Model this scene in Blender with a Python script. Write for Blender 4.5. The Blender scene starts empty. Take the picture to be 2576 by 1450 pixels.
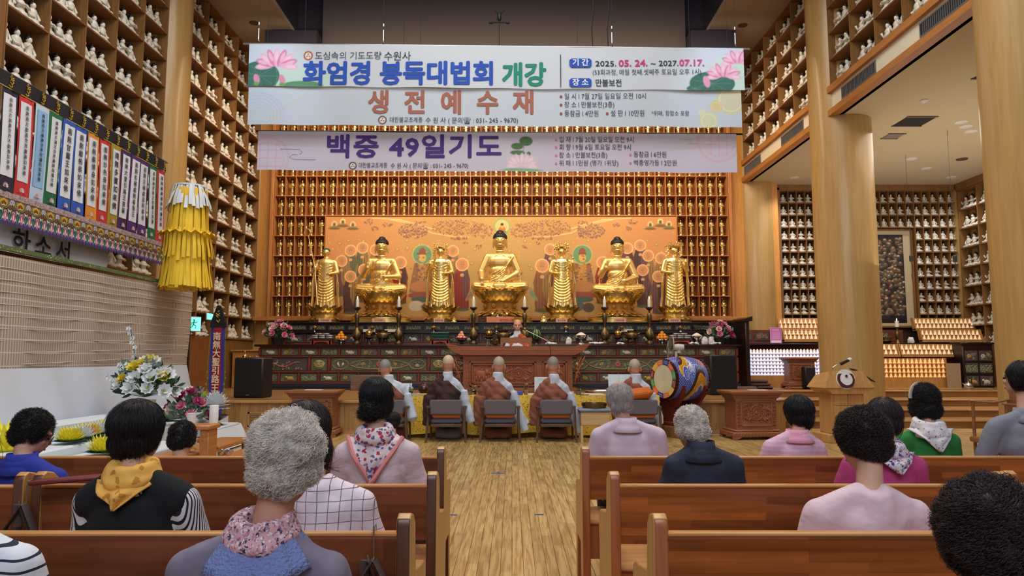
import bpy, bmesh, math, random
import numpy as np
from mathutils import Vector, Matrix, noise
R = random.Random(7)
PI = math.pi
SC = bpy.context.scene
COL = SC.collection

# ------------------------------------------------------------------ camera
F = 1780.0; CX, CY = 1288.0, 725.0; EYE = 1.4
TP = 175.0 / F; PITCH = math.atan(TP); SP, CP = math.sin(PITCH), math.cos(PITCH)
_c = bpy.data.cameras.new('camera'); CAM = bpy.data.objects.new('camera', _c); COL.objects.link(CAM)
CAM.location = (0, 0, EYE); CAM.rotation_euler = (PI / 2 + PITCH, 0, 0)
_c.sensor_width = 36; _c.lens = F / 2576 * 36; _c.clip_start = 0.05; _c.clip_end = 200
SC.camera = CAM

# ------------------------------------------------------------------ world, lights, exposure
W = bpy.data.worlds.new('world'); SC.world = W; W.use_nodes = True
W.node_tree.nodes['Background'].inputs[0].default_value = (0.80, 0.88, 1.0, 1)
W.node_tree.nodes['Background'].inputs[1].default_value = 0.36
SC.view_settings.view_transform = 'Standard'; SC.view_settings.look = 'None'
SC.view_settings.exposure = 0.0; SC.view_settings.gamma = 1.0; SC.view_settings.use_curve_mapping = False
SC.cycles.use_denoising = True
SC.cycles.max_bounces = 6; SC.cycles.diffuse_bounces = 3; SC.cycles.glossy_bounces = 3
SC.cycles.transmission_bounces = 5; SC.cycles.transparent_max_bounces = 6
SC.cycles.sample_clamp_indirect = 4.0

def area(name, loc, aim, size, power, col, sy=None):
    l = bpy.data.lights.new(name, 'AREA'); l.energy = power; l.color = col; l.size = size
    if sy: l.shape = 'RECTANGLE'; l.size_y = sy
    o = bpy.data.objects.new(name, l); COL.objects.link(o); o.location = loc
    o.rotation_euler = (Vector(aim) - Vector(loc)).to_track_quat('-Z', 'Y').to_euler()
    return o
def spot(name, loc, aim, power, col, ang=80, blend=.7, r=.12):
    l = bpy.data.lights.new(name, 'SPOT'); l.energy = power; l.color = col; l.spot_size = math.radians(ang); l.spot_blend = blend
    l.shadow_soft_size = r
    o = bpy.data.objects.new(name, l); COL.objects.link(o); o.location = loc
    o.rotation_euler = (Vector(aim) - Vector(loc)).to_track_quat('-Z', 'Y').to_euler()
    return o
WARM = (1.0, .80, .56); NEU = (1.0, .95, .88); COOL = (.78, .88, 1.0)
area('hall_ceiling_lamps', (-.3, 7.5, 11.8), (-.3, 7.8, 0), 8.5, 1150, NEU, 9)
area('rear_fill', (-.3, -3.5, 7.5), (-.3, 8, .6), 9, 420, COOL, 3)  # fill light added behind the camera; no lamps known there
area('statue_wall_lamps', (-.3, 15.9, 8.9), (-.3, 20.4, 3.9), 11.5, 560, WARM, .5)
for _x in (-4.8, -1.8, 1.2, 4.2):
    spot('statue_spot', (_x, 16.2, 8.7), (_x, 20.2, 5.6), 330, (1.0, .80, .50), 62, .9)
for _s in (-1, 1):
    spot('banner_spot', (-.3 + _s * 5.0, 11.9, 9.6), (-.3 + _s * 4.9, 14.4, 7.3), 200, (.60, .80, 1.0), 44, .9)
area('alcove_lamps', (10.2, 16.5, 6.4), (10.2, 17.3, 0), 5.0, 230, (1.0, .96, .90), 7)
area('alcove_ceiling_fill', (10.0, 15.5, 3.3), (10.0, 15.6, 9), 5.0, 110, (1.0, .94, .86), 7)  # upward fill added to brighten the alcove ceiling; no such fitting there
area('side_aisle_lamps', (9.6, 8.5, 6.4), (9.6, 9.5, 0), 4.0, 90, (1.0, .96, .90), 6)

# ------------------------------------------------------------------ pixel helpers (a pixel plus a distance gives a point of the hall)
def ray(px, py):
    u = (px - CX) / F; v = (CY - py) / F
    return Vector((u, CP - v * SP, SP + v * CP))
def at(px, py, Y):
    d = ray(px, py); return Vector((0, 0, EYE)) + d * (Y / d.y)
def at_h(px, py, h):
    d = ray(px, py); return Vector((0, 0, EYE)) + d * ((h - EYE) / d.z)
def at_x(px, py, X):
    d = ray(px, py); return Vector((0, 0, EYE)) + d * (X / d.x)

# ------------------------------------------------------------------ colours and materials
def lin(c):
    return tuple(((x / 255) / 12.92 if x / 255 <= .04045 else ((x / 255 + .055) / 1.055) ** 2.4) for x in c[:3])
def rgba(c): return lin(c) + (1,)
def _nt(name):
    m = bpy.data.materials.new(name); m.use_nodes = True
    nt = m.node_tree; return m, nt, nt.nodes['Principled BSDF']
def _bump(nt, b, scale, strength, dist=.01, stretch=None, detail=3, coord='Object'):
    tc = nt.nodes.new('ShaderNodeTexCoord'); n = nt.nodes.new('ShaderNodeTexNoise'); bp = nt.nodes.new('ShaderNodeBump')
    n.inputs['Scale'].default_value = scale; n.inputs['Detail'].default_value = detail
    src = tc.outputs[coord]
    if stretch:
        mp = nt.nodes.new('ShaderNodeMapping'); mp.inputs['Scale'].default_value = stretch
        nt.links.new(src, mp.inputs[0]); src = mp.outputs[0]
    nt.links.new(src, n.inputs['Vector']); nt.links.new(n.outputs[0], bp.inputs['Height'])
    bp.inputs['Strength'].default_value = strength; bp.inputs['Distance'].default_value = dist
    nt.links.new(bp.outputs[0], b.inputs['Normal']); return n
_MC = {}
def M(name, c=(200, 200, 200), rough=.6, metal=0.0, bump=0, bs=40, var=0.0, spec=None, emit=None, es=1, trans=0, alpha=1, sheen=0, stretch=None, coat=0):
    """plain or slightly mottled material"""
    if name in _MC: return _MC[name]
    m, nt, b = _nt(name); b.inputs['Base Color'].default_value = rgba(c); b.inputs['Roughness'].default_value = rough
    b.inputs['Metallic'].default_value = metal
    if spec is not None: b.inputs['Specular IOR Level'].default_value = spec
    if emit: b.inputs['Emission Color'].default_value = rgba(emit); b.inputs['Emission Strength'].default_value = es
    if trans: b.inputs['Transmission Weight'].default_value = trans
    if alpha < 1: b.inputs['Alpha'].default_value = alpha
    if sheen: b.inputs['Sheen Weight'].default_value = sheen
    if coat: b.inputs['Coat Weight'].default_value = coat; b.inputs['Coat Roughness'].default_value = .15
    if bump or var:
        n = _bump(nt, b, bs, bump or .02, .01 if bs > 14 else .05, stretch)
        if var:
            cr = nt.nodes.new('ShaderNodeValToRGB'); L = lin(c)
            cr.color_ramp.elements[0].position = .3; cr.color_ramp.elements[1].position = .7
            cr.color_ramp.elements[0].color = tuple(x * (1 - var) for x in L) + (1,)
            cr.color_ramp.elements[1].color = tuple(min(1, x * (1 + var)) for x in L) + (1,)
            nt.links.new(n.outputs[0], cr.inputs[0]); nt.links.new(cr.outputs[0], b.inputs['Base Color'])
    _MC[name] = m; return m
def wood(name, c1, c2, axis=0, scale=6, rough=.45, rnd=.0, coat=0, lam=None):
    """grained wood; axis = grain direction; rnd = per-object tone; lam=(length, width, plane) laminated strips"""
    if name in _MC: return _MC[name]
    m, nt, b = _nt(name); N = nt.nodes.new; L = nt.links.new
    tc = N('ShaderNodeTexCoord'); mp = N('ShaderNodeMapping'); s = [scale * 5] * 3; s[axis] = scale * .35
    mp.inputs['Scale'].default_value = s; L(tc.outputs['Object'], mp.inputs[0])
    n = N('ShaderNodeTexNoise'); n.inputs['Scale'].default_value = 1.0; n.inputs['Detail'].default_value = 5; n.inputs['Distortion'].default_value = .6
    L(mp.outputs[0], n.inputs['Vector'])
    cr = N('ShaderNodeValToRGB'); cr.color_ramp.elements[0].color = rgba(c1); cr.color_ramp.elements[1].color = rgba(c2)
    cr.color_ramp.elements[0].position = .34; cr.color_ramp.elements[1].position = .66
    L(n.outputs[0], cr.inputs[0]); out = cr.outputs[0]
    def tone(fac_socket, lo, hi, out):
        mr = N('ShaderNodeMapRange'); mr.inputs['To Min'].default_value = lo; mr.inputs['To Max'].default_value = hi
        L(fac_socket, mr.inputs['Value'])
        mx = N('ShaderNodeVectorMath'); mx.operation = 'SCALE'; L(out, mx.inputs[0]); L(mr.outputs[0], mx.inputs['Scale'])
        return mx.outputs[0]
    if lam:
        br = N('ShaderNodeTexBrick'); br.inputs['Scale'].default_value = 1
        br.inputs['Brick Width'].default_value = lam[0]; br.inputs['Row Height'].default_value = lam[1]
        br.inputs['Mortar Size'].default_value = 0.0004; br.inputs['Bias'].default_value = 0
        br.inputs['Color1'].default_value = (0, 0, 0, 1); br.inputs['Color2'].default_value = (1, 1, 1, 1); br.inputs['Mortar'].default_value = (.2, .2, .2, 1)
        br.offset = .37; br.offset_frequency = 2
        sx = N('ShaderNodeSeparateXYZ'); cx = N('ShaderNodeCombineXYZ'); L(tc.outputs['Object'], sx.inputs[0])
        L(sx.outputs[lam[2][0]], cx.inputs[0]); L(sx.outputs[lam[2][1]], cx.inputs[1]); L(cx.outputs[0], br.inputs['Vector'])
        out = tone(br.outputs['Color'], .55, 1.35, out)
    if rnd:
        oi = N('ShaderNodeObjectInfo'); out = tone(oi.outputs['Random'], 1 - rnd, 1 + rnd, out)
    L(out, b.inputs['Base Color']); b.inputs['Roughness'].default_value = rough
    if coat: b.inputs['Coat Weight'].default_value = coat; b.inputs['Coat Roughness'].default_value = .2
    bp = N('ShaderNodeBump'); bp.inputs['Strength'].default_value = .12; bp.inputs['Distance'].default_value = .004
    L(n.outputs[0], bp.inputs['Height']); L(bp.outputs[0], b.inputs['Normal'])
    _MC[name] = m; return m
def paintmat(name, rough=.8, spec=.3, trans=0, bump=0, bs=60, metal=0):
    """reads the colour painted on the mesh"""
    if name in _MC: return _MC[name]
    m, nt, b = _nt(name); a = nt.nodes.new('ShaderNodeAttribute'); a.attribute_name = 'Col'
    nt.links.new(a.outputs['Color'], b.inputs['Base Color']); b.inputs['Roughness'].default_value = rough
    b.inputs['Specular IOR Level'].default_value = spec; b.inputs['Metallic'].default_value = metal
    if bump: _bump(nt, b, bs, bump)
    _MC[name] = m; return m
def pattern(name, base, cols, scale=30, rough=.85, thresh=.45, bump=.2, stripes=None, kind='voronoi'):
    """printed cloth: base colour with scattered flecks of the colours given"""
    if name in _MC: return _MC[name]
    m, nt, b = _nt(name); N = nt.nodes.new; L = nt.links.new
    tc = N('ShaderNodeTexCoord'); prev = None; dn = N('ShaderNodeTexNoise'); dn.inputs['Scale'].default_value = scale*1.3; L(tc.outputs['Object'], dn.inputs[0]); ds_ = N('ShaderNodeVectorMath'); ds_.operation = 'MULTIPLY_ADD'; ds_.inputs[1].default_value = (1.1/scale,)*3; L(dn.outputs['Color'], ds_.inputs[0]); L(tc.outputs['Object'], ds_.inputs[2])
    for i, c in enumerate(cols):
        v = N('ShaderNodeTexVoronoi' if kind == 'voronoi' else 'ShaderNodeTexNoise'); mp = N('ShaderNodeMapping')
        mp.inputs['Location'].default_value = (i * 3.1, i * 1.7, i * 2.3); L(ds_.outputs[0], mp.inputs[0]); L(mp.outputs[0], v.inputs['Vector'])
        v.inputs['Scale'].default_value = scale * (1 + .25 * i)
        nz = N('ShaderNodeMath'); nz.operation = 'LESS_THAN'; nz.inputs[1].default_value = thresh; L(v.outputs[0], nz.inputs[0])
        mx = N('ShaderNodeMix'); mx.data_type = 'RGBA'; L(nz.outputs[0], mx.inputs[0])
        if prev is None: mx.inputs[6].default_value = rgba(base)
        else: L(prev, mx.inputs[6])
        mx.inputs[7].default_value = rgba(c); prev = mx.outputs[2]
    L(prev, b.inputs['Base Color']); b.inputs['Roughness'].default_value = rough
    _bump(nt, b, 25, bump, .02); _MC[name] = m; return m
def striped(name, c1, c2, freq, axis=2, duty=.5, rough=.85, c3=None, axis2=None, freq2=None, wob=.0):
    """striped or checked cloth along object axes"""
    if name in _MC: return _MC[name]
    m, nt, b = _nt(name); N = nt.nodes.new; L = nt.links.new
    tc = N('ShaderNodeTexCoord'); src = tc.outputs['Object']
    if wob:
        nz = N('ShaderNodeTexNoise'); nz.inputs['Scale'].default_value = 5; L(src, nz.inputs['Vector'])
        sc_ = N('ShaderNodeVectorMath'); sc_.operation = 'SCALE'; sc_.inputs['Scale'].default_value = wob; L(nz.outputs['Color'], sc_.inputs[0])
        ad = N('ShaderNodeVectorMath'); ad.operation = 'ADD'; L(src, ad.inputs[0]); L(sc_.outputs[0], ad.inputs[1]); src = ad.outputs[0]
    sx = N('ShaderNodeSeparateXYZ'); L(src, sx.inputs[0])
    def st(ax, fr, du):
        a = N('ShaderNodeMath'); a.operation = 'MULTIPLY'; a.inputs[1].default_value = fr; L(sx.outputs[ax], a.inputs[0])
        f = N('ShaderNodeMath'); f.operation = 'FRACT'; L(a.outputs[0], f.inputs[0])
        l = N('ShaderNodeMath'); l.operation = 'LESS_THAN'; l.inputs[1].default_value = du; L(f.outputs[0], l.inputs[0]); return l.outputs[0]
    k = st(axis, freq, duty)
    if axis2 is not None:
        k2 = st(axis2, freq2, duty); mm = N('ShaderNodeMath'); mm.operation = 'MAXIMUM'; L(k, mm.inputs[0]); L(k2, mm.inputs[1]); k = mm.outputs[0]
    mx = N('ShaderNodeMix'); mx.data_type = 'RGBA'; L(k, mx.inputs[0]); mx.inputs[6].default_value = rgba(c1); mx.inputs[7].default_value = rgba(c2)
    L(mx.outputs[2], b.inputs['Base Color']); b.inputs['Roughness'].default_value = rough
    _bump(nt, b, 14, .35, .02); _MC[name] = m; return m

TSC = bpy.data.scenes.new('workshop')      # modifiers are evaluated in a scratch scene, removed at the end
def evald(o):
    with bpy.context.temp_override(scene=TSC, view_layer=TSC.view_layers[0]):
        dg = bpy.context.evaluated_depsgraph_get(); return bpy.data.meshes.new_from_object(o.evaluated_get(dg))
# ------------------------------------------------------------------ geometry collector
class G:
    def __init__(s): s.v = []; s.f = []; s.m = []; s.X = Matrix.Identity(4); s.k = 0
    def _add(s, vs, fs):
        o = len(s.v); X = s.X
        s.v += [tuple(X @ Vector(p)) for p in vs]; s.f += [tuple(o + i for i in f) for f in fs]; s.m += [s.k] * len(fs); return s
    def box(s, x0, x1, y0, y1, z0, z1):
        return s._add([(x0,y0,z0),(x1,y0,z0),(x1,y1,z0),(x0,y1,z0),(x0,y0,z1),(x1,y0,z1),(x1,y1,z1),(x0,y1,z1)],
                      [(0,3,2,1),(4,5,6,7),(0,1,5,4),(1,2,6,5),(2,3,7,6),(3,0,4,7)])
    def cb(s, x0, x1, y0, y1, z0, z1, b=.01):
        """box with chamfered edges"""
        b = min(b, (x1-x0)*.45, (y1-y0)*.45, (z1-z0)*.45); V = []
        for sx, X0 in ((1, x0), (-1, x1)):
            for sy, Y0 in ((1, y0), (-1, y1)):
                for sz, Z0 in ((1, z0), (-1, z1)):
                    V += [(X0, Y0+sy*b, Z0+sz*b), (X0+sx*b, Y0, Z0+sz*b), (X0+sx*b, Y0+sy*b, Z0)]
        def i(a, c, d, k): return (a*4 + c*2 + d)*3 + k
        Fc = []
        Fc += [(i(0,0,0,0),i(0,0,1,0),i(0,1,1,0),i(0,1,0,0)), (i(1,0,0,0),i(1,1,0,0),i(1,1,1,0),i(1,0,1,0))]
        Fc += [(i(0,0,0,1),i(1,0,0,1),i(1,0,1,1),i(0,0,1,1)), (i(0,1,0,1),i(0,1,1,1),i(1,1,1,1),i(1,1,0,1))]
        Fc += [(i(0,0,0,2),i(0,1,0,2),i(1,1,0,2),i(1,0,0,2)), (i(0,0,1,2),i(1,0,1,2),i(1,1,1,2),i(0,1,1,2))]
        for a in (0,1):
            for c in (0,1):
                Fc.append((i(a,c,0,0),i(a,c,1,0),i(a,c,1,1),i(a,c,0,1)))
                Fc.append((i(a,0,c,0),i(a,1,c,0),i(a,1,c,2),i(a,0,c,2)))
                Fc.append((i(0,a,c,1),i(1,a,c,1),i(1,a,c,2),i(0,a,c,2)))
                for d in (0,1): Fc.append((i(a,c,d,0),i(a,c,d,1),i(a,c,d,2)))
        return s._add(V, Fc)
    def tube(s, pts, r, n=8, caps=True, flat=1.0):
        pts = [Vector(p) for p in pts]; m = len(pts)
        rr = r if isinstance(r, (list, tuple)) else [r]*m
        V = []; up = Vector((0, 0, 1))
        for k, p in enumerate(pts):
            t = (pts[min(k+1, m-1)] - pts[max(k-1, 0)]).normalized()
            a = t.cross(up)
            if a.length < .05: a = t.cross(Vector((1, 0, 0)))
            a.normalize(); b = a.cross(t).normalized()
            for j in range(n):
                w = 2*PI*j/n; V.append(tuple(p + a*math.cos(w)*rr[k] + b*math.sin(w)*rr[k]*flat))
        Fs = [(k*n+j, k*n+(j+1) % n, (k+1)*n+(j+1) % n, (k+1)*n+j) for k in range(m-1) for j in range(n)]
        if caps: Fs += [tuple(reversed(range(n))), tuple((m-1)*n+j for j in range(n))]
        return s._add(V, Fs)
    def cyl(s, p0, p1, r0, r1=None, n=12): return s.tube([p0, p1], [r0, r0 if r1 is None else r1], n)
    def sph(s, c, r, nu=12, nv=8, rot=None):
        if not isinstance(r, (list, tuple)): r = (r, r, r)
        V = [(0, 0, -r[2])]; c = Vector(c)
        for i in range(1, nv):
            a = -PI/2 + PI*i/nv
            for j in range(nu):
                w = 2*PI*j/nu; V.append((r[0]*math.cos(a)*math.cos(w), r[1]*math.cos(a)*math.sin(w), r[2]*math.sin(a)))
        V.append((0, 0, r[2]))
        if rot is not None: V = [rot @ Vector(p) for p in V]
        V = [tuple(Vector(p)+c) for p in V]
        Fs = [(0, 1+(j+1) % nu, 1+j) for j in range(nu)]
        for i in range(nv-2):
            for j in range(nu):
                a = 1+i*nu; Fs.append((a+j, a+(j+1) % nu, a+nu+(j+1) % nu, a+nu+j))
        t = len(V)-1; a = 1+(nv-2)*nu
        Fs += [(a+j, a+(j+1) % nu, t) for j in range(nu)]
        return s._add(V, Fs)
    def lathe(s, prof, c=(0, 0, 0), n=20, sx=1, sy=1, lob=0, nl=0):
        V = []; m = len(prof)
        for (r, z) in prof:
            for j in range(n):
                w = 2*PI*j/n; q = r*(1+lob*math.cos(nl*w)) if lob else r
                V.append((c[0]+q*math.cos(w)*sx, c[1]+q*math.sin(w)*sy, c[2]+z))
        Fs = [(k*n+j, k*n+(j+1) % n, (k+1)*n+(j+1) % n, (k+1)*n+j) for k in range(m-1) for j in range(n)]
        Fs += [tuple(reversed(range(n))), tuple((m-1)*n+j for j in range(n))]
        return s._add(V, Fs)
    def prism(s, poly, y0, y1, plane='xz'):
        n = len(poly)
        if plane == 'xz': V = [(a, y0, b) for a, b in poly] + [(a, y1, b) for a, b in poly]
        elif plane == 'yz': V = [(y0, a, b) for a, b in poly] + [(y1, a, b) for a, b in poly]
        else: V = [(a, b, y0) for a, b in poly] + [(a, b, y1) for a, b in poly]
        return s._add(V, [tuple(reversed(range(n))), tuple(n+i for i in range(n))] + [(i, (i+1) % n, n+(i+1) % n, n+i) for i in range(n)])
    def grid(s, fn, nu, nv, close=False):
        V = [fn(i/nu, j/nv) for j in range(nv+1) for i in range(nu+1)]
        return s._add(V, [(j*(nu+1)+i, j*(nu+1)+i+1, (j+1)*(nu+1)+i+1, (j+1)*(nu+1)+i) for j in range(nv) for i in range(nu)])
    def petal(s, base, d, up, L, w, curl=.3, nseg=4):
        """one cupped petal, base point, outward direction, up direction"""
        base = Vector(base); d = Vector(d).normalized(); up = Vector(up).normalized(); sd = d.cross(up).normalized(); V = []
        for k in range(nseg+1):
            t = k/nseg; ww = w*math.sin(PI*min(1, .12+.88*t))**.7 if k < nseg else 0.002
            q = base + d*(L*t) + up*(L*curl*t*t)
            for e in (-1, 0, 1): V.append(tuple(q + sd*e*ww*.5 + up*(abs(e)*ww*.18)))
        Fs = [(k*3+i, k*3+i+1, k*3+4+i, k*3+3+i) for k in range(nseg) for i in (0, 1)]
        return s._add(V, Fs)
def fixn(me):
    bm = bmesh.new(); bm.from_mesh(me); bmesh.ops.recalc_face_normals(bm, faces=bm.faces); bm.to_mesh(me); bm.free()
def mesh(name, g, mats, smooth=True, auto=40, fix=True):
    me = bpy.data.meshes.new(name); me.from_pydata(g.v, [], g.f); me.validate()
    for m in (mats if isinstance(mats, (list, tuple)) else [mats]): me.materials.append(m)
    if len(me.polygons) == len(g.m): me.polygons.foreach_set('material_index', g.m)
    if fix: fixn(me)
    if smooth:
        me.polygons.foreach_set('use_smooth', [True]*len(me.polygons))
        if auto: me.set_sharp_from_angle(angle=math.radians(auto))
    me.update(); return me
def link(name, me, parent=None, loc=None, label=None, cat=None, group=None, kind=None):
    o = bpy.data.objects.new(name, me); COL.objects.link(o)
    if parent is not None: o.parent = parent
    if loc is not None: o.location = loc
    if label: o['label'] = label
    if cat: o['category'] = cat
    if group: o['group'] = group
    if kind: o['kind'] = kind
    return o
def ob(name, g, mats, parent=None, **k):
    sm = k.pop('smooth', True); au = k.pop('auto', 40)
    me = mesh(name, g, mats, sm, au); 
    if parent is not None and k.pop('world', False): k['loc'] = -parent.location
    return link(name, me, parent, **k)
def wob(name, g, mats, parent, **k): return ob(name, g, mats, parent, world=True, **k)
def thing(name, label, cat, loc=(0, 0, 0), rz=0, group=None):
    o = link(name, None, None, Vector(loc), label, cat, group); o.rotation_euler = (0, 0, rz); o.empty_display_size = .1; return o
def struct(name, g, mats, **k): return ob(name, g, mats, None, kind='structure', **k)
def one(name, g, mats, label, cat, loc=None, group=None, **k):
    return ob(name, g, mats, None, loc=loc, label=label, cat=cat, group=group, **k)
def clone(o, loc=None, label=None, group=None, parent=None, rz=None, sc=None):
    c = o.copy(); COL.objects.link(c)
    if parent is not None: c.parent = parent
    if loc is not None: c.location = loc
    if rz is not None: c.rotation_euler = (0, 0, rz)
    if sc is not None: c.scale = (sc, sc, sc)
    if label: c['label'] = label
    if group: c['group'] = group
    for ch in [x for x in o.children]: clone(ch, parent=c)
    return c
def displace(me, fn):
    n = len(me.vertices); co = np.zeros(n*3, np.float32); no = np.zeros(n*3, np.float32); me.vertices.foreach_get('co', co); me.vertices.foreach_get('normal', no)
    co = co.reshape(-1, 3); no = no.reshape(-1, 3); f = np.array([fn(Vector(c)) for c in co.tolist()], np.float32)
    me.vertices.foreach_set('co', (co+no*f[:, None]).ravel()); me.update()
def remesh(name, g, mats, voxel=.012, smooth=5, fac=.6, disp=0, ds=8, seed=0):
    me0 = bpy.data.meshes.new('tmp'); me0.from_pydata(g.v, [], g.f); fixn(me0)
    o = bpy.data.objects.new('tmp', me0); TSC.collection.objects.link(o)
    r = o.modifiers.new('r', 'REMESH'); r.mode = 'VOXEL'; r.voxel_size = voxel; r.use_smooth_shade = True
    if smooth: s = o.modifiers.new('s', 'SMOOTH'); s.iterations = smooth; s.factor = fac
    me = evald(o); me.name = name
    bpy.data.objects.remove(o); bpy.data.meshes.remove(me0)
    me.materials.clear()
    for m in (mats if isinstance(mats, (list, tuple)) else [mats]): me.materials.append(m)
    if disp: displace(me, lambda c: (disp*noise.noise(c*ds+Vector((seed, 0, 0)))))
    me.polygons.foreach_set('use_smooth', [True]*len(me.polygons)); me.update(); return me
def text(name, body, size, mat, loc, parent, align='CENTER', rot=(PI/2, 0, 0), bold=0, space=1.0, sx=1.0, wave=None, lsp=1.0, label=None, shear=0):
    c = bpy.data.curves.new('t', 'FONT'); c.body = body; c.size = size; c.align_x = align; c.align_y = 'CENTER'; c.space_character = space; c.space_line = lsp
    c.resolution_u = 2; c.shear = shear
    o = bpy.data.objects.new('t', c); TSC.collection.objects.link(o)
    me = evald(o)
    bpy.data.objects.remove(o); bpy.data.curves.remove(c)
    n = len(me.vertices); co = np.zeros(n*3, dtype=np.float32); me.vertices.foreach_get('co', co); co = co.reshape(-1, 3)
    fs = [tuple(p.vertices) for p in me.polygons]; bpy.data.meshes.remove(me)
    co[:, 0] *= sx; offs = [(0, 0)]
    if bold:
        offs = [(bold*math.cos(a*PI/4), bold*math.sin(a*PI/4)) for a in range(8)]
    V = []; Fs = []
    for i, (dx, dy) in enumerate(offs):
        Fs += [tuple(q+len(V) for q in f) for f in fs]
        V += [(float(p[0]+dx), float(p[1]+dy), .00015*i) for p in co]
    m2 = bpy.data.meshes.new(name); 
    E = Matrix.LocRotScale(None, __import__('mathutils').Euler(rot), None)
    V = [E @ Vector(p) for p in V]
    if wave: V = [Vector((p.x, p.y + wave(p.x+loc[0], p.z+loc[2]), p.z)) for p in V]
    m2.from_pydata(V, [], Fs); m2.materials.append(mat); m2.update()
    return link(name, m2, parent, loc, label)

# ------------------------------------------------------------------ flat print painted on a mesh (posters, murals, cloth prints)
class Paint:
    def __init__(s, w, h, base): s.w = w; s.h = h; s.c = np.ones((h, w, 3))*np.array(base, float); s.yy, s.xx = np.mgrid[0:h, 0:w].astype(float)
    def mix(s, mask, col, a=1.0):
        k = (mask*a)[..., None]; s.c = s.c*(1-k) + np.array(col, float)*k
    def ell(s, cx, cy, rx, ry, col, a=1.0, rot=0, ring=0):
        x0, x1 = int(max(0, cx-max(rx, ry)-2)), int(min(s.w, cx+max(rx, ry)+3)); y0, y1 = int(max(0, cy-max(rx, ry)-2)), int(min(s.h, cy+max(rx, ry)+3))
        if x1 <= x0 or y1 <= y0: return
        X = s.xx[y0:y1, x0:x1]-cx; Y = s.yy[y0:y1, x0:x1]-cy
        if rot: X, Y = X*math.cos(rot)+Y*math.sin(rot), -X*math.sin(rot)+Y*math.cos(rot)
        d = np.sqrt((X/max(rx, .3))**2+(Y/max(ry, .3))**2); soft = 1.0/max(1.5, min(rx, ry))
        k = np.clip((1-d)/soft+.5, 0, 1)
        if ring: k = np.clip(1-abs(d-1)/ring, 0, 1)
        k = (k*a)[..., None]; s.c[y0:y1, x0:x1] = s.c[y0:y1, x0:x1]*(1-k)+np.array(col, float)*k
    def poly(s, P, col, a=1.0):
        xs = [p[0] for p in P]; ys = [p[1] for p in P]
        x0, x1 = int(max(0, min(xs))), int(min(s.w, max(xs)+2)); y0, y1 = int(max(0, min(ys))), int(min(s.h, max(ys)+2))
        if x1 <= x0 or y1 <= y0: return
        X = s.xx[y0:y1, x0:x1]; Y = s.yy[y0:y1, x0:x1]; ins = np.zeros(X.shape, bool)
        for i in range(len(P)):
            (ax, ay), (bx, by) = P[i-1], P[i]
            if ay == by: continue
            ins ^= ((ay > Y) != (by > Y)) & (X < (bx-ax)*(Y-ay)/(by-ay)+ax)
        k = (ins*a)[..., None]; s.c[y0:y1, x0:x1] = s.c[y0:y1, x0:x1]*(1-k)+np.array(col, float)*k
    def line(s, P, w, col, a=1.0):
        for i in range(len(P)-1):
            (ax, ay), (bx, by) = P[i], P[i+1]; L = math.hypot(bx-ax, by-ay) or 1
            for t in range(int(L/max(.6, w*.5))+1):
                q = t/max(1, int(L/max(.6, w*.5))); s.ell(ax+(bx-ax)*q, ay+(by-ay)*q, w/2, w/2, col, a)
    def mesh(s, name, fn, mat, smooth=True):
        """fn(u, v) arrays -> x,y,z arrays; v=0 is the top row"""
        h, w = s.h, s.w; u, v = np.meshgrid(np.linspace(0, 1, w), np.linspace(0, 1, h)); x, y, z = fn(u, v)
        co = np.stack([x, y, z], -1).reshape(-1, 3); n = h*w
        me = bpy.data.meshes.new(name); me.vertices.add(n); me.vertices.foreach_set('co', co.astype(np.float32).ravel())
        i = np.arange(n).reshape(h, w); q = np.stack([i[1:, :-1], i[1:, 1:], i[:-1, 1:], i[:-1, :-1]], -1).reshape(-1, 4); nq = len(q)
        me.loops.add(nq*4); me.loops.foreach_set('vertex_index', q.ravel().astype(np.int32))
        me.polygons.add(nq); me.polygons.foreach_set('loop_start', (np.arange(nq)*4).astype(np.int32))
        me.update(calc_edges=True); me.validate()
        c = np.clip(s.c/255, 0, 1); c = np.where(c <= .04045, c/12.92, ((c+.055)/1.055)**2.4).reshape(-1, 3)
        a = me.color_attributes.new('Col', 'FLOAT_COLOR', 'POINT')
        a.data.foreach_set('color', np.concatenate([c, np.ones((n, 1))], 1).astype(np.float32).ravel())
        me.materials.append(mat); me.polygons.foreach_set('use_smooth', [smooth]*nq); me.update(); return me

# ================================================================== the setting
HC = -.31                                   # middle of the hall
oak = wood('oak', (176, 122, 62), (196, 142, 78), 2, 5, .42)
oakd = wood('shelf_wood', (124, 86, 44), (146, 104, 56), 2, 6, .5)
shelfm = wood('shelf_board_wood', (122, 78, 42), (146, 96, 54), 1, 6, .5)
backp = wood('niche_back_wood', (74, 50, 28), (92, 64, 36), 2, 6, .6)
colm = wood('column_veneer', (178, 142, 84), (192, 156, 98), 2, 3, .36, coat=.3)
plaster = M('ceiling_plaster', (196, 180, 148), .9, bump=.05, bs=200)
cream = M('cream_fascia', (226, 216, 190), .8)
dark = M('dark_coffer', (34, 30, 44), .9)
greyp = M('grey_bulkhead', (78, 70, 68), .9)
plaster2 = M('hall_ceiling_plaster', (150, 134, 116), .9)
panelw = wood('wall_panel_wood', (206, 140, 62), (220, 156, 78), 2, 4, .5)
reddoor = wood('brown_door_wood', (120, 74, 38), (140, 88, 46), 2, 4, .5)

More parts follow.
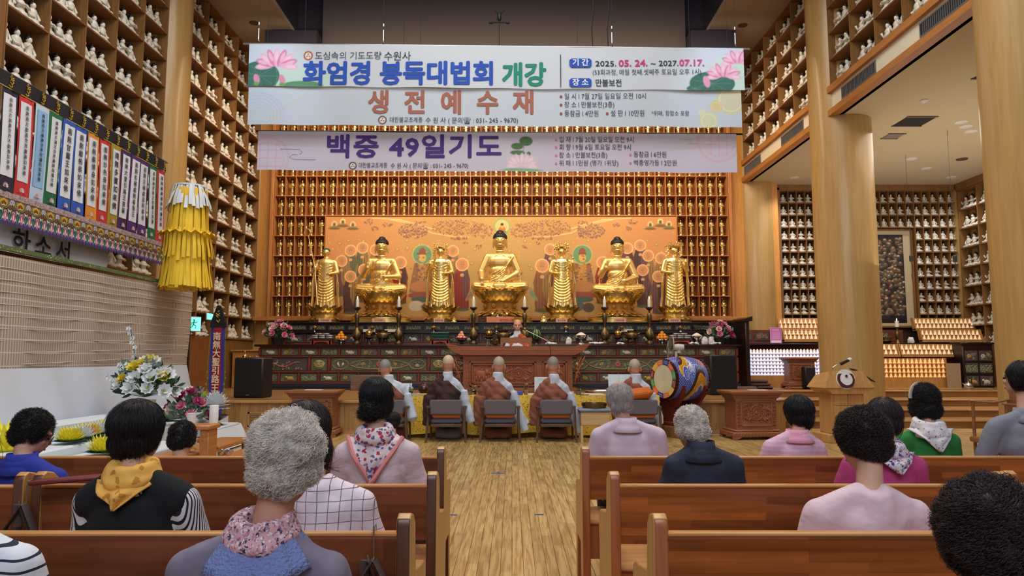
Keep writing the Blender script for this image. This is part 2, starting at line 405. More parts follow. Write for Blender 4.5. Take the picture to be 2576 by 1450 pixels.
# floor slab, and the strip planks of the parquet on it
struct('floor', G().box(-9, 16, -4, 23, -.12, -.012), M('subfloor', (120, 84, 44), .8))
fl = bpy.data.objects['floor']
def plankmat():
    m, nt, b = _nt('parquet'); N = nt.nodes.new; L = nt.links.new
    tc = N('ShaderNodeTexCoord'); mp = N('ShaderNodeMapping'); mp.inputs['Scale'].default_value = (42, 2.6, 1)
    geo = N('ShaderNodeNewGeometry'); L(geo.outputs['Position'], mp.inputs[0])
    n = N('ShaderNodeTexNoise'); n.inputs['Scale'].default_value = 1; n.inputs['Detail'].default_value = 5; n.inputs['Distortion'].default_value = .5; L(mp.outputs[0], n.inputs['Vector'])
    cr = N('ShaderNodeValToRGB'); cr.color_ramp.elements[0].color = rgba((158, 126, 72)); cr.color_ramp.elements[1].color = rgba((204, 172, 114))
    cr.color_ramp.elements[0].position = .36; cr.color_ramp.elements[1].position = .6; L(n.outputs[0], cr.inputs[0])
    at_ = N('ShaderNodeAttribute'); at_.attribute_name = 'tone'
    v = N('ShaderNodeVectorMath'); v.operation = 'SCALE'; L(cr.outputs[0], v.inputs[0]); L(at_.outputs['Fac'], v.inputs['Scale'])
    L(v.outputs[0], b.inputs['Base Color']); b.inputs['Roughness'].default_value = .34
    b.inputs['Coat Weight'].default_value = .25; b.inputs['Coat Roughness'].default_value = .22
    bp = N('ShaderNodeBump'); bp.inputs['Strength'].default_value = .06; bp.inputs['Distance'].default_value = .004; L(n.outputs[0], bp.inputs['Height']); L(bp.outputs[0], b.inputs['Normal'])
    return m
PK = plankmat()
def planks():
    w = .077; out = []; r = random.Random(3)
    for i in range(-94, 122):
        x = i*w; y = 2.2 + r.random()*.6
        while y < 13.15 if x < 4.9 else y < 14.2:
            L = r.choice((.45, .6, .75, .9)); out.append((x, y, min(y+L, 14.4), .80+.34*r.random())); y += L
    return out
def plank_mesh(lst, nm):
    V = []; Fs = []; T = []
    for (x, y0, y1, t) in lst:
        o = len(V); e = .0012; a, b = x+e, x+.077-e; c, d = y0+e, y1-e; q = .0015; h = (t-1)*.0012
        V += [(a, c, -.012), (b, c, -.012), (b, d, -.012), (a, d, -.012), (a, c, h-q), (b, c, h-q), (b, d, h-q), (a, d, h-q), (a+q, c+q, h), (b-q, c+q, h), (b-q, d-q, h), (a+q, d-q, h)]
        f = [(0,1,5,4),(1,2,6,5),(2,3,7,6),(3,0,4,7),(4,5,9,8),(5,6,10,9),(6,7,11,10),(7,4,8,11),(8,9,10,11)]
        Fs += [tuple(o+i for i in z) for z in f]; T += [t]*12
    me = bpy.data.meshes.new(nm); me.from_pydata(V, [], Fs); me.materials.append(PK)
    a = me.attributes.new('tone', 'FLOAT', 'POINT'); a.data.foreach_set('value', T); me.update(); return me
allp = planks()
def pvis(p):
    x, y0, y1, t = p; y = (y0+y1)/2
    if y < 3.9: return 99
    gap = (-.37 < x+.038 < .42) if y < 5 else (-4.0 < x < 5.5)
    return y if gap else 99
allp.sort(key=pvis)
for p in allp[:300]: link('plank', plank_mesh([p], 'plank'), fl)
link('plank_field', plank_mesh(allp[300:], 'plank_field'), fl, kind='stuff')

# walls behind everything
struct('wall_back', G().box(-9, 16, 21.35, 21.5, 0, 13.5), panelw)
struct('wall_left', G().box(-8.25, -8.05, -4, 21.4, 0, 10.0), backp)
struct('wall_right', G().box(13.9, 14.1, -4, 21.4, 0, 6.6), oakd)
struct('wall_back_left', G().box(-8.2, -6.98, 20.3, 20.6, 0, 10), panelw)
struct('wall_back_right', G().box(6.36, 7.75, 20.3, 20.6, 0, 10), panelw)
# ceilings: side strips round a tall dark coffer
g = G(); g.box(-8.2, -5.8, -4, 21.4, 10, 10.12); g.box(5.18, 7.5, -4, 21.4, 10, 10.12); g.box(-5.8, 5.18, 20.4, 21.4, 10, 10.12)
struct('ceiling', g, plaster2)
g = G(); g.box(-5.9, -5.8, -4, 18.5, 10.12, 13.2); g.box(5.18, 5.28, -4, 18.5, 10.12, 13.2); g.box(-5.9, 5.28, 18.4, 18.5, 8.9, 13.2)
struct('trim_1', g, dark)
struct('trim_2', G().box(-5.05, 4.62, 18.1, 18.35, 8.9, 13.2), greyp)
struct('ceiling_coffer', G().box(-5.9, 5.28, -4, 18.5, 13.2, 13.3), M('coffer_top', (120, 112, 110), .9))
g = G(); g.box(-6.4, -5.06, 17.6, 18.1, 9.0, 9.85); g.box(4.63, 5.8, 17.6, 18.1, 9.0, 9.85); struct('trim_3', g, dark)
struct('ceiling_alcove', G().box(6.9, 14.1, -4, 21.4, 6.5, 6.62), plaster)

# balcony fascia
struct('wall_balcony_fascia', G().box(6.8, 6.95, 5, 20.5, 6.62, 7.0), cream)
g = G(); g.box(6.72, 6.98, 5, 20.5, 7.0, 7.14); struct('trim_4', g, wood('fascia_trim', (176, 112, 54), (192, 130, 68), 1, 5, .45))
g = G(); g.box(6.72, 6.98, 5, 20.5, 6.50, 6.63); struct('trim_5', g, _MC['fascia_trim'])

# columns
def column(x, y, r, lab):
    o = struct('column', G().lathe([(r, 0), (r, 3), (r, 6), (r, 10.05)], (0, 0, 0), 64), colm, loc=(x, y, 0))
    ob('column_base', G().lathe([(r+.03, 0), (r+.03, .12), (r+.005, .14)], (0, 0, 0), 48), oak, o)
for y in (9.45, 15.05, 20.75):
    column(-7.70, y-(.25 if y < 10 else 0), .57, ''); column(7.17, y, .62, '')

# -------- deep niche shelving of the long walls (white figures stand in it)
ROW = .58; Z0 = 1.32
def niche_bay(label, X, sgn, y0, n, k0, k1, door=0):
    """X front plane, sgn +1 opens toward +x"""
    t = thing('display_shelving', label, 'shelving', (X, y0, Z0+k0*ROW))
    d = .62; Y1 = y0+n*.93
    def bx(a, b, c, e, f, h): return G().box(min(a, b), max(a, b), c, e, f, h)
    for k in range(k0, k1+1):
        z = Z0+k*ROW; wob('shelf_board', bx(X+sgn*.004, X-sgn*d, y0, Y1, z-.026, z), shelfm, t)
    for i in range(n+1):
        y = y0+i*.93; wob('divider', bx(X, X-sgn*d, y-.014, y+.014, Z0+k0*ROW, Z0+k1*ROW), oakd, t)
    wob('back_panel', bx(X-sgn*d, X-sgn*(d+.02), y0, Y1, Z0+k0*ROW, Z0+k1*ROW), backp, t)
    return t
niche_bay('tall deep wooden shelving on the left wall before the left round column', -7.35, 1, 9.86, 5, 3, 15)
niche_bay('tall deep wooden shelving on the left wall between the column and the statue wall', -7.35, 1, 15.52, 5, 1, 15)
niche_bay('deep wooden shelving above the right balcony beyond the large round column', 6.75, -1, 15.52, 5, 10, 15)
niche_bay('deep wooden shelving above the right balcony on the near side of the large round column', 6.75, -1, 9.86, 5, 10, 15)
# plain wood below / beside the shelving
g = G(); g.box(-7.75, -7.38, 15.5, 18.25, 0, Z0+ROW); struct('wall_left_lower', g, oakd)
struct('wall_left_near', G().box(-8.05, -7.4, 5.5, 14.5, 0, Z0+3*ROW), oakd)
struct('wall_left_pier', G().box(-8.05, -7.36, 5.5, 9.85, 0, 10), oakd)
struct('wall_left_top', G().box(-8.05, -7.36, 5.5, 20.3, Z0+15*ROW, 10), oakd)
struct('wall_right_top', G().box(6.76, 7.5, 5.5, 20.3, Z0+15*ROW, 10), oakd)
g = G(); g.box(-8.05, -7.38, 18.3, 20.2, .6, Z0+ROW-.03); struct('wall_left_end', g, oakd)

# -------- golden statue wall
GX0, GP, GR, GZ, GY = HC-22*.2955, .2955, .579, 2.556, 20.3
gold_wood = wood('statue_wall_wood', (176, 112, 58), (198, 132, 72), 2, 6, .45)
t = thing('statue_wall', 'wide wooden wall of small square niches holding gilt figures', 'niche wall', (HC, GY, GZ))
NR = 13
for k in range(NR+1):
    z = GZ+k*GR
    segs = [(0, 44)] if (k >= 5 or k == 0) else [(0, 5), (39, 44)]
    for a, b in segs: wob('shelf_board', G().box(GX0+a*GP, GX0+b*GP, GY-.32, GY, z-.011, z+.011), gold_wood, t)
for i in range(45):
    k0 = 0 if (i <= 5 or i >= 39) else 5; wob('divider', G().box(GX0+i*GP-.009, GX0+i*GP+.009, GY-.318, GY, GZ+k0*GR, GZ+NR*GR), gold_wood, t)
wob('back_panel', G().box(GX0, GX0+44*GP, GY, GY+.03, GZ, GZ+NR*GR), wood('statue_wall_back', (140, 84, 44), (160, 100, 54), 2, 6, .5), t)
for x in (GX0-.13, GX0+44*GP+.02): wob('frame_post', G().cb(x, x+.11, GY-.36, GY+.02, 2.3, GZ+NR*GR, .02), gold_wood, t)
wob('base_board', G().cb(GX0-.5, GX0+44*GP+.4, GY-.40, GY+.02, 2.43, GZ-.012, .015), gold_wood, t)

# -------- stage and steps
SH = .61; SY = 13.25
stage_top = wood('stage_top_wood', (150, 108, 60), (176, 132, 80), 0, 4, .35, coat=.3)
strip = wood('stage_front_wood', (158, 114, 62), (186, 142, 88), 2, 5, .45, rnd=.16)
g = G(); g.box(-7.4, 4.6, SY+.02, 21.3, 0, SH-.02); g.box(4.6, 14, 17.8, 21.3, 0, SH-.02); g.prism([(4.6, SY+.02), (4.95, SY+.12), (5.2, SY+.4), (5.3, SY+.9), (5.3, 17.9), (4.6, 17.9)], 0, SH-.02, 'xy')
st = struct('stage', g, oak)
ob('stage_floor', G().box(-7.4, 4.62, SY-.02, 21.3, SH-.02, SH), stage_top, st)
ob('stage_floor', G().prism([(4.6, SY-.02), (4.97, SY+.08), (5.24, SY+.37), (5.34, SY+.9), (5.34, 17.75), (14, 17.75), (14, 21.3), (4.6, 21.3)], SH-.02, SH, 'xy'), stage_top, st)
ob('nosing', G().cb(-7.4, 4.62, SY-.045, SY+.02, SH-.055, SH+.004, .012), wood('nosing_wood', (186, 140, 84), (206, 160, 102), 0, 4, .4), st)
x = -5.6; r = random.Random(5)
while x < 4.6:
    w = r.choice((.10, .13, .16))
    ob('plank', G().box(x+.001, x+w-.001, SY, SY+.03, .07, SH-.05), strip, st); x += w
ob('baseboard', G().box(-7.4, 4.9, SY-.015, SY+.02, 0, .07), wood('base_wood', (176, 132, 80), (196, 150, 96), 0, 4, .4), st)
for k in range(4):
    a = -PI/2+k*PI/8; 
for k, (x0, y0, x1, y1) in enumerate([(4.6, SY, 4.95, SY+.1), (4.95, SY+.1, 5.2, SY+.38), (5.2, SY+.38, 5.3, SY+.9), (5.3, SY+.9, 5.3, 14.6), (5.3, 14.6, 5.3, 15.3), (5.3, 15.3, 5.3, 16.2)]):
    g = G(); g._add([(x0, y0, 0), (x1, y1, 0), (x1, y1, SH-.03), (x0, y0, SH-.03), (x0+.02, y0+.05, 0), (x1+.02, y1+.05, 0), (x1+.02, y1+.05, SH-.03), (x0+.02, y0+.05, SH-.03)], [(0,1,2,3),(7,6,5,4),(0,3,7,4),(1,5,6,2)])
    ob('plank', g, strip, st)
steps_y = [14.25, 15.1, 16.1, 17.05]
sw = wood('step_wood', (128, 88, 48), (156, 110, 64), 0, 4, .4, rnd=.1)
for i, y in enumerate(steps_y):
    z1 = SH*(i+1)/4; o = struct('step', G().box(5.32, 13.9, y+.03, (steps_y+[18.0])[i+1]+.05, 0, z1-.03), sw)
    for j in range(4):
        xa = 5.32+j*2.15; ob('tread_board', G().cb(xa, xa+2.146, y-.02, (steps_y+[18.0])[i+1]+.02, z1-.032, z1, .008), wood('tread_wood', (150, 108, 62), (176, 130, 80), 0, 4, .35, rnd=.12), o)
        ob('riser_board', G().box(xa, xa+2.146, y, y+.03, z1-SH/4, z1-.032), sw, o)
# stage front vents
def grille(px, py, w, h, lab):
    p = at(px, py, SY); t = thing('floor_vent', lab, 'vent', (p.x, SY, p.z))
    g = G(); g.box(-w/2, w/2, -.02, 0, h/2-.03, h/2); g.box(-w/2, w/2, -.02, 0, -h/2, -h/2+.03); g.box(-w/2, -w/2+.03, -.02, 0, -h/2, h/2); g.box(w/2-.03, w/2, -.02, 0, -h/2, h/2)
    ob('frame', g, wood('vent_wood', (172, 128, 76), (190, 146, 92), 0, 4, .5), t)
    ob('cavity_shade', G().box(-w/2+.03, w/2-.03, -.004, 0, -h/2+.03, h/2-.03), M('vent_dark', (46, 30, 16), .9), t)  # dark plate whose colour stands in for the shade inside the vent
    n = 7
    for i in range(n):
        z = -h/2+.05+(h-.1)*i/(n-1); ob('slat', G().box(-w/2+.03, w/2-.03, -.018, -.005, z-.009, z+.009), _MC['vent_wood'], t)
grille(651, 1056, .40, .27, 'square slatted wooden vent in the stage front left of the carved pedestal')
grille(1838, 1048, .16, .26, 'slatted wooden vent in the stage front beside the right carved pedestal')

# -------- right alcove wall of square niches
AX0, AP, AR, AZ0, AY = 7.93, .2475, .368, 2.28, 20.85
t = thing('alcove_niche_wall', 'wooden wall of square niches with white seated figures around the dark painting', 'niche wall', (10.5, AY, AZ0))
NA, NAr = 21, 11
for k in range(NAr+1):
    z = AZ0+k*AR
    for a, b in ([(0, 5), (16, 21)] if 0 < k < 8 else [(0, NA)]):
        wob('shelf_board', G().box(AX0+a*AP, AX0+b*AP, AY-.26, AY, z-.012, z+.012), oakd, t)
for i in range(NA+1):
    k0 = 0 if (i <= 5 or i >= 16) else 8; wob('divider', G().box(AX0+i*AP-.009, AX0+i*AP+.009, AY-.258, AY, AZ0+k0*AR, AZ0+NAr*AR), oakd, t)
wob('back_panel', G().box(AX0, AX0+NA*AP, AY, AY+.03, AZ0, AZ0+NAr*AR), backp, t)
for x in (AX0-.14, AX0+NA*AP+.01): wob('frame_post', G().cb(x, x+.13, AY-.3, AY+.02, 1.9, AZ0+NAr*AR+.1, .015), oakd, t)
wob('head_board', G().box(AX0-.14, AX0+NA*AP+.14, AY-.3, AY+.02, AZ0+NAr*AR+.012, 6.5), oakd, t)
g = G(); g.box(13.1, 13.9, 20.55, 20.9, .6, 6.5); g.box(13.42, 13.9, 20.2, 20.6, .6, 6.5); struct('wall_alcove_pier', g, colm)
struct('wall_alcove_lower', G().box(7.6, 13.9, 20.7, 20.84, .6, 2.28), M('alcove_dark', (60, 34, 30), .8))
# side shelving of the alcove
t = thing('side_shelving', 'deep wooden shelving on the alcove side wall at the far right', 'shelving', (13.1, 19, 2))
for k in range(9):
    z = 1.75+k*.565; y0 = 17.1 if k > 1 else 18.9; wob('shelf_board', G().box(13.1, 13.75, y0, 20.45, z-.02, z), oakd, t)
for i, y in enumerate((20.45, 19.62, 18.8, 17.95, 17.1)): wob('divider', G().box(13.1, 13.75, y-.013, y+.013, 1.75 if i < 3 else 2.88, 6.5), oakd, t)
wob('back_panel', G().box(13.75, 13.78, 17.1, 20.45, 1.75, 6.5), backp, t)
wob('head_board', G().box(13.08, 13.8, 10.0, 20.5, 6.28, 6.5), oakd, t)
struct('door_2', G().box(13.2, 13.3, 17.1, 18.85, .6, 2.86), reddoor)
struct('wall_right_pier', G().box(13.1, 13.9, 13.0, 17.1, .0, 6.5), colm)
struct('wall_right_lower', G().box(13.12, 13.8, 18.9, 20.5, .6, 1.73), oakd)
# left door under the shelving
g = G(); g.box(-7.36, -7.30, 15.9, 17.6, .61, 1.88)
struct('door_1', g, reddoor)
struct('trim_6', G().box(-7.4, -7.28, 17.6, 17.75, .61, 1.9), oak)

# ================================================================== white seated figures
porc = M('porcelain', (226, 220, 206), .35, coat=.3)
ink = M('black_hair_paint', (26, 20, 18), .4)
def figure_mesh(v):
    g = G(); n = 8
    g.lathe([(.115, 0), (.125, .03), (.10, .075), (.062, .10), (.056, .15), (.072, .185), (.05, .222), (.02, .235)], (0, 0, 0), 10, 1, .72)
    g.sph((0, -.005, .268), (.034, .036, .044), 8, 6)
    for s in (-1, 1): g.sph((s*.09, -.04, .035), (.05, .05, .028), 6, 4)
    if v == 0: g.tube([(-.07, 0, .19), (-.085, -.03, .12), (-.03, -.07, .10)], .019, 5); g.tube([(.07, 0, .19), (.085, -.03, .12), (.03, -.07, .09)], .019, 5)
    elif v == 1: g.tube([(-.07, 0, .19), (-.10, -.03, .13), (-.08, -.07, .19)], .018, 5); g.tube([(.07, 0, .19), (.085, -.03, .12), (.02, -.07, .08)], .019, 5)
    else: g.tube([(-.07, 0, .19), (-.085, -.05, .15), (0, -.075, .16)], .018, 5); g.tube([(.07, 0, .19), (.085, -.05, .15), (0, -.075, .16)], .018, 5)
    h = G(); h.sph((0, .010, .291), (.043, .044, .036), 8, 6); h.sph((0, .006, .328), (.020, .020, .018), 6, 4)
    return mesh('white_seated_figure', g, porc, auto=0, fix=True), mesh('hair', h, ink, auto=0, fix=False)
FIG = [figure_mesh(i) for i in range(3)]
def seat(x, y, z, rz, sc, grp, lab, r):
    b, h = FIG[r.randrange(3)]
    o = link('white_seated_figure', b, None, (x, y, z), lab, 'figurine', grp); o.rotation_euler = (0, 0, rz+r.uniform(-.1, .1)); o.scale = (sc, sc, sc)
    link('hair', h, o); return o
class Stuff:
    def __init__(s): s.V = []; s.F = []; s.m = []
    def put(s, me_list, x, y, z, rz, sc):
        c, q = math.cos(rz)*sc, math.sin(rz)*sc
        for mi, me in enumerate(me_list):
            o = len(s.V)
            s.V += [(x+c*v.co.x-q*v.co.y, y+q*v.co.x+c*v.co.y, z+sc*v.co.z) for v in me.vertices]
            for p in me.polygons: s.F.append(tuple(o+i for i in p.vertices)); s.m.append(mi)
    def done(s, name, mats, label, cat):
        me = bpy.data.meshes.new(name); me.from_pydata(s.V, [], s.F)
        for m in mats: me.materials.append(m)
        me.polygons.foreach_set('material_index', s.m); me.polygons.foreach_set('use_smooth', [True]*len(s.F)); me.update()
        return link(name, me, None, None, label, cat, None, 'stuff')
r = random.Random(11)
ORD = 'first second third fourth fifth sixth seventh eighth ninth tenth eleventh twelfth thirteenth fourteenth fifteenth sixteenth seventeenth eighteenth nineteenth twentieth twenty-first twenty-second twenty-third twenty-fourth twenty-fifth twenty-sixth twenty-seventh twenty-eighth twenty-ninth thirtieth thirty-first thirty-second thirty-third thirty-fourth thirty-fifth thirty-sixth thirty-seventh thirty-eighth thirty-ninth fortieth forty-first forty-second forty-third forty-fourth'.split()
cells = []       # (X, sgn, y0, rows)
near = []; S1 = Stuff(); S2 = Stuff(); S3 = Stuff(); count = 0
def fill(X, sgn, y0, n, k0, k1, rz, stuff, indiv, grp, lab, hide=None, cap_=400):
    global count
    for i in range(n):
        for k in range(k0, k1):
            for row in (0, 1):
                for j in range(3):
                    y = y0+i*.93+.17+j*.27+(.10 if row else 0)+r.uniform(-.02, .02); x = X-sgn*(.15+row*.26)
                    if y > y0+(i+1)*.93-.1: continue
                    z = Z0+k*ROW
                    if hide and hide(i, k): continue
                    if row == 0 and indiv(i, k) and count < cap_: seat(x, y, z, rz, 1.28, grp, lab % (ORD[j], ORD[i], ORD[k-k0]), r); count += 1
                    else: stuff.put(FIG[r.randrange(3)], x, y, z, rz+r.uniform(-.1, .1), 1.28)
rl = PI/2; rr_ = -PI/2
L1 = '%s white figure in the %s bay, %s shelf up, of the near left shelving'
fill(-7.35, 1, 9.86, 5, 3, 15, rl, S1, lambda i, k: k >= 6 or (i > 2 and k == 3), 'white figures in the near left shelving', L1, lambda i, k: (i < 3 and k < 5))
fill(-7.35, 1, 15.52, 5, 1, 15, rl, S2, lambda i, k: k < 11 and (k > 2 or i > 2), 'white figures in the far left shelving', '%s white figure in the %s bay, %s shelf up, of the far left shelving', lambda i, k: i < 3 and k < 1, 185)
fill(6.75, -1, 9.86, 5, 10, 15, rr_, S3, lambda i, k: 0, 'x', 'x')
fill(6.75, -1, 15.52, 5, 10, 15, rr_, S3, lambda i, k: 0, 'x', 'x')
S4 = Stuff()
for k in range(8):
    for i in range(4):
        if k < 2 and i > 1: continue
        for row in (0, 1):
            for j in range(3):
                S4.put(FIG[r.randrange(3)], 13.25+row*.25, 20.45-.83*i-.16-j*.26, 1.75+k*.565, rr_, 1.2)
for s, l in ((S1, 'rows of white seated figures deeper in the near left shelving'), (S2, 'rows of white seated figures packed in the far left shelving'), (S3, 'rows of white seated figures packed in the shelving above the right balcony'), (S4, 'rows of white seated figures in the alcove side shelving at far right')):
    s.done('white_seated_figures', [porc, ink], l, 'figurines')
# one figure to a niche in the alcove
for i in range(NA):
    for k in range(NAr):
        if 5 <= i < 16 and k < 8: continue
        x = AX0+(i+.5)*AP+.01
        if 4 < i < 10 and k < 11 and i != 4: 
            if 4 < i < 10: continue
        o = seat(x, AY-.13, AZ0+k*AR+.012, PI*0, .88, 'white figures in the alcove niche wall', 'single white seated figure, %s niche from left, %s row up, alcove wall' % (ORD[i], ORD[k]), r)

# ================================================================== small gilt standing figures
gold = M('polished_gold', (255, 224, 144), .28, .92)
goldm = M('satin_gold', (246, 210, 134), .38, .85)
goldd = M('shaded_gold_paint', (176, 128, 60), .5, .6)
g = G()
g.lathe([(.062, 0), (.066, .02), (.045, .035), (.056, .05), (.05, .062), (.058, .07), (.046, .14), (.044, .22), (.055, .28), (.062, .33), (.05, .365), (.016, .38)], (0, 0, 0), 9, 1, .75)
g.sph((0, -.005, .41), (.026, .028, .034), 7, 5)
g.tube([(-.055, 0, .35), (-.072, -.02, .27), (-.05, -.05, .25)], .016, 5); g.tube([(.055, 0, .35), (.068, -.03, .28), (.02, -.055, .27)], .016, 5)
g.tube([(-.045, -.05, .06), (-.055, -.055, .46)], .004, 4); g.sph((-.055, -.055, .47), (.014, .006, .02), 6, 4)
for k in range(4): g.tube([(-.05, -.03, .30-.055*k), (0, -.05, .265-.055*k), (.05, -.03, .30-.055*k)], .006, 4)
GM = mesh('gilt_figure', g, gold, auto=0)
r = random.Random(2)
for k in range(10):
    for i in range(44):
        if k < 5 and 5 <= i < 39: continue
        o = link('gilt_standing_figure', GM, None, (GX0+(i+.5)*GP, GY-.16, GZ+k*GR+.012), 'small gilt standing figure, %s niche from left, %s row up, statue wall' % (ORD[i], ORD[k]), 'figurine', 'gilt figures in the statue wall niches')
        o.rotation_euler = (0, 0, r.uniform(-.22, .22)); o.scale = (1.08,)*3

# ================================================================== large gilt figures on the top tier
TIERZ = 2.32
def lotus_throne(t, w=.90, h=.90):
    g = G()
    g.lathe([(1.0*w, 0), (1.0*w, .06), (.94*w, .075), (.94*w, .12), (.98*w, .13), (.98*w, .16), (.74*w, .18), (.56*w, .24), (.46*w, .36)], (0, 0, 0), 16, 1, .62)
    ob('throne_base', g, [gold], t, auto=30)
    g = G(); g.lathe([(.53*w, .34), (.56*w, .37), (.49*w, .39), (.49*w, .56), (.55*w, .58), (.57*w, .61)], (0, 0, 0), 8, 1, .75)
    for k in range(8):
        a = 2*PI*k/8+PI/8; g.sph((math.cos(a)*.46*w, math.sin(a)*.35*w, .475), (.075, .05, .06), 8, 6)
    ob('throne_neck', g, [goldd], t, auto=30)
    g = G()
    for k in range(20):
        a = 2*PI*k/20; d = Vector((math.cos(a), math.sin(a)*.7, 0)); g.petal(d*.52*w+Vector((0, 0, .35)), d, (0, 0, -1), .30*w, .20*w, .40)
        a += PI/20; d = Vector((math.cos(a), math.sin(a)*.7, 0)); g.petal(d*.72*w+Vector((0, 0, .26)), d, (0, 0, -1), .26*w, .20*w, .35)
    ob('lower_petals', g, gold, t, kind='stuff')
    g = G(); g.lathe([(.42*w, .59), (.52*w, .66), (.64*w, .82), (.70*w, h-.03), (.66*w, h)], (0, 0, 0), 24, 1, .72)
    for row, (rr, z, n_) in enumerate(((.54, .60, 18), (.60, .65, 18), (.66, .71, 18))):
        for k in range(n_):
            a = 2*PI*(k+.5*row)/n_; d = Vector((math.cos(a), math.sin(a)*.75, 0))
            g.petal(d*rr*w+Vector((0, 0, z)), d*.75+Vector((0, 0, .6)), (0, 0, 1), .24*w, .21*w, .25)
    ob('lotus_seat', g, gold, t)
def hair_curls(t, c, r3, mat=None):
    g = G(); c = Vector(c); g.sph(c, r3, 20, 12); g.sph(c+Vector((0, 0, r3[2]*.92)), (r3[0]*.55, r3[1]*.55, r3[2]*.45), 14, 8)
    for k in range(7):
        a = -.05+k*.22; n = max(5, int(26*math.cos(a)))
        for j in range(n):
            w = 2*PI*j/n+k*.3; p = c+Vector((r3[0]*math.cos(a)*math.cos(w), r3[1]*math.cos(a)*math.sin(w), r3[2]*math.sin(a))); g.sph(p, .013, 5, 4)
    ob('hair', g, mat or M('dark_snail_curls', (28, 26, 34), .55), t, auto=0)
    ob('forehead_jewel', G().sph(c+Vector((0, -r3[1]*.8, r3[2]*.72)), .022, 8, 6), M('red_jewel', (196, 70, 40), .3), t)
def seated(label, x, sc, pose, y=19.28):
    z0 = TIERZ+1.05*sc
    t = thing('large_gilt_seated_figure', label, 'statue', (x, y, TIERZ)); t.scale = (sc, sc, sc)
    lotus_throne(t)
    g = G(); g.X = Matrix.Translation((0, 0, .86)) @ Matrix.Diagonal((1.22, .95, 1.22, 1)); cap = lambda a, b, r0, r1: (g.tube([a, b], [r0, r1], 12), g.sph(a, r0, 12, 8), g.sph(b, r1, 12, 8))
    g.sph((0, 0, .09), (.60, .34, .10), 24, 8)
    for s in (-1, 1): cap((s*.2, 0, .14), (s*.52, -.12, .12), .14, .125); cap((s*.52, -.14, .12), (-s*.08, -.30, .10), .115, .085)
    g.sph((0, 0, .25), (.30, .2, .2), 16, 10); g.sph((0, 0, .45), (.25, .17, .22), 16, 10); g.sph((0, .01, .68), (.29, .18, .19), 16, 10)
    cap((-.25, .01, .79), (.25, .01, .79), .10, .10); cap((0, .01, .8), (0, -.01, .98), .12, .075)
    HX = g.X; g.X = HX @ Matrix.Translation((0, 0, .97)) @ Matrix.Scale(1.24, 4) @ Matrix.Translation((0, 0, -.97))
    g.sph((0, -.02, 1.12), (.118, .125, .15), 16, 12); g.sph((0, -.035, 1.04), (.10, .10, .085), 12, 8)
    g.sph((0, -.148, 1.10), (.018, .024, .035), 8, 6); g.sph((0, -.138, 1.045), (.035, .016, .011), 8, 5)
    for s in (-1, 1):
        g.sph((s*.122, 0, 1.07), (.018, .028, .085), 8, 8); g.sph((s*.046, -.126, 1.125), (.032, .014, .012), 8, 5); g.tube([(s*.018, -.146, 1.15), (s*.05, -.138, 1.163), (s*.085, -.11, 1.15)], .006, 5)
    g.X = HX; g.tube([(-.10, -.06, .93), (0, -.10, .915), (.10, -.06, .93)], .012, 6); g.tube([(-.09, -.055, .965), (0, -.09, .955), (.09, -.055, .965)], .009, 6)
    def arm(s, el, ha, up=0, down=0):
        cap((s*.27, 0, .79), el, .10, .085); cap(el, ha, .08, .05)
        hx = Vector(ha); d = Vector((0, -.35, 1)) if up else (Vector((0, -.3, -1)) if down else Vector((-s, -.25, .05))); d.normalize(); sd = d.cross(Vector((0, 1, 0))); sd.normalize()
        g.sph(hx+d*.03, (.05, .03, .05), 10, 8)
        for q in range(4): 
            a = hx+d*.05+sd*(q-1.5)*.024; g.tube([a, a+d*(.07+.012*(1.5-abs(q-1.5)))], [.0125, .010], 6)
        g.tube([hx+sd*.045, hx+sd*.075+d*.045], [.013, .010], 6)
    if pose == 'earth': arm(-1, (-.42, -.06, .45), (-.40, -.29, .27), down=1); arm(1, (.42, -.04, .44), (.06, -.27, .22))
    else: arm(-1, (-.42, -.08, .46), (-.30, -.26, .62), up=1); arm(1, (.42, -.08, .42), (.13, -.30, .30 if pose == 'b' else .40))
    # robe folds
    for k in range(7):
        q = k/6; g.tube([(.30-.02*k, -.10, .80-.03*k), (.16-.02*k, -.185, .60-.06*k), (-.05, -.20, .46-.055*k), (-.24, -.13, .38-.05*k)], .011, 5)
    for k in range(5): g.tube([(-.56+.02*k, -.26+.03*k, .12+.03*k), (-.2, -.36+.03*k, .07+.03*k), (.2, -.36+.03*k, .07+.03*k), (.56-.02*k, -.26+.03*k, .12+.03*k)], .012, 5)
    for s in (-1, 1):
        for k in range(4): g.tube([(s*(.34+.02*k), -.06, .74-.06*k), (s*(.44+.01*k), -.11, .52-.06*k), (s*(.38+.03*k), -.14, .32-.05*k)], .010, 5)
    link('body', remesh('body', g, goldm, .0125, 3, .5), t)
    g = G()
    for k in range(11): a = -PI*.92*k/10-.12; d = Vector((math.cos(a), math.sin(a)*.6, 0)); g.petal(d*.46+Vector((0, 0, .90)), d+Vector((0, 0, -.1)), (0, 0, 1), .20, .09, .25)
    ob('hem', g, gold, t)
    hair_curls(t, (0, .005, .86+1.235*1.22), (.190, .165, .16))
    return t
seated('largest gilt seated Buddha statue in the centre with right hand touching down', -.33, 1.0, 'earth')
seated('gilt seated Buddha statue on the left with raised right hand', -3.58, .93, 'a')
seated('gilt seated Buddha statue on the right with hand raised and small bowl', 2.90, .93, 'b')

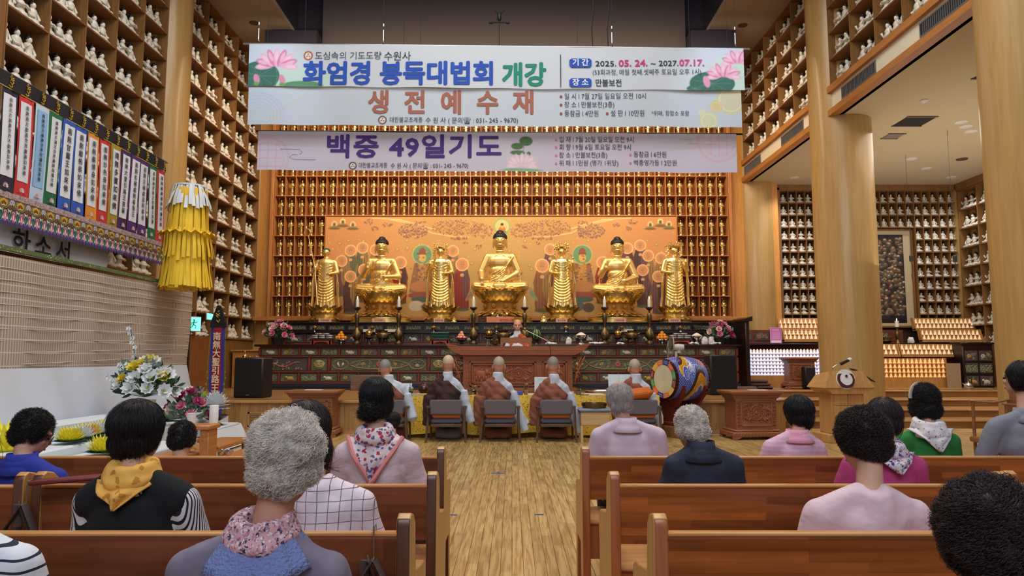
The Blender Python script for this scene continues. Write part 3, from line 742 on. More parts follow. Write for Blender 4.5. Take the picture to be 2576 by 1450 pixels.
def standing(label, x, H, kind, y=19.35):
    t = thing('large_gilt_standing_figure', label, 'statue', (x, y, TIERZ)); sc = H/2.2; t.scale = (sc*1.12, sc, sc)
    g = G(); g.lathe([(.36, 0), (.38, .05), (.33, .09), (.34, .14), (.26, .20), (.30, .27), (.34, .36), (.30, .42)], (0, 0, 0), 20, 1, .8)
    for row in range(3):
        for k in range(14):
            a = 2*PI*(k+.5*row)/14; d = Vector((math.cos(a), math.sin(a)*.8, 0))
            if row == 0: g.petal(d*.26+Vector((0, 0, .20)), d, (0, 0, -1), .17, .16, .6)
            else: g.petal(d*(.24+.05*row)+Vector((0, 0, .22+.06*row)), d+Vector((0, 0, .4)), (0, 0, 1), .17, .16, .5)
    ob('lotus_base', g, gold, t)
    g = G(); g.X = Matrix.Translation((0, 0, .40)); cap = lambda a, b, r0, r1: (g.tube([a, b], [r0, r1], 12), g.sph(a, r0, 12, 8), g.sph(b, r1, 12, 8))
    g.lathe([(.27, 0), (.25, .1), (.225, .35), (.225, .6), (.20, .85), (.185, 1.0), (.20, 1.15), (.215, 1.27), (.17, 1.36), (.07, 1.41)], (0, 0, 0), 20, 1, .7)
    cap((-.19, 0, 1.30), (.19, 0, 1.30), .075, .075); cap((0, 0, 1.34), (0, -.01, 1.47), .07, .052)
    g.sph((0, -.015, 1.57), (.088, .095, .115), 14, 10); g.sph((0, -.105, 1.55), (.014, .02, .028), 6, 5); g.sph((0, -.098, 1.515), (.026, .012, .008), 6, 4)
    for s in (-1, 1):
        g.sph((s*.09, 0, 1.54), (.013, .02, .06), 6, 6); g.sph((s*.034, -.094, 1.572), (.022, .01, .009), 6, 4)
    # sleeves hang from the forearms
    up = {'staff': (-.22, -.20, 1.12), 'raise': (-.24, -.17, 1.22), 'gem': (.26, -.18, 1.24), 'raise_r': (.25, -.17, 1.24)}[kind]
    s = -1 if up[0] < 0 else 1
    cap((s*.21, 0, 1.28), (s*.29, -.05, 1.02), .075, .065); cap((s*.29, -.05, 1.02), up, .055, .035)
    cap((-s*.21, 0, 1.28), (-s*.28, -.05, 1.0), .075, .065); cap((-s*.28, -.05, 1.0), (-s*.12, -.2, .95), .055, .035)
    for q in (-1, 1): g.tube([(q*.27, -.06, 1.02), (q*.30, -.06, .7), (q*.31, -.02, .3), (q*.33, 0, .05)], [.05, .05, .04, .05], 8, flat=.45)
    hp = Vector(up)
    for q in range(4): a = hp+Vector(((q-1.5)*.018, 0, .03)); g.tube([a, a+Vector((0, -.01, .07))], [.009, .007], 5)
    hq = Vector((-s*.12, -.2, .95))
    for q in range(4): a = hq+Vector((s*.02, 0, (q-1.5)*.016)); g.tube([a, a+Vector((s*.06, -.01, 0))], [.009, .007], 5)
    for k in range(13):
        z = 1.16-.078*k; w = .165+.005*k; d_ = .05 if k < 3 else .085; g.tube([(-w, -.08, z+d_), (-w*.62, -.150, z), (-w*.25, -.172, z-.035), (w*.25, -.172, z-.035), (w*.62, -.150, z), (w, -.08, z+d_)], .0095, 5)
    for k in range(9): a = -PI*(.1+.8*k/8); g.tube([(math.cos(a)*.20, math.sin(a)*.14, .5), (math.cos(a)*.27, math.sin(a)*.19, .01)], .012, 5)
    link('body', remesh('body', g, goldm if kind == 'staff' else gold, .0115, 2, .5), t)
    X = Matrix.Translation((0, 0, .40))
    if kind == 'staff':
        g = G(); g.X = X; g.sph((0, .0, 1.60), (.094, .10, .095), 16, 10); ob('hair', g, M('green_cap', (52, 92, 64), .6), t)
        g = G(); g.X = X; g.tube([(-.13, -.24, .1), (-.22, -.22, 1.1), (-.42, -.16, 2.02)], .011, 6)
        for k in range(20): a = 2*PI*k/20; b = a+2*PI/20; g.tube([(-.45+.075*math.sin(a), -.155, 2.11+.09*math.cos(a)), (-.45+.075*math.sin(b), -.155, 2.11+.09*math.cos(b))], .008, 5)
        for q in (-1, 1):
            for k in range(10): a = 2*PI*k/10; b = a+2*PI/10; g.tube([(-.45+q*.085+.03*math.sin(a), -.15, 2.05+.035*math.cos(a)), (-.45+q*.085+.03*math.sin(b), -.15, 2.05+.035*math.cos(b))], .005, 4)
        g.sph((-.475, -.15, 2.23), (.018, .018, .05), 8, 6); ob('ringed_staff', g, gold, t)
    else:
        g = G(); g.X = X; rr = random.Random(int(x*10)); g.sph((0, .02, 1.62), (.095, .10, .09), 14, 8); ob('hair', g, M('dark_snail_curls', (28, 26, 34), .55), t)
        g = G(); g.X = X; g.tube([(.105*math.cos(2*PI*k/16), .105*math.sin(2*PI*k/16), 1.645) for k in range(17)], .014, 5)
        for k in range(60):
            a = rr.uniform(0, 2*PI); R_ = .10+.09*rr.random(); z = 1.66+rr.random()*.13; p = Vector((R_*math.cos(a)*1.1, R_*math.sin(a)*.7, z)); g.sph(p, rr.uniform(.012, .024), 6, 4)
        for k in range(46):
            q = rr.choice((-1, 1)); p = Vector((q*(.12+.07*rr.random()), -.02+.04*rr.random(), 1.40+.25*rr.random())); g.sph(p, rr.uniform(.010, .02), 5, 4)
        for k in range(9): a = PI*k/8; g.tube([(.10*math.cos(a), -.05, 1.68), (.17*math.cos(a), -.05, 1.70+.13*math.sin(a))], .007, 4)
        ob('crown', g, gold, t)
        g = G(); g.X = X
        for k in range(13): a = PI+PI*k/12; g.sph((.13*math.cos(a), -.155+.03*math.sin(a)*0, 1.28+.10*math.sin(a)), .011, 5, 4)
        for q in (-.1, 0, .1):
            for k in range(8): g.sph((q, -.185, 1.12-.08*k+abs(q)), .010, 5, 4)
        ob('jewelry', g, gold, t, kind='stuff')
        if kind == 'gem': ob('wish_jewel', G().sph((.26, -.18, .40+1.37), .038, 12, 8), gold, t)
    return t
standing('gilt standing monk statue with green cap and ringed staff at the far left', -5.12, 2.20, 'staff')
standing('crowned gilt standing statue between the left and central seated statues', -1.97, 2.22, 'raise')
standing('crowned gilt standing statue raising a round jewel right of the central statue', 1.37, 2.22, 'gem')
standing('crowned gilt standing statue with raised hand at the far right', 4.47, 2.26, 'raise_r')

# ================================================================== painted mural behind the statues
S = .82; P = Paint(int(868*S), int(252*S), (214, 148, 92))
yy = P.yy/P.h; xx = P.xx/P.w
k = np.clip(1-abs(xx-.5)*2.4, 0, 1)+np.clip(yy-.35, 0, 1)*.9; k = np.clip(k, 0, 1)[..., None]
P.c = P.c*(1-k)+np.array((196, 162, 96.))*k
def q(px, py): return (px-827)*S, (py-547)*S
rm = random.Random(9)
def crowd(cx, cy, rx, ry, n, cols, s=1.7):
    for _ in range(n):
        a = rm.uniform(0, 2*PI); d = math.sqrt(rm.random()); x, y = q(cx+rx*d*math.cos(a), cy+ry*d*math.sin(a))
        c = rm.choice(cols); P.ell(x, y+s*1.2, s*.9, s*1.2, c, .7); P.ell(x, y-s*.6, s*.7, s*.7, (206, 160, 110), .9)
BR = [(150, 98, 66), (172, 116, 74), (130, 90, 76), (160, 100, 70)]
for sx in (1, -1):
    X = lambda v: v if sx == 1 else 2*1261-v
    for pts in ([(985, 556), (1040, 566), (1090, 590), (1140, 598), (1180, 600)], [(940, 552), (1010, 556), (1060, 570), (1100, 582)]): P.line([q(X(a), b) for a, b in pts], 2.2, (238, 200, 140))
    crowd(X(1042), 582, 36, 19, 170, [(140, 100, 92), (156, 110, 86), (124, 88, 80)]); crowd(X(1150), 574, 62, 20, 260, BR, 1.4); crowd(X(1210), 582, 30, 18, 110, BR, 1.5)
    crowd(X(935), 559, 14, 6, 18, BR); crowd(X(948), 576, 9, 5, 16, BR); crowd(X(978), 566, 12, 6, 16, BR); crowd(X(1160), 601, 26, 4, 26, BR); crowd(X(1060), 560, 14, 4, 12, BR)
    for k, (a, b) in enumerate(((847, 572), (868, 566), (893, 573))):
        x, y = q(X(a), b); P.ell(x, y-4, 6, 7, (240, 206, 150)); P.ell(x, y-3, 3, 4, (96, 110, 70)); P.ell(x, y+2, 9, 2.4, (190, 120, 70)); P.ell(x, y+5, 12, 2.5, (86, 96, 62), .8)
    for k in range(26):
        a = PI+PI*k/25; x, y = q(X(870), 566); P.line([(x+14*math.cos(a), y+10*math.sin(a)), (x+38*math.cos(a), y+20*math.sin(a))], .7, (205, 150, 96), .6)
    crowd(X(1205), 622, 8, 5, 10, BR); crowd(X(1172), 613, 5, 3, 5, BR)
for _ in range(170):
    x, y = rm.uniform(0, P.w), rm.uniform(30, P.h*.9); P.ell(x, y, 1.0, .8, (246, 218, 160), .8)
for _ in range(46):
    x, y = rm.uniform(0, P.w), rm.uniform(50, P.h*.6); P.ell(x, y, 4, 3.4, (168, 134, 64), .75); P.ell(x, y-.6, 2.4, 2, (224, 190, 110), .9)
def figure(px, py, r, c1, c2, h, look=0):
    x, y = q(px, py); r *= S*.88
    P.poly([(x-r*.9, y+r*.8), (x+r*.9, y+r*.8), (x+r*1.35, y+r*2.6), (x+r*1.1, y+h*S), (x-r*1.1, y+h*S), (x-r*1.4, y+r*2.6)], c1)
    P.poly([(x-r*.2, y+r*.8), (x+r*.9, y+r*.8), (x+r*1.3, y+r*2.5), (x+r*.6, y+h*S*.8), (x, y+h*S*.55)], c2)
    for k in range(5): P.line([(x-r*.9+k*r*.42, y+r*1.4), (x-r*1.0+k*r*.5, y+h*S-2)], .9, tuple(v*.6 for v in c1), .7)
    P.ell(x, y, r*1.08, r*1.08, (246, 200, 140)); P.ell(x, y, r*.92, r*.92, (228, 150, 96)); P.ell(x, y, r*1.08, r*1.08, (246, 208, 150), .9, ring=.07)
    P.ell(x, y+r*.1, r*.56, r*.68, (208, 156, 108)); P.ell(x+look*r*.1, y-r*.28, r*.46, r*.34, (196, 146, 104)); P.ell(x-r*.18, y+r*.08, r*.07, .7, (90, 60, 44)); P.ell(x+r*.18, y+r*.08, r*.07, .7, (90, 60, 44)); P.line([(x-r*.12, y+r*.38), (x+r*.12, y+r*.38)], .8, (150, 80, 60))
    P.ell(x, y+r*1.75, r*.35, r*.28, (220, 172, 122)); P.ell(x, y+h*S, r*1.2, r*.28, (92, 100, 70), .9)
DK, TN, RD, MV, GN = (92, 62, 60), (160, 128, 78), (150, 62, 52), (116, 82, 84), (110, 110, 84)
for a in [(951,632,15,TN,DK,70),(918,627,15,GN,TN,70),(889,634,15,TN,GN,75),(867,660,15,MV,TN,85),(1012,664,16,RD,DK,100),(923,682,15,TN,GN,78),(890,699,15,DK,TN,90),(1141,635,15,MV,TN,90),(1164,669,17,RD,MV,112),
          (1381,631,15,MV,TN,90),(1361,672,18,(150,100,62),TN,112),(1510,664,16,RD,DK,100),(1571,628,15,MV,DK,80),(1603,621,15,DK,MV,80),(1622,647,15,MV,TN,95),(1654,653,15,TN,MV,95),(1608,683,15,DK,MV,90),(1646,699,15,MV,DK,90)]: figure(*a)
for px in (1066, 1460):
    x, y = q(px, 644); r_ = 24*S
    P.poly([(x-20*S, y+22*S), (x+20*S, y+22*S), (x+32*S, y+95*S), (x-32*S, y+95*S)], (150, 108, 74)); P.poly([(x-9*S, y+20*S), (x+9*S, y+20*S), (x+13*S, y+95*S), (x-13*S, y+95*S)], (190, 140, 76))
    P.ell(x, y, r_, r_, (112, 156, 116)); P.ell(x, y, r_, r_, (196, 196, 130), 1, ring=.09); P.ell(x, y+8*S, 9*S, 11*S, (222, 176, 96)); P.poly([(x-10*S, y), (x-7*S, y-13*S), (x, y-18*S), (x+7*S, y-13*S), (x+10*S, y)], (150, 84, 60))
    for k in range(60): a = rm.uniform(0, 2*PI); P.ell(x+rm.gauss(0, 12)*S, y+(45+rm.gauss(0, 22))*S, 2.2, 1.6, rm.choice([(92, 110, 96), (176, 96, 70), (206, 160, 90), (100, 80, 96)]), .8)
    P.ell(x, y+80*S, 30*S, 14*S, (186, 130, 84)); P.ell(x, y+102*S, 34*S, 9*S, (150, 84, 66)); P.ell(x, y+112*S, 26*S, 7*S, (84, 104, 100)); P.ell(x-14*S, y+128*S, 18*S, 13*S, (206, 196, 170) if px < 1200 else (92, 108, 118)); P.ell(x+14*S, y+132*S, 14*S, 12*S, (104, 84, 74))
x, y = q(1262, 573); P.ell(x, y, 21*S, 21*S, (156, 176, 108)); P.ell(x, y, 17*S, 17*S, (226, 196, 130)); P.ell(x, y+6, 9*S, 7*S, (200, 120, 66)); P.ell(x, y-1, 5*S, 6*S, (216, 170, 92)); P.ell(x, y-4.5, 3.6*S, 3*S, (40, 34, 34)); P.ell(x, y+14*S, 12*S, 3*S, (92, 130, 104))
for s_ in (-1, 1):
    for k in range(9): x, y = q(1261+s_*(70+k*1.5), 730+k*3); P.ell(x, y, 9*S, 4*S, rm.choice([(150, 160, 130), (196, 120, 96), (120, 140, 110)]), .8, rot=s_*.6)
X0m, X1m = GX0+5*GP+.01, GX0+39*GP-.01; Zt, Zb = GZ+5*GR-.012, GZ+.012
mm = P.mesh('mural', lambda u, v: (X0m+(X1m-X0m)*u-HC, 0*u, Zt+(Zb-Zt)*v-GZ), paintmat('mural_print', .55, .4))
t = thing('mural', 'wide orange and gold painted mural of haloed figures behind the gilt statues', 'mural', (HC, 20.0, GZ))
link('painted_cloth', mm, t); wob('backing_board', G().box(X0m, X1m, 20.004, 20.03, Zb, Zt), gold_wood, t)
g = G(); g.box(X0m-.02, X1m+.02, 19.97, 20.03, Zt, Zt+.03); g.box(X0m-.03, X0m, 19.97, 20.03, Zb, Zt); g.box(X1m, X1m+.03, 19.97, 20.03, Zb, Zt); wob('frame', g, gold_wood, t)

# dark crowded painting in the alcove
P = Paint(110, 250, (44, 36, 34)); rm = random.Random(4)
for _ in range(560):
    x, y = rm.uniform(2, 108), 8+232*rm.random(); s_ = rm.uniform(1.6, 3.4); P.ell(x, y+s_*1.6, s_*1.4, s_*1.6, rm.choice([(92, 76, 60), (70, 60, 52), (110, 98, 80), (64, 70, 66), (120, 70, 54)]), .8); P.ell(x, y, s_*.7, s_*.85, rm.choice([(214, 196, 160), (190, 160, 120), (170, 150, 120)]), .9)
for (x, y, s_) in ((58, 16, 8), (36, 80, 9), (30, 92, 7), (62, 100, 8), (20, 60, 8)): P.ell(x, y, s_, s_, (96, 112, 84)); P.ell(x, y, s_*.6, s_*.75, (220, 208, 176))
for y in range(0, 8): P.c[y, :, :] = (36, 32, 40)
P.c[228:, :, :] = P.c[228:, :, :]*.25+np.array((20, 20, 32))*.75
px0 = AX0+5*AP+.02; px1 = AX0+16*AP-.02; pz1 = AZ0+8*AR-.02; pz0 = AZ0-.0
t = thing('framed_painting', 'tall dark painting crowded with small faces behind the large round column', 'painting', ((px0+px1)/2, 20.75, pz0))
ww = px1-px0; hh = pz1-pz0
link('painted_panel', P.mesh('p', lambda u, v: (-ww/2+.28+(ww-.56)*u, 0*u, hh-.17+(-hh+.30)*v), paintmat('dark_painting', .4, .5)), t)
ob('mount', G().box(-ww/2+.06, ww/2-.06, .005, .05, .04, hh-.05), M('mount_cloth', (196, 180, 146), .9), t)
g = G(); g.cb(-ww/2, -ww/2+.06, -.05, .06, 0, hh, .012); g.cb(ww/2-.06, ww/2, -.05, .06, 0, hh, .012); g.cb(-ww/2, ww/2, -.05, .06, hh-.05, hh, .012); g.cb(-ww/2, ww/2, -.05, .06, 0, .05, .012)
ob('frame', g, oakd, t)

# ================================================================== the long altar of three tiers
lacq = wood('red_brown_lacquer', (100, 44, 34), (124, 60, 46), 0, 5, .38)
blk = wood('black_lacquer', (24, 16, 14), (38, 24, 20), 0, 5, .3)
blks = M('black_stone_plinth', (34, 40, 50), .35)
pgreen = M('panel_dark_green', (92, 92, 74), .75, bump=.4, bs=30, var=.35)
pdark = M('panel_charcoal', (76, 68, 64), .75, bump=.4, bs=30, var=.3)
RC = [M('relief_pale_green', (166, 174, 140), .7), M('relief_cream', (206, 200, 180), .7), M('relief_rose', (176, 96, 88), .7), M('relief_ochre', (186, 150, 72), .7), M('relief_blue', (60, 92, 124), .7), M('relief_olive', (156, 146, 98), .7)]
def spiral(g, cx, cz, r0, turns, dr, y, th=.006, ph=0):
    n = int(7*turns)+3; g.tube([(cx+(r0*(1-k/n*dr))*math.cos(ph+2*PI*turns*k/n), y, cz+(r0*(1-k/n*dr))*math.sin(ph+2*PI*turns*k/n)) for k in range(n+1)], th, 4, caps=False)
def flower(g, cx, cz, R_, y, n=8):
    for k in range(n): a = 2*PI*k/n; g.sph((cx+R_*.6*math.cos(a), y, cz+R_*.6*math.sin(a)), (R_*.33, .010, R_*.24), 6, 4, Matrix.Rotation(-a, 3, 'Y'))
    g.sph((cx, y-.006, cz), (R_*.26, .012, R_*.26), 6, 4)
def relief(kind, w, h, y, rr):
    g = G(); hw, hh = w/2-.02, h/2-.02
    if kind == 'scroll':
        g.k = 0
        for s in (-1, 1):
            for (a, b, R_) in ((.22, .3, .05), (.55, -.2, .06), (.8, .35, .045), (.35, -.55, .04), (.82, -.5, .04)): spiral(g, s*a*hw, b*hh, R_*h/.2, 1.4, .75, y, .006, rr.uniform(0, 6))
            g.tube([(0, y, -hh*.8), (s*hw*.35, y, 0), (s*hw*.7, y, hh*.5), (s*hw*.95, y, -hh*.1)], .0045, 4)
        g.k = 3; flower(g, 0, -hh*.55, .03, y, 6)
    elif kind == 'lotus':
        g.k = 0
        for k in range(11): spiral(g, rr.uniform(-hw, hw)*.92, rr.uniform(-hh, hh)*.8, rr.uniform(.02, .04), 1.0, .6, y, .005, rr.uniform(0, 6))
        g.k = rr.choice((1, 2, 3)); flower(g, -hw*.45, -hh*.1, .062, y, 9); g.k = rr.choice((2, 3)); flower(g, hw*.5, hh*.25, .045, y, 8)
    elif kind == 'beast':
        g.k = 0
        for k in range(8): spiral(g, rr.uniform(-hw, hw)*.9, rr.uniform(-hh, hh)*.8, rr.uniform(.02, .045), 1.0, .5, y, .004, rr.uniform(0, 6))
        g.k = rr.choice((1, 3, 4, 1)); c = rr.uniform(-.2, .25)*hw
        g.sph((c, y, -hh*.2), (.085, .012, .045), 8, 5); g.sph((c-.09, y-.004, hh*.15), (.034, .012, .032), 8, 5); g.tube([(c+.07, y, -hh*.2), (c+.12, y, hh*.1), (c+.09, y, hh*.5)], .008, 5)
        for q in (-.06, -.02, .04, .075): g.tube([(c+q, y, -hh*.3), (c+q+.01, y, -hh*.85)], .010, 5)
    elif kind == 'mask':
        g.k = 5; g.sph((0, y, 0), (.14, .035, .115), 14, 10)
        for s in (-1, 1):
            g.sph((s*.05, y-.03, .03), (.028, .012, .02), 8, 5); g.tube([(s*.02, y-.035, .06), (s*.06, y-.032, .075), (s*.10, y-.02, .05)], .010, 5); g.sph((s*.12, y-.005, .02), (.03, .012, .03), 8, 5)
        g.sph((0, y-.035, -.005), (.025, .015, .03), 8, 5); g.tube([(-.07, y-.025, -.05), (0, y-.038, -.065), (.07, y-.025, -.05)], .012, 5)
        for k in range(9): g.tube([(-.08+.02*k, y-.02, -.075), (-.08+.02*k, y-.012, -.10)], .007, 4)
    elif kind == 'dragon':
        g.k = 2; P_ = [(-hw*.85+hw*1.6*k/12, y, hh*.45*math.sin(k*.62+1)) for k in range(13)]; g.tube(P_, [.008]+[.016]*11+[.006], 6)
        g.k = 1
        for k in range(16): spiral(g, rr.uniform(-hw, hw)*.95, (-.75+rr.uniform(-.1, .2) if k < 9 else rr.uniform(-.2, .8))*hh, rr.uniform(.015, .03), 1, .6, y, .0045, rr.uniform(0, 6))
        g.tube([(-hw*.8, y, hh*.6), (-hw*.6, y, -.0), (-hw*.3, y, hh*.35)], .008, 5)
    else:  # long medallion band
        g.k = 5
        for (a, b) in ((-.82, .17), (0, .62), (.82, .17)):
            g.tube([(a*hw+b*hw*math.cos(2*PI*k/30)*(1+.05*math.cos(8*2*PI*k/30)), y, hh*.86*math.sin(2*PI*k/30)) for k in range(31)], .010, 4)
        g.k = 1
        for s in (-1,):
            for q in (-1, 1): g.tube([(-.82*hw+q*.02, y-.004, -hh*.5), (-.82*hw+q*.07, y-.004, hh*.1), (-.82*hw+q*.05, y-.004, hh*.6)], [.010, .03, .008], 5)
        g.k = 4
        for q in (-1, 1): g.sph((.82*hw+q*.045, y-.004, hh*.25), (.042, .010, .035), 8, 5)
        g.k = 5; g.sph((.82*hw, y-.002, -hh*.25), (.07, .012, .05), 8, 5)
        g.k = 0
        for k in range(26): spiral(g, rr.uniform(-.58, .58)*hw, rr.uniform(-.7, .7)*hh, rr.uniform(.02, .05), 1.2, .6, y, .0045, rr.uniform(0, 6))
        g.k = 2; flower(g, 0, 0, .08, y-.004, 10); g.k = 3; flower(g, -.35*hw, 0, .05, y-.004, 8); flower(g, .35*hw, 0, .05, y-.004, 8)
    return g
RMESH = {}
def carved(t, cx, y, cz, w, h, kind, mat, rr, vs=2):
    ob('panel', G().box(-w/2, w/2, 0, .02, -h/2, h/2), mat, t, loc=Vector((cx, y, cz))-t.location, smooth=False)
    key = (kind, round(w, 2), round(h, 2), rr.randrange(vs))
    if key not in RMESH: RMESH[key] = mesh('relief', relief(kind, w, h, -.004, rr), RC, auto=0, fix=False)
    link('relief', RMESH[key], t, Vector((cx, y, cz))-t.location)
rr = random.Random(21)
AY1 = 17.75; AXL, AXR = -6.30, 5.62
t = thing('altar', 'long dark red lacquered altar front with rows of painted carved panels', 'altar', (HC, AY1, SH))
zt = 1.725
wob('plinth', G().cb(AXL-.2, AXR+.1, AY1-.18, AY1+.3, SH, SH+.055, .01), blks, t); wob('plinth', G().cb(AXL-.1, AXR+.05, AY1-.09, AY1+.3, SH+.056, SH+.15, .01), blks, t)
wob('body', G().box(AXL, AXR, AY1+.03, 18.3, SH+.15, zt-.05), lacq, t)
wob('counter_top', G().cb(AXL-.12, AXR+.12, AY1-.10, 18.36, zt-.055, zt, .015), blk, t)
Z = [SH+.16, SH+.43, SH+.81, SH+1.05]
for z in Z: wob('rail', G().cb(AXL, AXR, AY1-.03, AY1+.03, z-.018, z+.018, .008), lacq, t)
n = 24; pw = (AXR-AXL)/n
for z0, z1 in ((Z[0], Z[1]), (Z[2], Z[3])):
    for i in range(n+1): wob('stile', G().cb(AXL+i*pw-.03, AXL+i*pw+.03, AY1-.022, AY1+.03, z0+.02, z1-.02, .008), lacq, t)
    for i in range(n):
        kind = ('beast', 'lotus', 'beast', 'scroll', 'beast', 'lotus')[(i + (1 if z0 < 1 else 0)) % 6]
        carved(t, AXL+(i+.5)*pw, AY1+.005, (z0+z1)/2, pw-.09, z1-z0-.075, kind, pgreen, rr)
i = 0
for wn, kind in ((2.5, 'dragon'), (1, 'mask'), (5, 'band'), (1, 'mask'), (2.5, 'dragon')) + ((2.5, 'dragon'), (1, 'mask'), (5, 'band'), (1, 'mask'), (2.5, 'dragon')):
    w = wn*pw; x0 = AXL+i*pw; i += wn
    wob('stile', G().cb(x0-.03, x0+.03, AY1-.022, AY1+.03, Z[1]+.02, Z[2]-.02, .008), lacq, t)
    carved(t, x0+w/2, AY1+.005, (Z[1]+Z[2])/2, w-.11, Z[2]-Z[1]-.07, kind, pgreen if kind != 'dragon' else pdark, rr)
wob('stile', G().cb(AXR-.03, AXR+.03, AY1-.022, AY1+.03, Z[1]+.02, Z[2]-.02, .008), lacq, t)
# upper tiers
T2Y, T3Y = 18.32, 18.55; T2Z = 2.06
t = thing('altar_upper_tiers', 'two dark stepped tiers of carved panels rising behind the altar counter', 'altar', (HC, T2Y, zt))
a0, a1 = HC-5.55, HC+5.55; n = 22; pw = (a1-a0)/n
wob('lower_tier', G().box(a0, a1, T2Y+.03, 18.9, zt+.001, T2Z-.03), blk, t); wob('lower_top', G().cb(a0-.05, a1+.05, T2Y-.04, 18.6, T2Z-.035, T2Z, .01), blk, t)
wob('upper_tier', G().box(a0+.05, a1-.05, T3Y+.03, 20.0, T2Z, TIERZ-.035), blk, t); wob('upper_top', G().cb(a0-.1, a1+.1, T3Y-.04, 19.93, TIERZ-.035, TIERZ, .01), blk, t)
wob('rail', G().cb(a0, a1, T2Y, T2Y+.04, zt+.001, zt+.05, .008), lacq, t)
for i in range(n):
    carved(t, a0+(i+.5)*pw, T2Y+.02, (zt+T2Z)/2, pw-.07, .20, ('beast', 'lotus', 'scroll')[i % 3], pdark, rr); carved(t, a0+(i+.5)*pw, T3Y+.02, (T2Z+TIERZ)/2-.01, pw-.07, .12, 'scroll', pdark, rr, 1)
for i in range(n+1): wob('stile', G().cb(a0+i*pw-.02, a0+i*pw+.02, T2Y-.005, T2Y+.03, zt+.05, T2Z-.036, .006), lacq, t)
# dark side screen at the right end of the altar
t = thing('altar_side_screen', 'tall black lacquered side stand closing the right end of the altar', 'stand', (6.1, 17.9, SH))
wob('panel', G().cb(5.80, 5.90, 17.6, 18.9, SH, 2.32, .02), blk, t); wob('top_rail', G().prism([(5.78, 2.30), (5.78, 2.36), (5.95, 2.42), (5.95, 2.30)], 17.5, 18.95), blk, t); wob('foot', G().cb(5.74, 6.02, 17.45, 19.0, SH, SH+.09, .02), blk, t)
wob('back_panel', G().cb(5.6, 5.80, 18.85, 18.95, zt, 2.32, .01), blk, t)
# red wooden chest seen left of the altar end
t = thing('carved_cabinet', 'carved honey wood cabinet against the left wall behind the loudspeaker', 'cabinet', (-7.0, 18.9, SH))
wob('body', G().cb(-7.3, -6.6, 18.55, 19.3, SH, 1.56, .015), oak, t)
for i in range(3): wob('panel', G().cb(-7.24+i*.22, -7.05+i*.22, 18.53, 18.55, 1.0, 1.45, .008), wood('warm_panel', (186, 116, 56), (204, 134, 68), 2, 5, .4), t)
wob('top', G().cb(-7.34, -6.55, 18.5, 19.35, 1.56, 1.60, .01), oak, t)

# ================================================================== banners hung from the ceiling
BY = 14.6
def wav(amp, seed):
    return lambda x, z: amp*(math.sin(x*.9+seed)*.5+math.sin(x*2.3+z*1.9+seed*2)*.3+math.sin(x*5.1-z*3.0)*.12)
cloth = paintmat('printed_banner_cloth', .75, .25, bump=.25, bs=1.6)
def T(c): return M('print_%d_%d_%d' % c, c, .8)
def lotus_art(P, cx, cy, s, pale=0):
    c1 = (226, 130, 170) if not pale else (222, 196, 208); c2 = (240, 184, 208) if not pale else (226, 206, 214)
    for k in range(9):
        a = -PI/2+(k-4)*.42; P.ell(cx+s*.85*math.cos(a), cy+s*.55*math.sin(a)+s*.2, s*.62, s*.22, c1 if k % 2 else c2, .95, rot=a); P.ell(cx+s*1.0*math.cos(a), cy+s*.65*math.sin(a)+s*.2, s*.34, s*.12, (246, 214, 228), .7, rot=a)
def leaf(P, cx, cy, rx, ry, c=(70, 116, 104)):
    P.ell(cx, cy, rx, ry, c)
    for k in range(9): a = 2*PI*k/9; P.line([(cx, cy), (cx+rx*.85*math.cos(a), cy+ry*.85*math.sin(a))], .8, (112, 150, 132), .7)
def emblem(P, cx, cy, r, c=(170, 96, 74)):
    P.ell(cx, cy, r, r, c); P.ell(cx, cy, r*.68, r*.68, (240, 236, 232))
    for k in range(3): a = -PI/2+2*PI*k/3; P.ell(cx+r*.3*math.cos(a), cy+r*.3*math.sin(a), r*.17, r*.17, c)
def width(body, size, space=1.0):
    c = bpy.data.curves.new('t', 'FONT'); c.body = body; c.size = size; c.space_character = space; c.resolution_u = 1; o = bpy.data.objects.new('t', c); TSC.collection.objects.link(o)
    me = evald(o); w = max((v.co.x for v in me.vertices), default=1)
    bpy.data.objects.remove(o); bpy.data.curves.remove(c); bpy.data.meshes.remove(me); return w
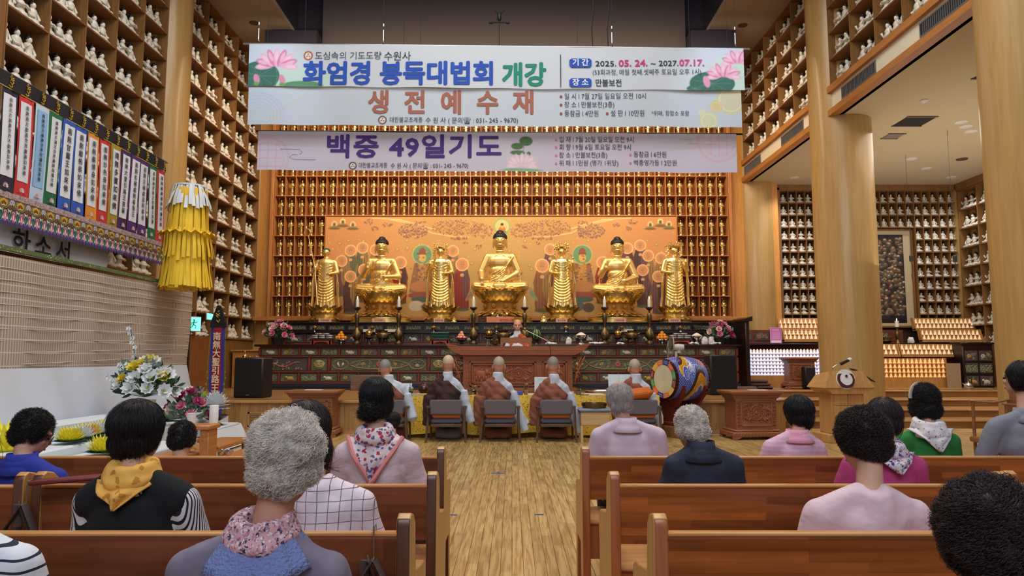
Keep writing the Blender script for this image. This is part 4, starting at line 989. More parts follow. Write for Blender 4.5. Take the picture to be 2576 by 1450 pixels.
class Banner:
    """cloth in the plane Y; corners given by where its edges hang; canvas in photograph pixels"""
    def __init__(s, label, px0, px1, pyL, pyR, hL, base, Y, seed, amp=.02):
        s.px0, s.px1, s.py, s.hp = px0, px1, min(pyL, pyR), hL+abs(pyL-pyR); s.Y = Y
        a = at(px0, pyL, Y); b = at(px1, pyR, Y); c = at(px0, pyL+hL, Y); s.a, s.b = a, b; s.H = a.z-c.z
        s.w = wav(amp, seed); s.K = .60
        s.P = Paint(int((px1-px0)*s.K), int(hL*s.K)+1, base); s.hL = hL
        s.t = thing('banner', label, 'banner', ((a.x+b.x)/2, Y, a.z-s.H), group=None); s.tilt = (b.z-a.z)/(b.x-a.x); s.pyL = pyL; s.sl = (pyR-pyL)/(px1-px0)
    def pp(s, px, py): return (px-s.px0)*s.K, (py-s.pyL-s.sl*(px-s.px0))*s.K
    def fin(s):
        a, b, t = s.a, s.b, s.t; W_ = b.x-a.x; wf = np.vectorize(s.w)
        def fn(u, v):
            x = a.x+W_*u; z = a.z+s.tilt*(x-a.x)-s.H*v+.008*np.sin(u*40)*v; return x-t.location.x, wf(x, z), z-t.location.z
        link('printed_cloth', s.P.mesh('printed_cloth', fn, cloth), t)
    def txt(s, body, px, py, hpx, col, align='LEFT', bold=0, sx=1.0, space=1.0, name='lettering', to=None):
        p = at(px, py, s.Y); q_ = at(px, py+hpx, s.Y); size = (p.z-q_.z)*1.12; t = s.t
        if to: sx = (at(to, py, s.Y).x-p.x)/width(body, size, space)
        text(name, body, size, T(col), (p.x-t.location.x, -.014, p.z-t.location.z), t, align, bold=bold*size, sx=sx, space=space, wave=lambda x, z: s.w(x+t.location.x, z+t.location.z))
B = Banner('topmost white banner with blue lettering and pink lotus corners', 627, 1870, 110, 122, 106, (206, 214, 224), BY, .4)
P = B.P
def band(P, pp, x0, x1, sgn):
    pass
q = B.pp
x, y = q(640, 196); P.ell(x+70, y+14, 62, 30, (196, 222, 206), .8); leaf(P, *q(655, 190), 30, 22); leaf(P, *q(765, 214), 30, 7, (96, 150, 116)); lotus_art(P, *q(697, 157), 22)
for a in ((648, 198), (712, 200)): x, y = q(*a); P.ell(x, y, 4.5, 8, (226, 150, 180), rot=-.3); P.ell(x, y+7, 4, 3, (120, 170, 90))
P.line([q(697, 172), q(700, 195), q(695, 216)], 1.4, (96, 140, 110))
x, y = q(1850, 190); P.ell(x, y, 40, 34, (202, 228, 208), .8); leaf(P, *q(1786, 210), 34, 18); leaf(P, *q(1742, 222), 12, 5); lotus_art(P, *q(1815, 186), 18); lotus_art(P, *q(1852, 152), 17)
x, y = q(1772, 205); P.ell(x, y, 5, 9, (232, 160, 190), rot=-.3)
emblem(P, *q(776, 140), 7); B.fin()
B.txt('도심속의 기도도량', 792, 142, 19, (74, 76, 92), to=960); B.txt('수원사', 966, 144, 22, (50, 54, 70), sx=1.02, to=1034)
B.txt('화엄경 봉독대법회', 762, 189, 56, (40, 84, 186), bold=.035, sx=1.045, to=1238); B.txt('개강', 1262, 192, 56, (34, 138, 118), bold=.035, sx=1.03, to=1372)
p = at(1410, 138, BY); ln = G(); p2 = at(1412, 220, BY); ln.box(p.x-.008-B.t.location.x, p.x+.008-B.t.location.x, -.02, -.016, p2.z-B.t.location.z, p.z-B.t.location.z); ob('printed_rule', ln, T((50, 54, 70)), B.t)
for (px, py, s_) in ((1460, 159, '기 간'), (1460, 209, '장 소')):
    a_ = at(px-28, py-11, BY); b_ = at(px+28, py+11, BY); g = G(); X_ = B.t.location.x; Z_ = B.t.location.z; c_ = .04
    g.prism([(a_.x-X_+c_, a_.z-Z_), (b_.x-X_-c_, a_.z-Z_), (b_.x-X_, a_.z-Z_-c_), (b_.x-X_, b_.z-Z_+c_), (b_.x-X_-c_, b_.z-Z_), (a_.x-X_+c_, b_.z-Z_), (a_.x-X_, b_.z-Z_+c_), (a_.x-X_, a_.z-Z_-c_)], -.018, -.014); ob('label_block', g, T((40, 84, 186)), B.t)
    p = at(px, py, BY); text('lettering', s_, .165, T((236, 240, 250)), (p.x-X_, -.022, p.z-Z_), B.t, bold=.004)
B.txt('2025.', 1497, 161, 17, (36, 52, 70), bold=.01, sx=1.12, to=1550); B.txt('05. 24.', 1556, 160, 20, (196, 62, 130), bold=.03, sx=1.0, to=1628); B.txt('~ 2027.', 1636, 161, 17, (36, 52, 70), bold=.01, sx=1.02, to=1706); B.txt('07.17.', 1708, 160, 20, (214, 72, 140), bold=.03, sx=.98, to=1770)
B.txt('(53회과정, 매월 첫째.셋째주 토요일 오후 1시)', 1490, 183, 14.5, (50, 66, 84), sx=.95, to=1763); B.txt('만불보전', 1497, 210, 18, (50, 60, 76), bold=.012, to=1563)
B2 = Banner('second white banner with large brown lettering directly below the topmost', 626, 1864, 219, 226, 95, (198, 208, 220), BY+.05, 2.1)
P = B2.P; q = B2.pp
for k in range(7): P.ell(*q(650, 292), 10+5*k, 8+4.5*k, (186, 196, 206), .8, ring=.05)
for k in range(34): a = PI+PI*k/33; x, y = q(730, 312); P.line([(x+8*math.cos(a), y+8*math.sin(a)), (x+23*math.cos(a), y+23*math.sin(a))], .7, (206, 206, 226), .8)
P.line([q(672, 312), q(780, 228)], 1.0, (206, 206, 160)); P.line([q(1745, 312), q(1800, 250)], .8, (206, 206, 160))
for (a, b, rr_, c) in ((1835, 252, 23, (214, 208, 170)), (1797, 268, 9, (220, 200, 140)), (1778, 304, 14, (214, 214, 170)), (1762, 282, 5, (222, 218, 180))): P.ell(*q(a, b), rr_, rr_, c, .85); P.ell(*q(a, b), rr_*.75, rr_*.75, (234, 230, 206), .8, ring=.1)
emblem(P, *q(963, 302), 6.5, (110, 80, 84)); B2.fin()
B2.txt('생 전 예 수 재', 925, 262, 56, (166, 104, 88), bold=.03, sx=1.03, space=1.26, to=1340)
B2.txt('대한불교조계종', 980, 303, 13.5, (50, 56, 72), sx=.92, to=1063); B2.txt('수 원 사 ( 문의☎ : 031- 245 - 9670)', 1070, 304, 15, (46, 52, 70), sx=1.06, to=1303)
for (px, py, s_, e_) in ((1419, 244, '일 시 l 7월 27일 일요일 오전 10시', 1624), (1419, 265, '장 소 l 만불보전(3층)', 1545), (1419, 287, '동참금 l 4만원', 1505), (1535, 287, '설 판 l 10만원', 1620)):
    B2.txt(s_, px, py, 15.5, (44, 54, 74), to=e_); B2.txt('●', px-12, py, 8, (150, 84, 80))
B2.txt('*위패, 함합소 포함', 1638, 287, 12.5, (50, 60, 80), to=1733)
B3 = Banner('lowest pale lilac banner with dark purple lettering', 650, 1852, 330, 337, 98, (204, 198, 214), BY+.35, 4.0)
P = B3.P; q = B3.pp
for (a, b) in ((676, 398), (1806, 354)):
    x, y = q(a, b); P.ell(x, y, 31, 31, (214, 172, 186), .6, ring=.12); P.ell(x, y, 24, 24, (214, 172, 186), .5, ring=.08)
    for k in (-12, 0, 12): P.line([(x-22, y+k), (x+22, y+k)], 2, (214, 172, 186), .5); P.line([(x+k, y-22), (x+k, y+22)], 2, (214, 172, 186), .5)
P.line([q(706, 375), q(755, 376), q(762, 382), q(755, 388), q(736, 389), q(730, 396), q(740, 400), q(795, 401)], .8, (120, 110, 130)); P.line([q(1706, 350), q(1740, 352), q(1732, 361), q(1800, 364)], .8, (170, 150, 170), .7)
for (a, b, c_, d_) in ((1322, 355, 10, 7), (1300, 368, 9, 5), (1301, 384, 11, 3.5), (1329, 386, 3, 3)): P.ell(*q(a, b), c_, d_, (86, 122, 84))
P.line([q(1318, 360), q(1312, 400)], .8, (110, 140, 110)); P.line([q(1303, 370), q(1307, 400)], .8, (110, 140, 110)); lotus_art(P, *q(1312, 410), 16, 1); P.ell(*q(1312, 427), 30, 2.6, (120, 176, 130), .8)
emblem(P, *q(889, 417), 6, (92, 64, 70)); B3.fin()
B3.txt('백중 49일기도', 818, 373, 56, (76, 44, 126), bold=.028, sx=1.17, space=1.06, to=1260)
B3.txt('대한불교조계종', 902, 417, 13, (56, 50, 66), sx=.85, to=974); B3.txt('수 원 사 ( 문의☎ : 031- 245 - 9670)', 982, 418, 13.5, (50, 46, 62), sx=.98, to=1178)
for (px, py, s_, e_) in ((1406, 353, '입 재 l 7월 20일 일요일 오전 9시', 1594), (1406, 372, '회 향 l 9월 6일 토요일 오전 9시', 1587), (1406, 392, '장 소 l 만불보전(3층)', 1527), (1406, 412, '위 패 l 1만원 (영가 1위당)', 1555), (1593, 390, '동참금 l 6만원', 1676), (1593, 411, '백중영가등 l 2만원', 1702)):
    B3.txt(s_, px, py, 14.5, (50, 46, 66), to=e_); B3.txt('●', px-11, py, 7, (206, 130, 170))
steel = M('steel', (190, 192, 196), .3, .9); blackp = M('black_plastic', (22, 22, 25), .5)
for i, (t, x0, x1, py, Y, lab) in enumerate(((B.t, 612, 1886, 110, BY+.03, 0), (B2.t, 614, 1890, 216, BY+.08, 0), (B3.t, 644, 1868, 330, BY+.38, 0))):
    a = at(x0, py, Y); b = at(x1, py+13*(1-.4*(i > 0)), Y); g = G(); g.cyl(a, b, .022, n=10); wob('hanging_pole', g, steel if i < 2 else blackp, t)
def hang(px, py1, Y, lab, thick=.006, top=9.9, turn=True, mat=None):
    a = at(px, py1, Y); t = thing('hanging_wire', lab, 'wire', a); g = G(); g.cyl((0, 0, .01), (0, 0, top-a.z), thick, n=6)
    ob('wire', g, mat or blackp, t)
    if turn:
        g = G(); g.cyl((0, 0, .08), (0, 0, .32), .018, n=8); g.cyl((0, 0, .40), (0, 0, .46), .02, n=8); g.tube([(0, 0, .01), (.02, 0, .03), (0, 0, .06), (0, 0, .09)], .008, 6); ob('turnbuckle', g, steel, t)
hang(650, 108, BY, 'leftmost steel hanger wire with turnbuckle above the banners'); hang(964, 112, BY, 'steel hanger wire above the words at the banner left third'); hang(1540, 118, BY, 'steel hanger wire above the date on the top banner'); hang(1850, 120, BY, 'rightmost steel hanger wire with turnbuckle above the banners')
hang(760, 331, BY+.38, 'left hanger wire of the lilac banner behind the white ones', .005, 13.1 if 0 else 9.9, False); hang(1740, 337, BY+.38, 'right hanger wire of the lilac banner behind the white ones', .005, 9.9, False)
for px, l in ((673, 'thin dark wire beside the leftmost hanger'), (1016, 'thin dark wire left of centre above the banners'), (1058, 'second thin dark wire left of the hanging black fixture'), (1452, 'thin dark cable right of the hanging black fixture'), (1829, 'thin dark wire beside the rightmost hanger')): hang(px, 112, BY+.3, l, .004, 9.95 if px in (673, 1829) else 13.1, False)
for px, l in ((1491, 'thick black cable hanging right of centre'), (1530, 'thick black cable left of the right hanger')):
    a = at(px, 118, BY+.3); one('hanging_cable', G().tube([(0, 0, 0), (-.02, 0, .4), (.03, 0, .9), (.02, 0, 1.6), (.05, 0, 3.4)], .013, 6), blackp, l, 'cable', loc=a)
a = at(1256, 118, BY+.3); t = thing('hanging_microphone_cluster', 'black hanging fixture with short arms above the centre of the banners', 'fixture', a)
ob('wire', G().cyl((0, 0, 0), (0, 0, 3.4), .008, n=6), blackp, t); ob('body', G().lathe([(.03, .60), (.045, .62), (.045, .74), (.02, .78)], (0, 0, 0), 12), blackp, t)
for s in (-1, 1):
    ob('arm', G().tube([(0, 0, .56), (s*.17, 0, .55)], .012, 6), blackp, t); ob('capsule', G().cyl((s*.15, 0, .555), (s*.23, 0, .56), .04, .03, 10), blackp, t); ob('arm', G().tube([(s*.03, 0, .76), (s*.11, 0, .83)], .014, 6), blackp, t)

# ================================================================== things standing on the altar
bronze = M('aged_bronze', (112, 96, 66), .35, .9); brass = M('polished_brass', (214, 176, 96), .2, 1.0); silver = M('polished_steel', (206, 206, 208), .18, 1.0)
darkw = M('dark_wood_polish', (52, 30, 24), .35); wax = M('candle_wax', (232, 230, 226), .5); flame = M('candle_flame', (255, 200, 120), .5, emit=(255, 196, 110), es=14)
rice = M('white_rice', (238, 234, 222), .9, bump=.4, bs=300); clothw = M('white_cotton', (226, 226, 226), .9, bump=.3, bs=20)
YC = 18.02
def onc(px, Y=YC, z=None):
    return Vector(((px-CX)/F*(Y*CP+((z if z else zt)-EYE)*SP), Y, z if z else zt))
def multi(proto, places, group=None):
    for i, (loc, lab) in enumerate(places):
        if i == 0: proto.location = loc; proto['label'] = lab; o = proto
        else: o = clone(proto, loc, lab)
        if group: o['group'] = group
t = thing('tall_candlestick', 'x', 'candlestick')
ob('stem', G().lathe([(.10, 0), (.105, .03), (.07, .06), (.05, .10), (.075, .14), (.115, .20), (.12, .26), (.09, .34), (.045, .40), (.025, .44), (.035, .47), (.025, .50), (.045, .56), (.062, .66), (.065, .74), (.05, .78), (.02, .82), (.03, .85), (.02, .88)], (0, 0, 0), 16), bronze, t)
ob('drip_pan', G().lathe([(.02, .86), (.06, .90), (.085, .93), (.08, .955), (.03, .93)], (0, 0, 0), 12, lob=.12, nl=6), darkw, t)
c = ob('candle', G().lathe([(.040, .93), (.040, 1.14), (.03, 1.16)], (0, 0, 0), 12), wax, t); ob('flame', G().lathe([(.003, 1.16), (.014, 1.185), (.010, 1.21), (.002, 1.235)], (0, 0, 0), 8), flame, c)
multi(t, [(onc(897), 'tall bronze candlestick with lit white candle farthest left on the altar'), (onc(1002), 'second tall bronze candlestick with lit candle from the left on the altar'), (onc(1191), 'tall bronze candlestick with lit candle beside the peach dish'), (onc(1320), 'tall bronze candlestick with lit candle just behind the lecturing monk'),
          (onc(1522), 'tall bronze candlestick with lit candle left of the right incense burner'), (onc(1635), 'tall bronze candlestick with lit candle beside the right orange pyramid')], 'tall candlesticks on the altar')
t = thing('lidded_bowl', 'x', 'bowl')
ob('stand', G().lathe([(.08, 0), (.07, .02), (.035, .06), (.03, .13), (.10, .17), (.13, .185), (.12, .20)], (0, 0, 0), 16), darkw, t)
ob('bowl', G().lathe([(.05, .20), (.09, .23), (.098, .27), (.10, .275), (.10, .29), (.09, .30)], (0, 0, 0), 16), brass, t); ob('lid', G().lathe([(.098, .30), (.085, .34), (.04, .365), (.012, .37), (.016, .39), (.004, .405)], (0, 0, 0), 16), brass, t)
multi(t, [(onc(928), 'brass lidded rice bowl on dark stand left of the left incense burner'), (onc(1230), 'brass lidded rice bowl on dark stand left of the lecturing monk'), (onc(1555), 'brass lidded rice bowl on dark stand left of the right incense burner')])
t = thing('incense_burner', 'x', 'incense burner')
ob('body', G().lathe([(.09, .13), (.15, .17), (.165, .23), (.15, .28), (.11, .31), (.12, .35), (.13, .36), (.11, .36)], (0, 0, 0), 20), bronze, t)
for k in range(3):
    a = 2*PI*k/3-PI/2; ob('leg', G().tube([(.09*math.cos(a), .09*math.sin(a), .17), (.11*math.cos(a), .11*math.sin(a), .08), (.10*math.cos(a), .10*math.sin(a), 0)], [.035, .02, .016], 8), bronze, t)
for s in (-1, 1): ob('handle', G().tube([(s*.14, 0, .27), (s*.20, 0, .29), (s*.205, 0, .23), (s*.16, 0, .20)], .014, 6), bronze, t)
multi(t, [(onc(963), 'dark bronze tripod incense burner left of centre on the altar'), (onc(1266), 'dark bronze incense burner half hidden by the lecturing monk'), (onc(1590), 'dark bronze tripod incense burner right of centre on the altar')])
t = thing('lidded_goblet', 'x', 'goblet')
ob('cup', G().lathe([(.035, 0), (.03, .015), (.014, .04), (.03, .06), (.055, .09), (.06, .12)], (0, 0, 0), 12), silver, t); ob('lid', G().lathe([(.085, .12), (.06, .14), (.03, .155), (.008, .165), (.003, .175)], (0, 0, 0), 12), brass, t)
multi(t, [(onc(p, 18.40, T2Z), l) for p, l in ((791, 'leftmost small lidded brass goblet on the second tier'), (936, 'small lidded brass goblet in front of the left name cards'), (1091, 'small lidded brass goblet above the green basket'), (1249, 'small lidded brass goblet left of the lecturing monk'), (1424, 'small lidded brass goblet right of the watermelon'), (1565, 'small lidded brass goblet in front of the right name card'), (1712, 'rightmost small lidded brass goblet on the second tier'))])
card = M('white_card', (232, 232, 228), .8)
for p, l in ((929, 'left white folded card on the second tier'), (983, 'right of the two white folded cards on the second tier'), (1578, 'white folded card behind the right goblet')):
    g = G(); g.box(-.16, .16, -.02, -.014, 0, .075); g._add([(-.16, -.014, .075), (.16, -.014, .075), (.16, .04, 0), (-.16, .04, 0)], [(0, 1, 2, 3)]); one('name_card', g, card, l, 'card', loc=onc(p, 18.50, T2Z))
orange = M('orange_peel', (240, 150, 40), .5, bump=.2, bs=200)
def pyramid(px, lab, lay, r0, mat, dish, dishmat, pl, plab, y=YC, names='orange', cat='fruit', grp=''):
    L0 = onc(px, y); t = thing('pedestal_dish', dish, 'dish', L0)
    ob('stand', G().lathe([(.07, 0), (.075, .015), (.035, .04), (.03, .07), (.11, .10), (.155, .115), (.15, .125), (.02, .12)], (0, 0, 0), 18), dishmat, t)
    if pl: 
        g = G()
        for k in range(9): a = 2*PI*k/9; d = Vector((math.cos(a), math.sin(a), 0)); g.petal(d*.05+Vector((0, 0, .12)), d, (0, 0, 1), .13, .11, .5)
        ob('lotus_petals', g, pl, t)
    i = 0; z = .13+r0
    for n_, R_ in lay:
        for k in range(n_):
            a = 2*PI*k/max(1, n_)+.5*z*9; p = L0+Vector((R_*math.cos(a), R_*math.sin(a), z)); i += 1
            o = one(names, G().sph((0, 0, 0), r0, 12, 8), mat, plab % (ORD[i-1],), cat, loc=p, group=grp); ob('stem_scar', G().sph((0, 0, r0), .006, 6, 4), M('stem_green', (70, 90, 40), .7), o)
        z += r0*1.35
pyramid(858, '', ((7, .105), (3, .05), (1, 0)), .046, orange, 'silver pedestal dish under the left orange pyramid', silver, None, '%s orange of the pyramid on the left pedestal dish', grp='oranges piled on the left dish')
pyramid(1666, '', ((7, .105), (4, .06), (1, 0)), .046, orange, 'silver pedestal dish under the right orange pyramid', silver, None, '%s orange of the pyramid on the right pedestal dish', grp='oranges piled on the right dish')
pyramid(1161, '', ((5, .075), (3, .045), (1, 0)), .046, M('pale_peach', (236, 170, 140), .6, var=.12, bs=12), 'dark pedestal dish with pink paper lotus under peaches', darkw, M('pink_paper', (226, 110, 170), .7), '%s peach on the pink paper lotus dish', names='peach', grp='peaches on the pink lotus dish')
def lowtable(px, lab, w, h=.15):
    t = thing('offering_table', lab, 'stand', onc(px)); red = wood('red_stand_wood', (150, 52, 26), (186, 78, 36), 0, 6, .35)
    ob('top', G().cb(-w/2, w/2, -.13, .13, h-.045, h, .008), darkw, t)
    ob('apron', G().prism([(-w/2+.01, h-.05), (w/2-.01, h-.05), (w/2-.01, 0), (w/2-.08, 0), (w/2-.14, h*.38), (0, h*.52), (-w/2+.14, h*.38), (-w/2+.08, 0), (-w/2+.01, 0)], -.12, -.10), red, t)
    for sx in (-1, 1):
        for sy in (-.11, .11): ob('leg', G().box(sx*w/2-sx*.06-.02, sx*w/2-sx*.06+.02, sy-.01, sy+.01, 0, h-.045), red, t)
    return t
lowtable(811, 'red wooden offering stand with silver packets left of the oranges', .56); lowtable(1108, 'red wooden offering stand under the green basket', .50); lowtable(1711, 'red wooden offering stand with silver packets right of the oranges', .58)
foil = M('silver_foil_packet', (168, 166, 168), .35, .6, bump=.6, bs=60)
for px, nm in ((811, 'left'), (1711, 'right')):
    for i in range(3):
        for k in range(3 if i < 2 else 2):
            o = one('silver_packet', G().cb(-.085, .085, -.09, .09, 0, .045, .018), foil, '%s foil packet in layer %s of the %s offering stack' % (ORD[k], ('one', 'two', 'three')[i], nm), 'packet', loc=onc(px)+Vector((-.18+.18*k+.09*(i == 2), 0, .152+.047*i)), group='foil packets on the %s stand' % nm)
t = thing('green_basket', 'dark green open basket on a red stand left of the peaches', 'basket', onc(1108)+Vector((0, 0, .152))); gm = M('green_plastic', (24, 84, 68), .4)
g = G(); n = 14
for k in range(2*n): 
    x = -.22+.44*(k % n)/(n-1); y = -.12 if k < n else .12; g.tube([(x*.9, y*.9, 0), (x, y, .15)], .006, 4)
for z, q in ((0, .9), (.075, .95), (.15, 1.0)): g.tube([(-.22*q, -.12*q, z), (.22*q, -.12*q, z), (.22*q, .12*q, z), (-.22*q, .12*q, z), (-.22*q, -.12*q, z)], .009 if z > .1 else .006, 5)
ob('weave', g, gm, t, kind='stuff'); ob('lining', G().box(-.20, .20, -.11, .11, .004, .13), M('basket_dark', (18, 44, 38), .8), t)
for px, sc, l in ((1462, 1.0, 'steel pedestal bowl heaped with white rice right of the small sack'), (1753, .95, 'steel pedestal bowl heaped with white rice by the right flowers')):
    t = thing('rice_bowl', l, 'bowl', onc(px)); t.scale = (sc, sc, sc)
    ob('bowl', G().lathe([(.10, 0), (.09, .03), (.05, .07), (.05, .09), (.12, .13), (.16, .20), (.165, .235), (.15, .235)], (0, 0, 0), 20), silver, t); ob('rice_heap', G().lathe([(.155, .225), (.11, .26), (.06, .295), (.01, .315)], (0, 0, 0), 20), rice, t)
    for s in (-1, 1): ob('handle', G().tube([(s*.16, 0, .22), (s*.19, 0, .21), (s*.19, 0, .16), (s*.14, 0, .15)], .008, 5), silver, t)
def sack(px, w, h, lab, y=YC, z=None, tied=True):
    L = onc(px, y, z); g = G(); g.lathe([(w*.46, 0), (w*.5, h*.15), (w*.5, h*.5), (w*.42, h*.78), (w*.25, h*.86), (w*.40, h)], (0, 0, 0), 14, 1, .8)
    o = link('white_sack', remesh('white_sack', g, clothw, .012, 3, .5, .02, 14, px), None, L, lab, 'sack')
    if tied: ob('drawstring', G().tube([(.26*w*math.cos(2*PI*k/12), .21*w*math.sin(2*PI*k/12), h*.86) for k in range(13)], .006, 4), M('cord', (206, 200, 190), .9), o)
sack(1431, .15, .19, 'small upright white cloth sack right of the watermelon'); sack(1773, .17, .20, 'left white cloth sack in front of the right flowers', 17.92); sack(1790, .15, .20, 'right white cloth sack in front of the right flowers', 17.93)
for px, w, l in ((1385, .26, 'crumpled white cloth behind the microphone'), (1499, .34, 'long crumpled white cloth left of a candlestick'), (1562, .18, 'small white cloth beside the lidded bowl'), (1745, .2, 'white cloth under the right rice bowl'), (1806, .16, 'crumpled white cloth at the altar edge right end')):
    g = G(); rq = random.Random(px)
    for k in range(6): g.sph((rq.uniform(-.4, .4)*w, rq.uniform(-.03, .03), .022+rq.random()*.02), (w*.26, .05, .026), 8, 6)
    link('folded_cloth', remesh('folded_cloth', g, clothw, .010, 2, .5, .02, 20, px), None, onc(px, 17.86), l, 'cloth')
# watermelon in its string
t = thing('watermelon', 'striped green watermelon standing behind the microphone stand', 'fruit', onc(1349, 18.14)+Vector((0, 0, .10)))
m, nt, b = _nt('watermelon_skin'); tc = nt.nodes.new('ShaderNodeTexCoord'); wv = nt.nodes.new('ShaderNodeTexNoise'); sp = nt.nodes.new('ShaderNodeSeparateXYZ'); mt = nt.nodes.new('ShaderNodeMath'); mt.operation = 'ARCTAN2'
nt.links.new(tc.outputs['Object'], sp.inputs[0]); nt.links.new(sp.outputs[1], mt.inputs[0]); nt.links.new(sp.outputs[0], mt.inputs[1]); m2 = nt.nodes.new('ShaderNodeMath'); m2.operation = 'MULTIPLY'; m2.inputs[1].default_value = 9; nt.links.new(mt.outputs[0], m2.inputs[0])
wv.inputs['Scale'].default_value = 22; nt.links.new(tc.outputs['Object'], wv.inputs[0]); ad = nt.nodes.new('ShaderNodeMath'); ad.operation = 'ADD'; m4 = nt.nodes.new('ShaderNodeMath'); m4.operation = 'MULTIPLY'; m4.inputs[1].default_value = 3.5; nt.links.new(wv.outputs[0], m4.inputs[0]); nt.links.new(m2.outputs[0], ad.inputs[0]); nt.links.new(m4.outputs[0], ad.inputs[1])
sn = nt.nodes.new('ShaderNodeMath'); sn.operation = 'SINE'; nt.links.new(ad.outputs[0], sn.inputs[0]); cr = nt.nodes.new('ShaderNodeValToRGB'); cr.color_ramp.elements[0].color = rgba((34, 66, 30)); cr.color_ramp.elements[1].color = rgba((132, 164, 92)); cr.color_ramp.elements[0].position = .42; cr.color_ramp.elements[1].position = .62
nt.links.new(sn.outputs[0], cr.inputs[0]); nt.links.new(cr.outputs[0], b.inputs['Base Color']); b.inputs['Roughness'].default_value = .35
ob('rind', G().sph((0, 0, .15), (.13, .13, .155), 20, 14), m, t); ob('stem', G().tube([(0, 0, .30), (.01, 0, .325), (-.015, 0, .34)], .008, 6), M('stem_green'), t); ob('ring_stand', G().lathe([(.08, -.10), (.09, -.09), (.05, -.04), (.07, .01), (.09, .02)], (0, 0, 0), 16), darkw, t)
# small figures, books, name plates on the top tier
def small_buddha(px, mat, lab, hairm, s=1.0):
    b, h = FIG[0]; me = b.copy(); me.materials.clear(); me.materials.append(mat); o = link('small_seated_figure', me, None, onc(px, 18.66, TIERZ), lab, 'figurine'); o.scale = (s,)*3; link('hair', h, o)
small_buddha(1252, porc, 'small white seated figure on the top tier beside the central throne', 0, .72); small_buddha(1142, gold, 'small gilt seated figure right of the left crowned statue', 0, .55); small_buddha(1368, gold, 'small gilt seated figure left of the jewel holding statue', 0, .72)
pinkc = M('pink_name_card', (232, 176, 156), .8)
for i, (px, w, tx, l) in enumerate(((817, .34, '지장보살', 'peach name plate below the green capped statue'), (952, .34, '석가여래', 'pink name plate below the left seated statue'), (1104, .28, '관음보살', 'peach name plate below the left crowned statue'), (1413, .30, '문수보살', 'pink name plate below the statue holding a jewel'), (1560, .32, '아미타불', 'pink name plate below the right seated statue'), (1697, .32, '보현보살', 'pink name plate below the far right crowned statue'))):
    L = onc(px, 18.57, TIERZ); o = one('name_plate', G().cb(-w/2, w/2, 0, .03, 0, .10, .004), pinkc, l, 'sign', loc=L)
    text('lettering', tx, .06, T((70, 30, 30)), (0, -.004, .05), o)
L = onc(1258, 18.60, TIERZ); o = one('name_plate', G().cb(-.36, .36, 0, .03, 0, .15, .004), M('salmon_board', (226, 140, 110), .8), 'wide salmon name board under the central statue', 'sign', loc=L); text('lettering', '석가모니불', .085, T((120, 40, 40)), (.17, -.004, .05), o)
for (px, n_, l) in ((1193, 6, 'grey-brown'), (1213, 6, 'dark brown')):
    for k in range(n_): one('scripture_book', G().cb(-.011, .011, -.08, .08, 0, .21 if px < 1200 else .155, .002), M('book_cloth_%d' % px, (124, 106, 88) if px < 1200 else (82, 56, 46), .8), '%s %s scripture book left of the central throne' % (ORD[k], l), 'book', loc=onc(px, 18.66, TIERZ)+Vector((-.09+.036*k, 0, 0)), group='%s scriptures on the top tier' % l)
# flowers
leafm = M('leaf_green', (56, 84, 52), .6); leafg = M('leaf_grey_green', (118, 146, 130), .6)
FCOL = {}
def bloom(g, c, R_, d, n=9):
    d = Vector(d).normalized(); u = d.orthogonal().normalized(); w = d.cross(u)
    for row in range(2):
        for k in range(n-3*row):
            a = 2*PI*k/(n-3*row)+row*.4; q = u*math.cos(a)+w*math.sin(a); g.petal(Vector(c)+q*R_*.1, q*(1-.45*row)+d*(.35+.6*row), d, R_*(1-.25*row), R_*.8, .35, 3)
def bouquet(t, L, w, h, cols, n, seed, leaves=50, yellow=None):
    rq = random.Random(seed); gl = G()
    for k in range(leaves):
        a = rq.uniform(0, 2*PI); e = rq.uniform(.1, 1.2); d = Vector((math.cos(a)*math.cos(e)*w, math.sin(a)*math.cos(e)*w*.6, math.sin(e)*h)); d2 = d*rq.uniform(.8, 1.15); p = Vector(L)+d*.35
        gl.k = rq.randrange(2); gl.tube([Vector(L), p, Vector(L)+d2], .003, 3, False)
        for q in range(3): gl.petal(Vector(L)+d2*(.6+.2*q), d2+Vector((rq.uniform(-.2, .2), rq.uniform(-.2, .2), rq.uniform(-.2, .2))), (0, -1, .3), w*.30, w*.12, .2, 3)
    ob('leaves', gl, [leafm, leafg], t, fix=True) if 0 else link('leaves', mesh('leaves', gl, [leafm, leafg], fix=False), t)
    for k in range(n):
        a = 2*PI*k/n*2.4; e = .15+1.35*(k/n); d = Vector((math.cos(a)*math.cos(e)*w, -abs(math.sin(a))*math.cos(e)*w*.7+.01, math.sin(e)*h*rq.uniform(.85, 1.05)))
        g = G(); R_ = w*rq.uniform(.20, .28); bloom(g, (0, 0, 0), R_, d+Vector((0, -.6*w, 0)))
        mt = rq.choice(cols); o = link('flower', mesh('flower', g, mt, fix=False), t, Vector(L)+d)
        if yellow: g = G(); g.sph(d.normalized()*R_*.12, R_*.2, 6, 4); link('flower_centre', mesh('fc', g, yellow, fix=False), o)
pinks = [M('petal_pink', (226, 130, 160), .7), M('petal_pale_pink', (240, 196, 196), .7), M('petal_cream', (240, 232, 216), .7), M('petal_magenta', (178, 44, 110), .7), M('petal_pink')]
for px, l, y in ((699, 'basket of pink and cream flowers at the left end of the altar', 17.98), (1812, 'pot of pink and cream flowers at the right end of the altar', 18.05)):
    t = thing('flower_arrangement', l, 'flowers', onc(px, y)); ob('basket', G().lathe([(.12, 0), (.15, .10), (.18, .17), (.16, .17)], (0, 0, 0), 16), M('dark_basket', (48, 34, 30), .8, bump=.6, bs=90), t)
    bouquet(t, (0, 0, .16), .34, .40, pinks, 17, px, 46)
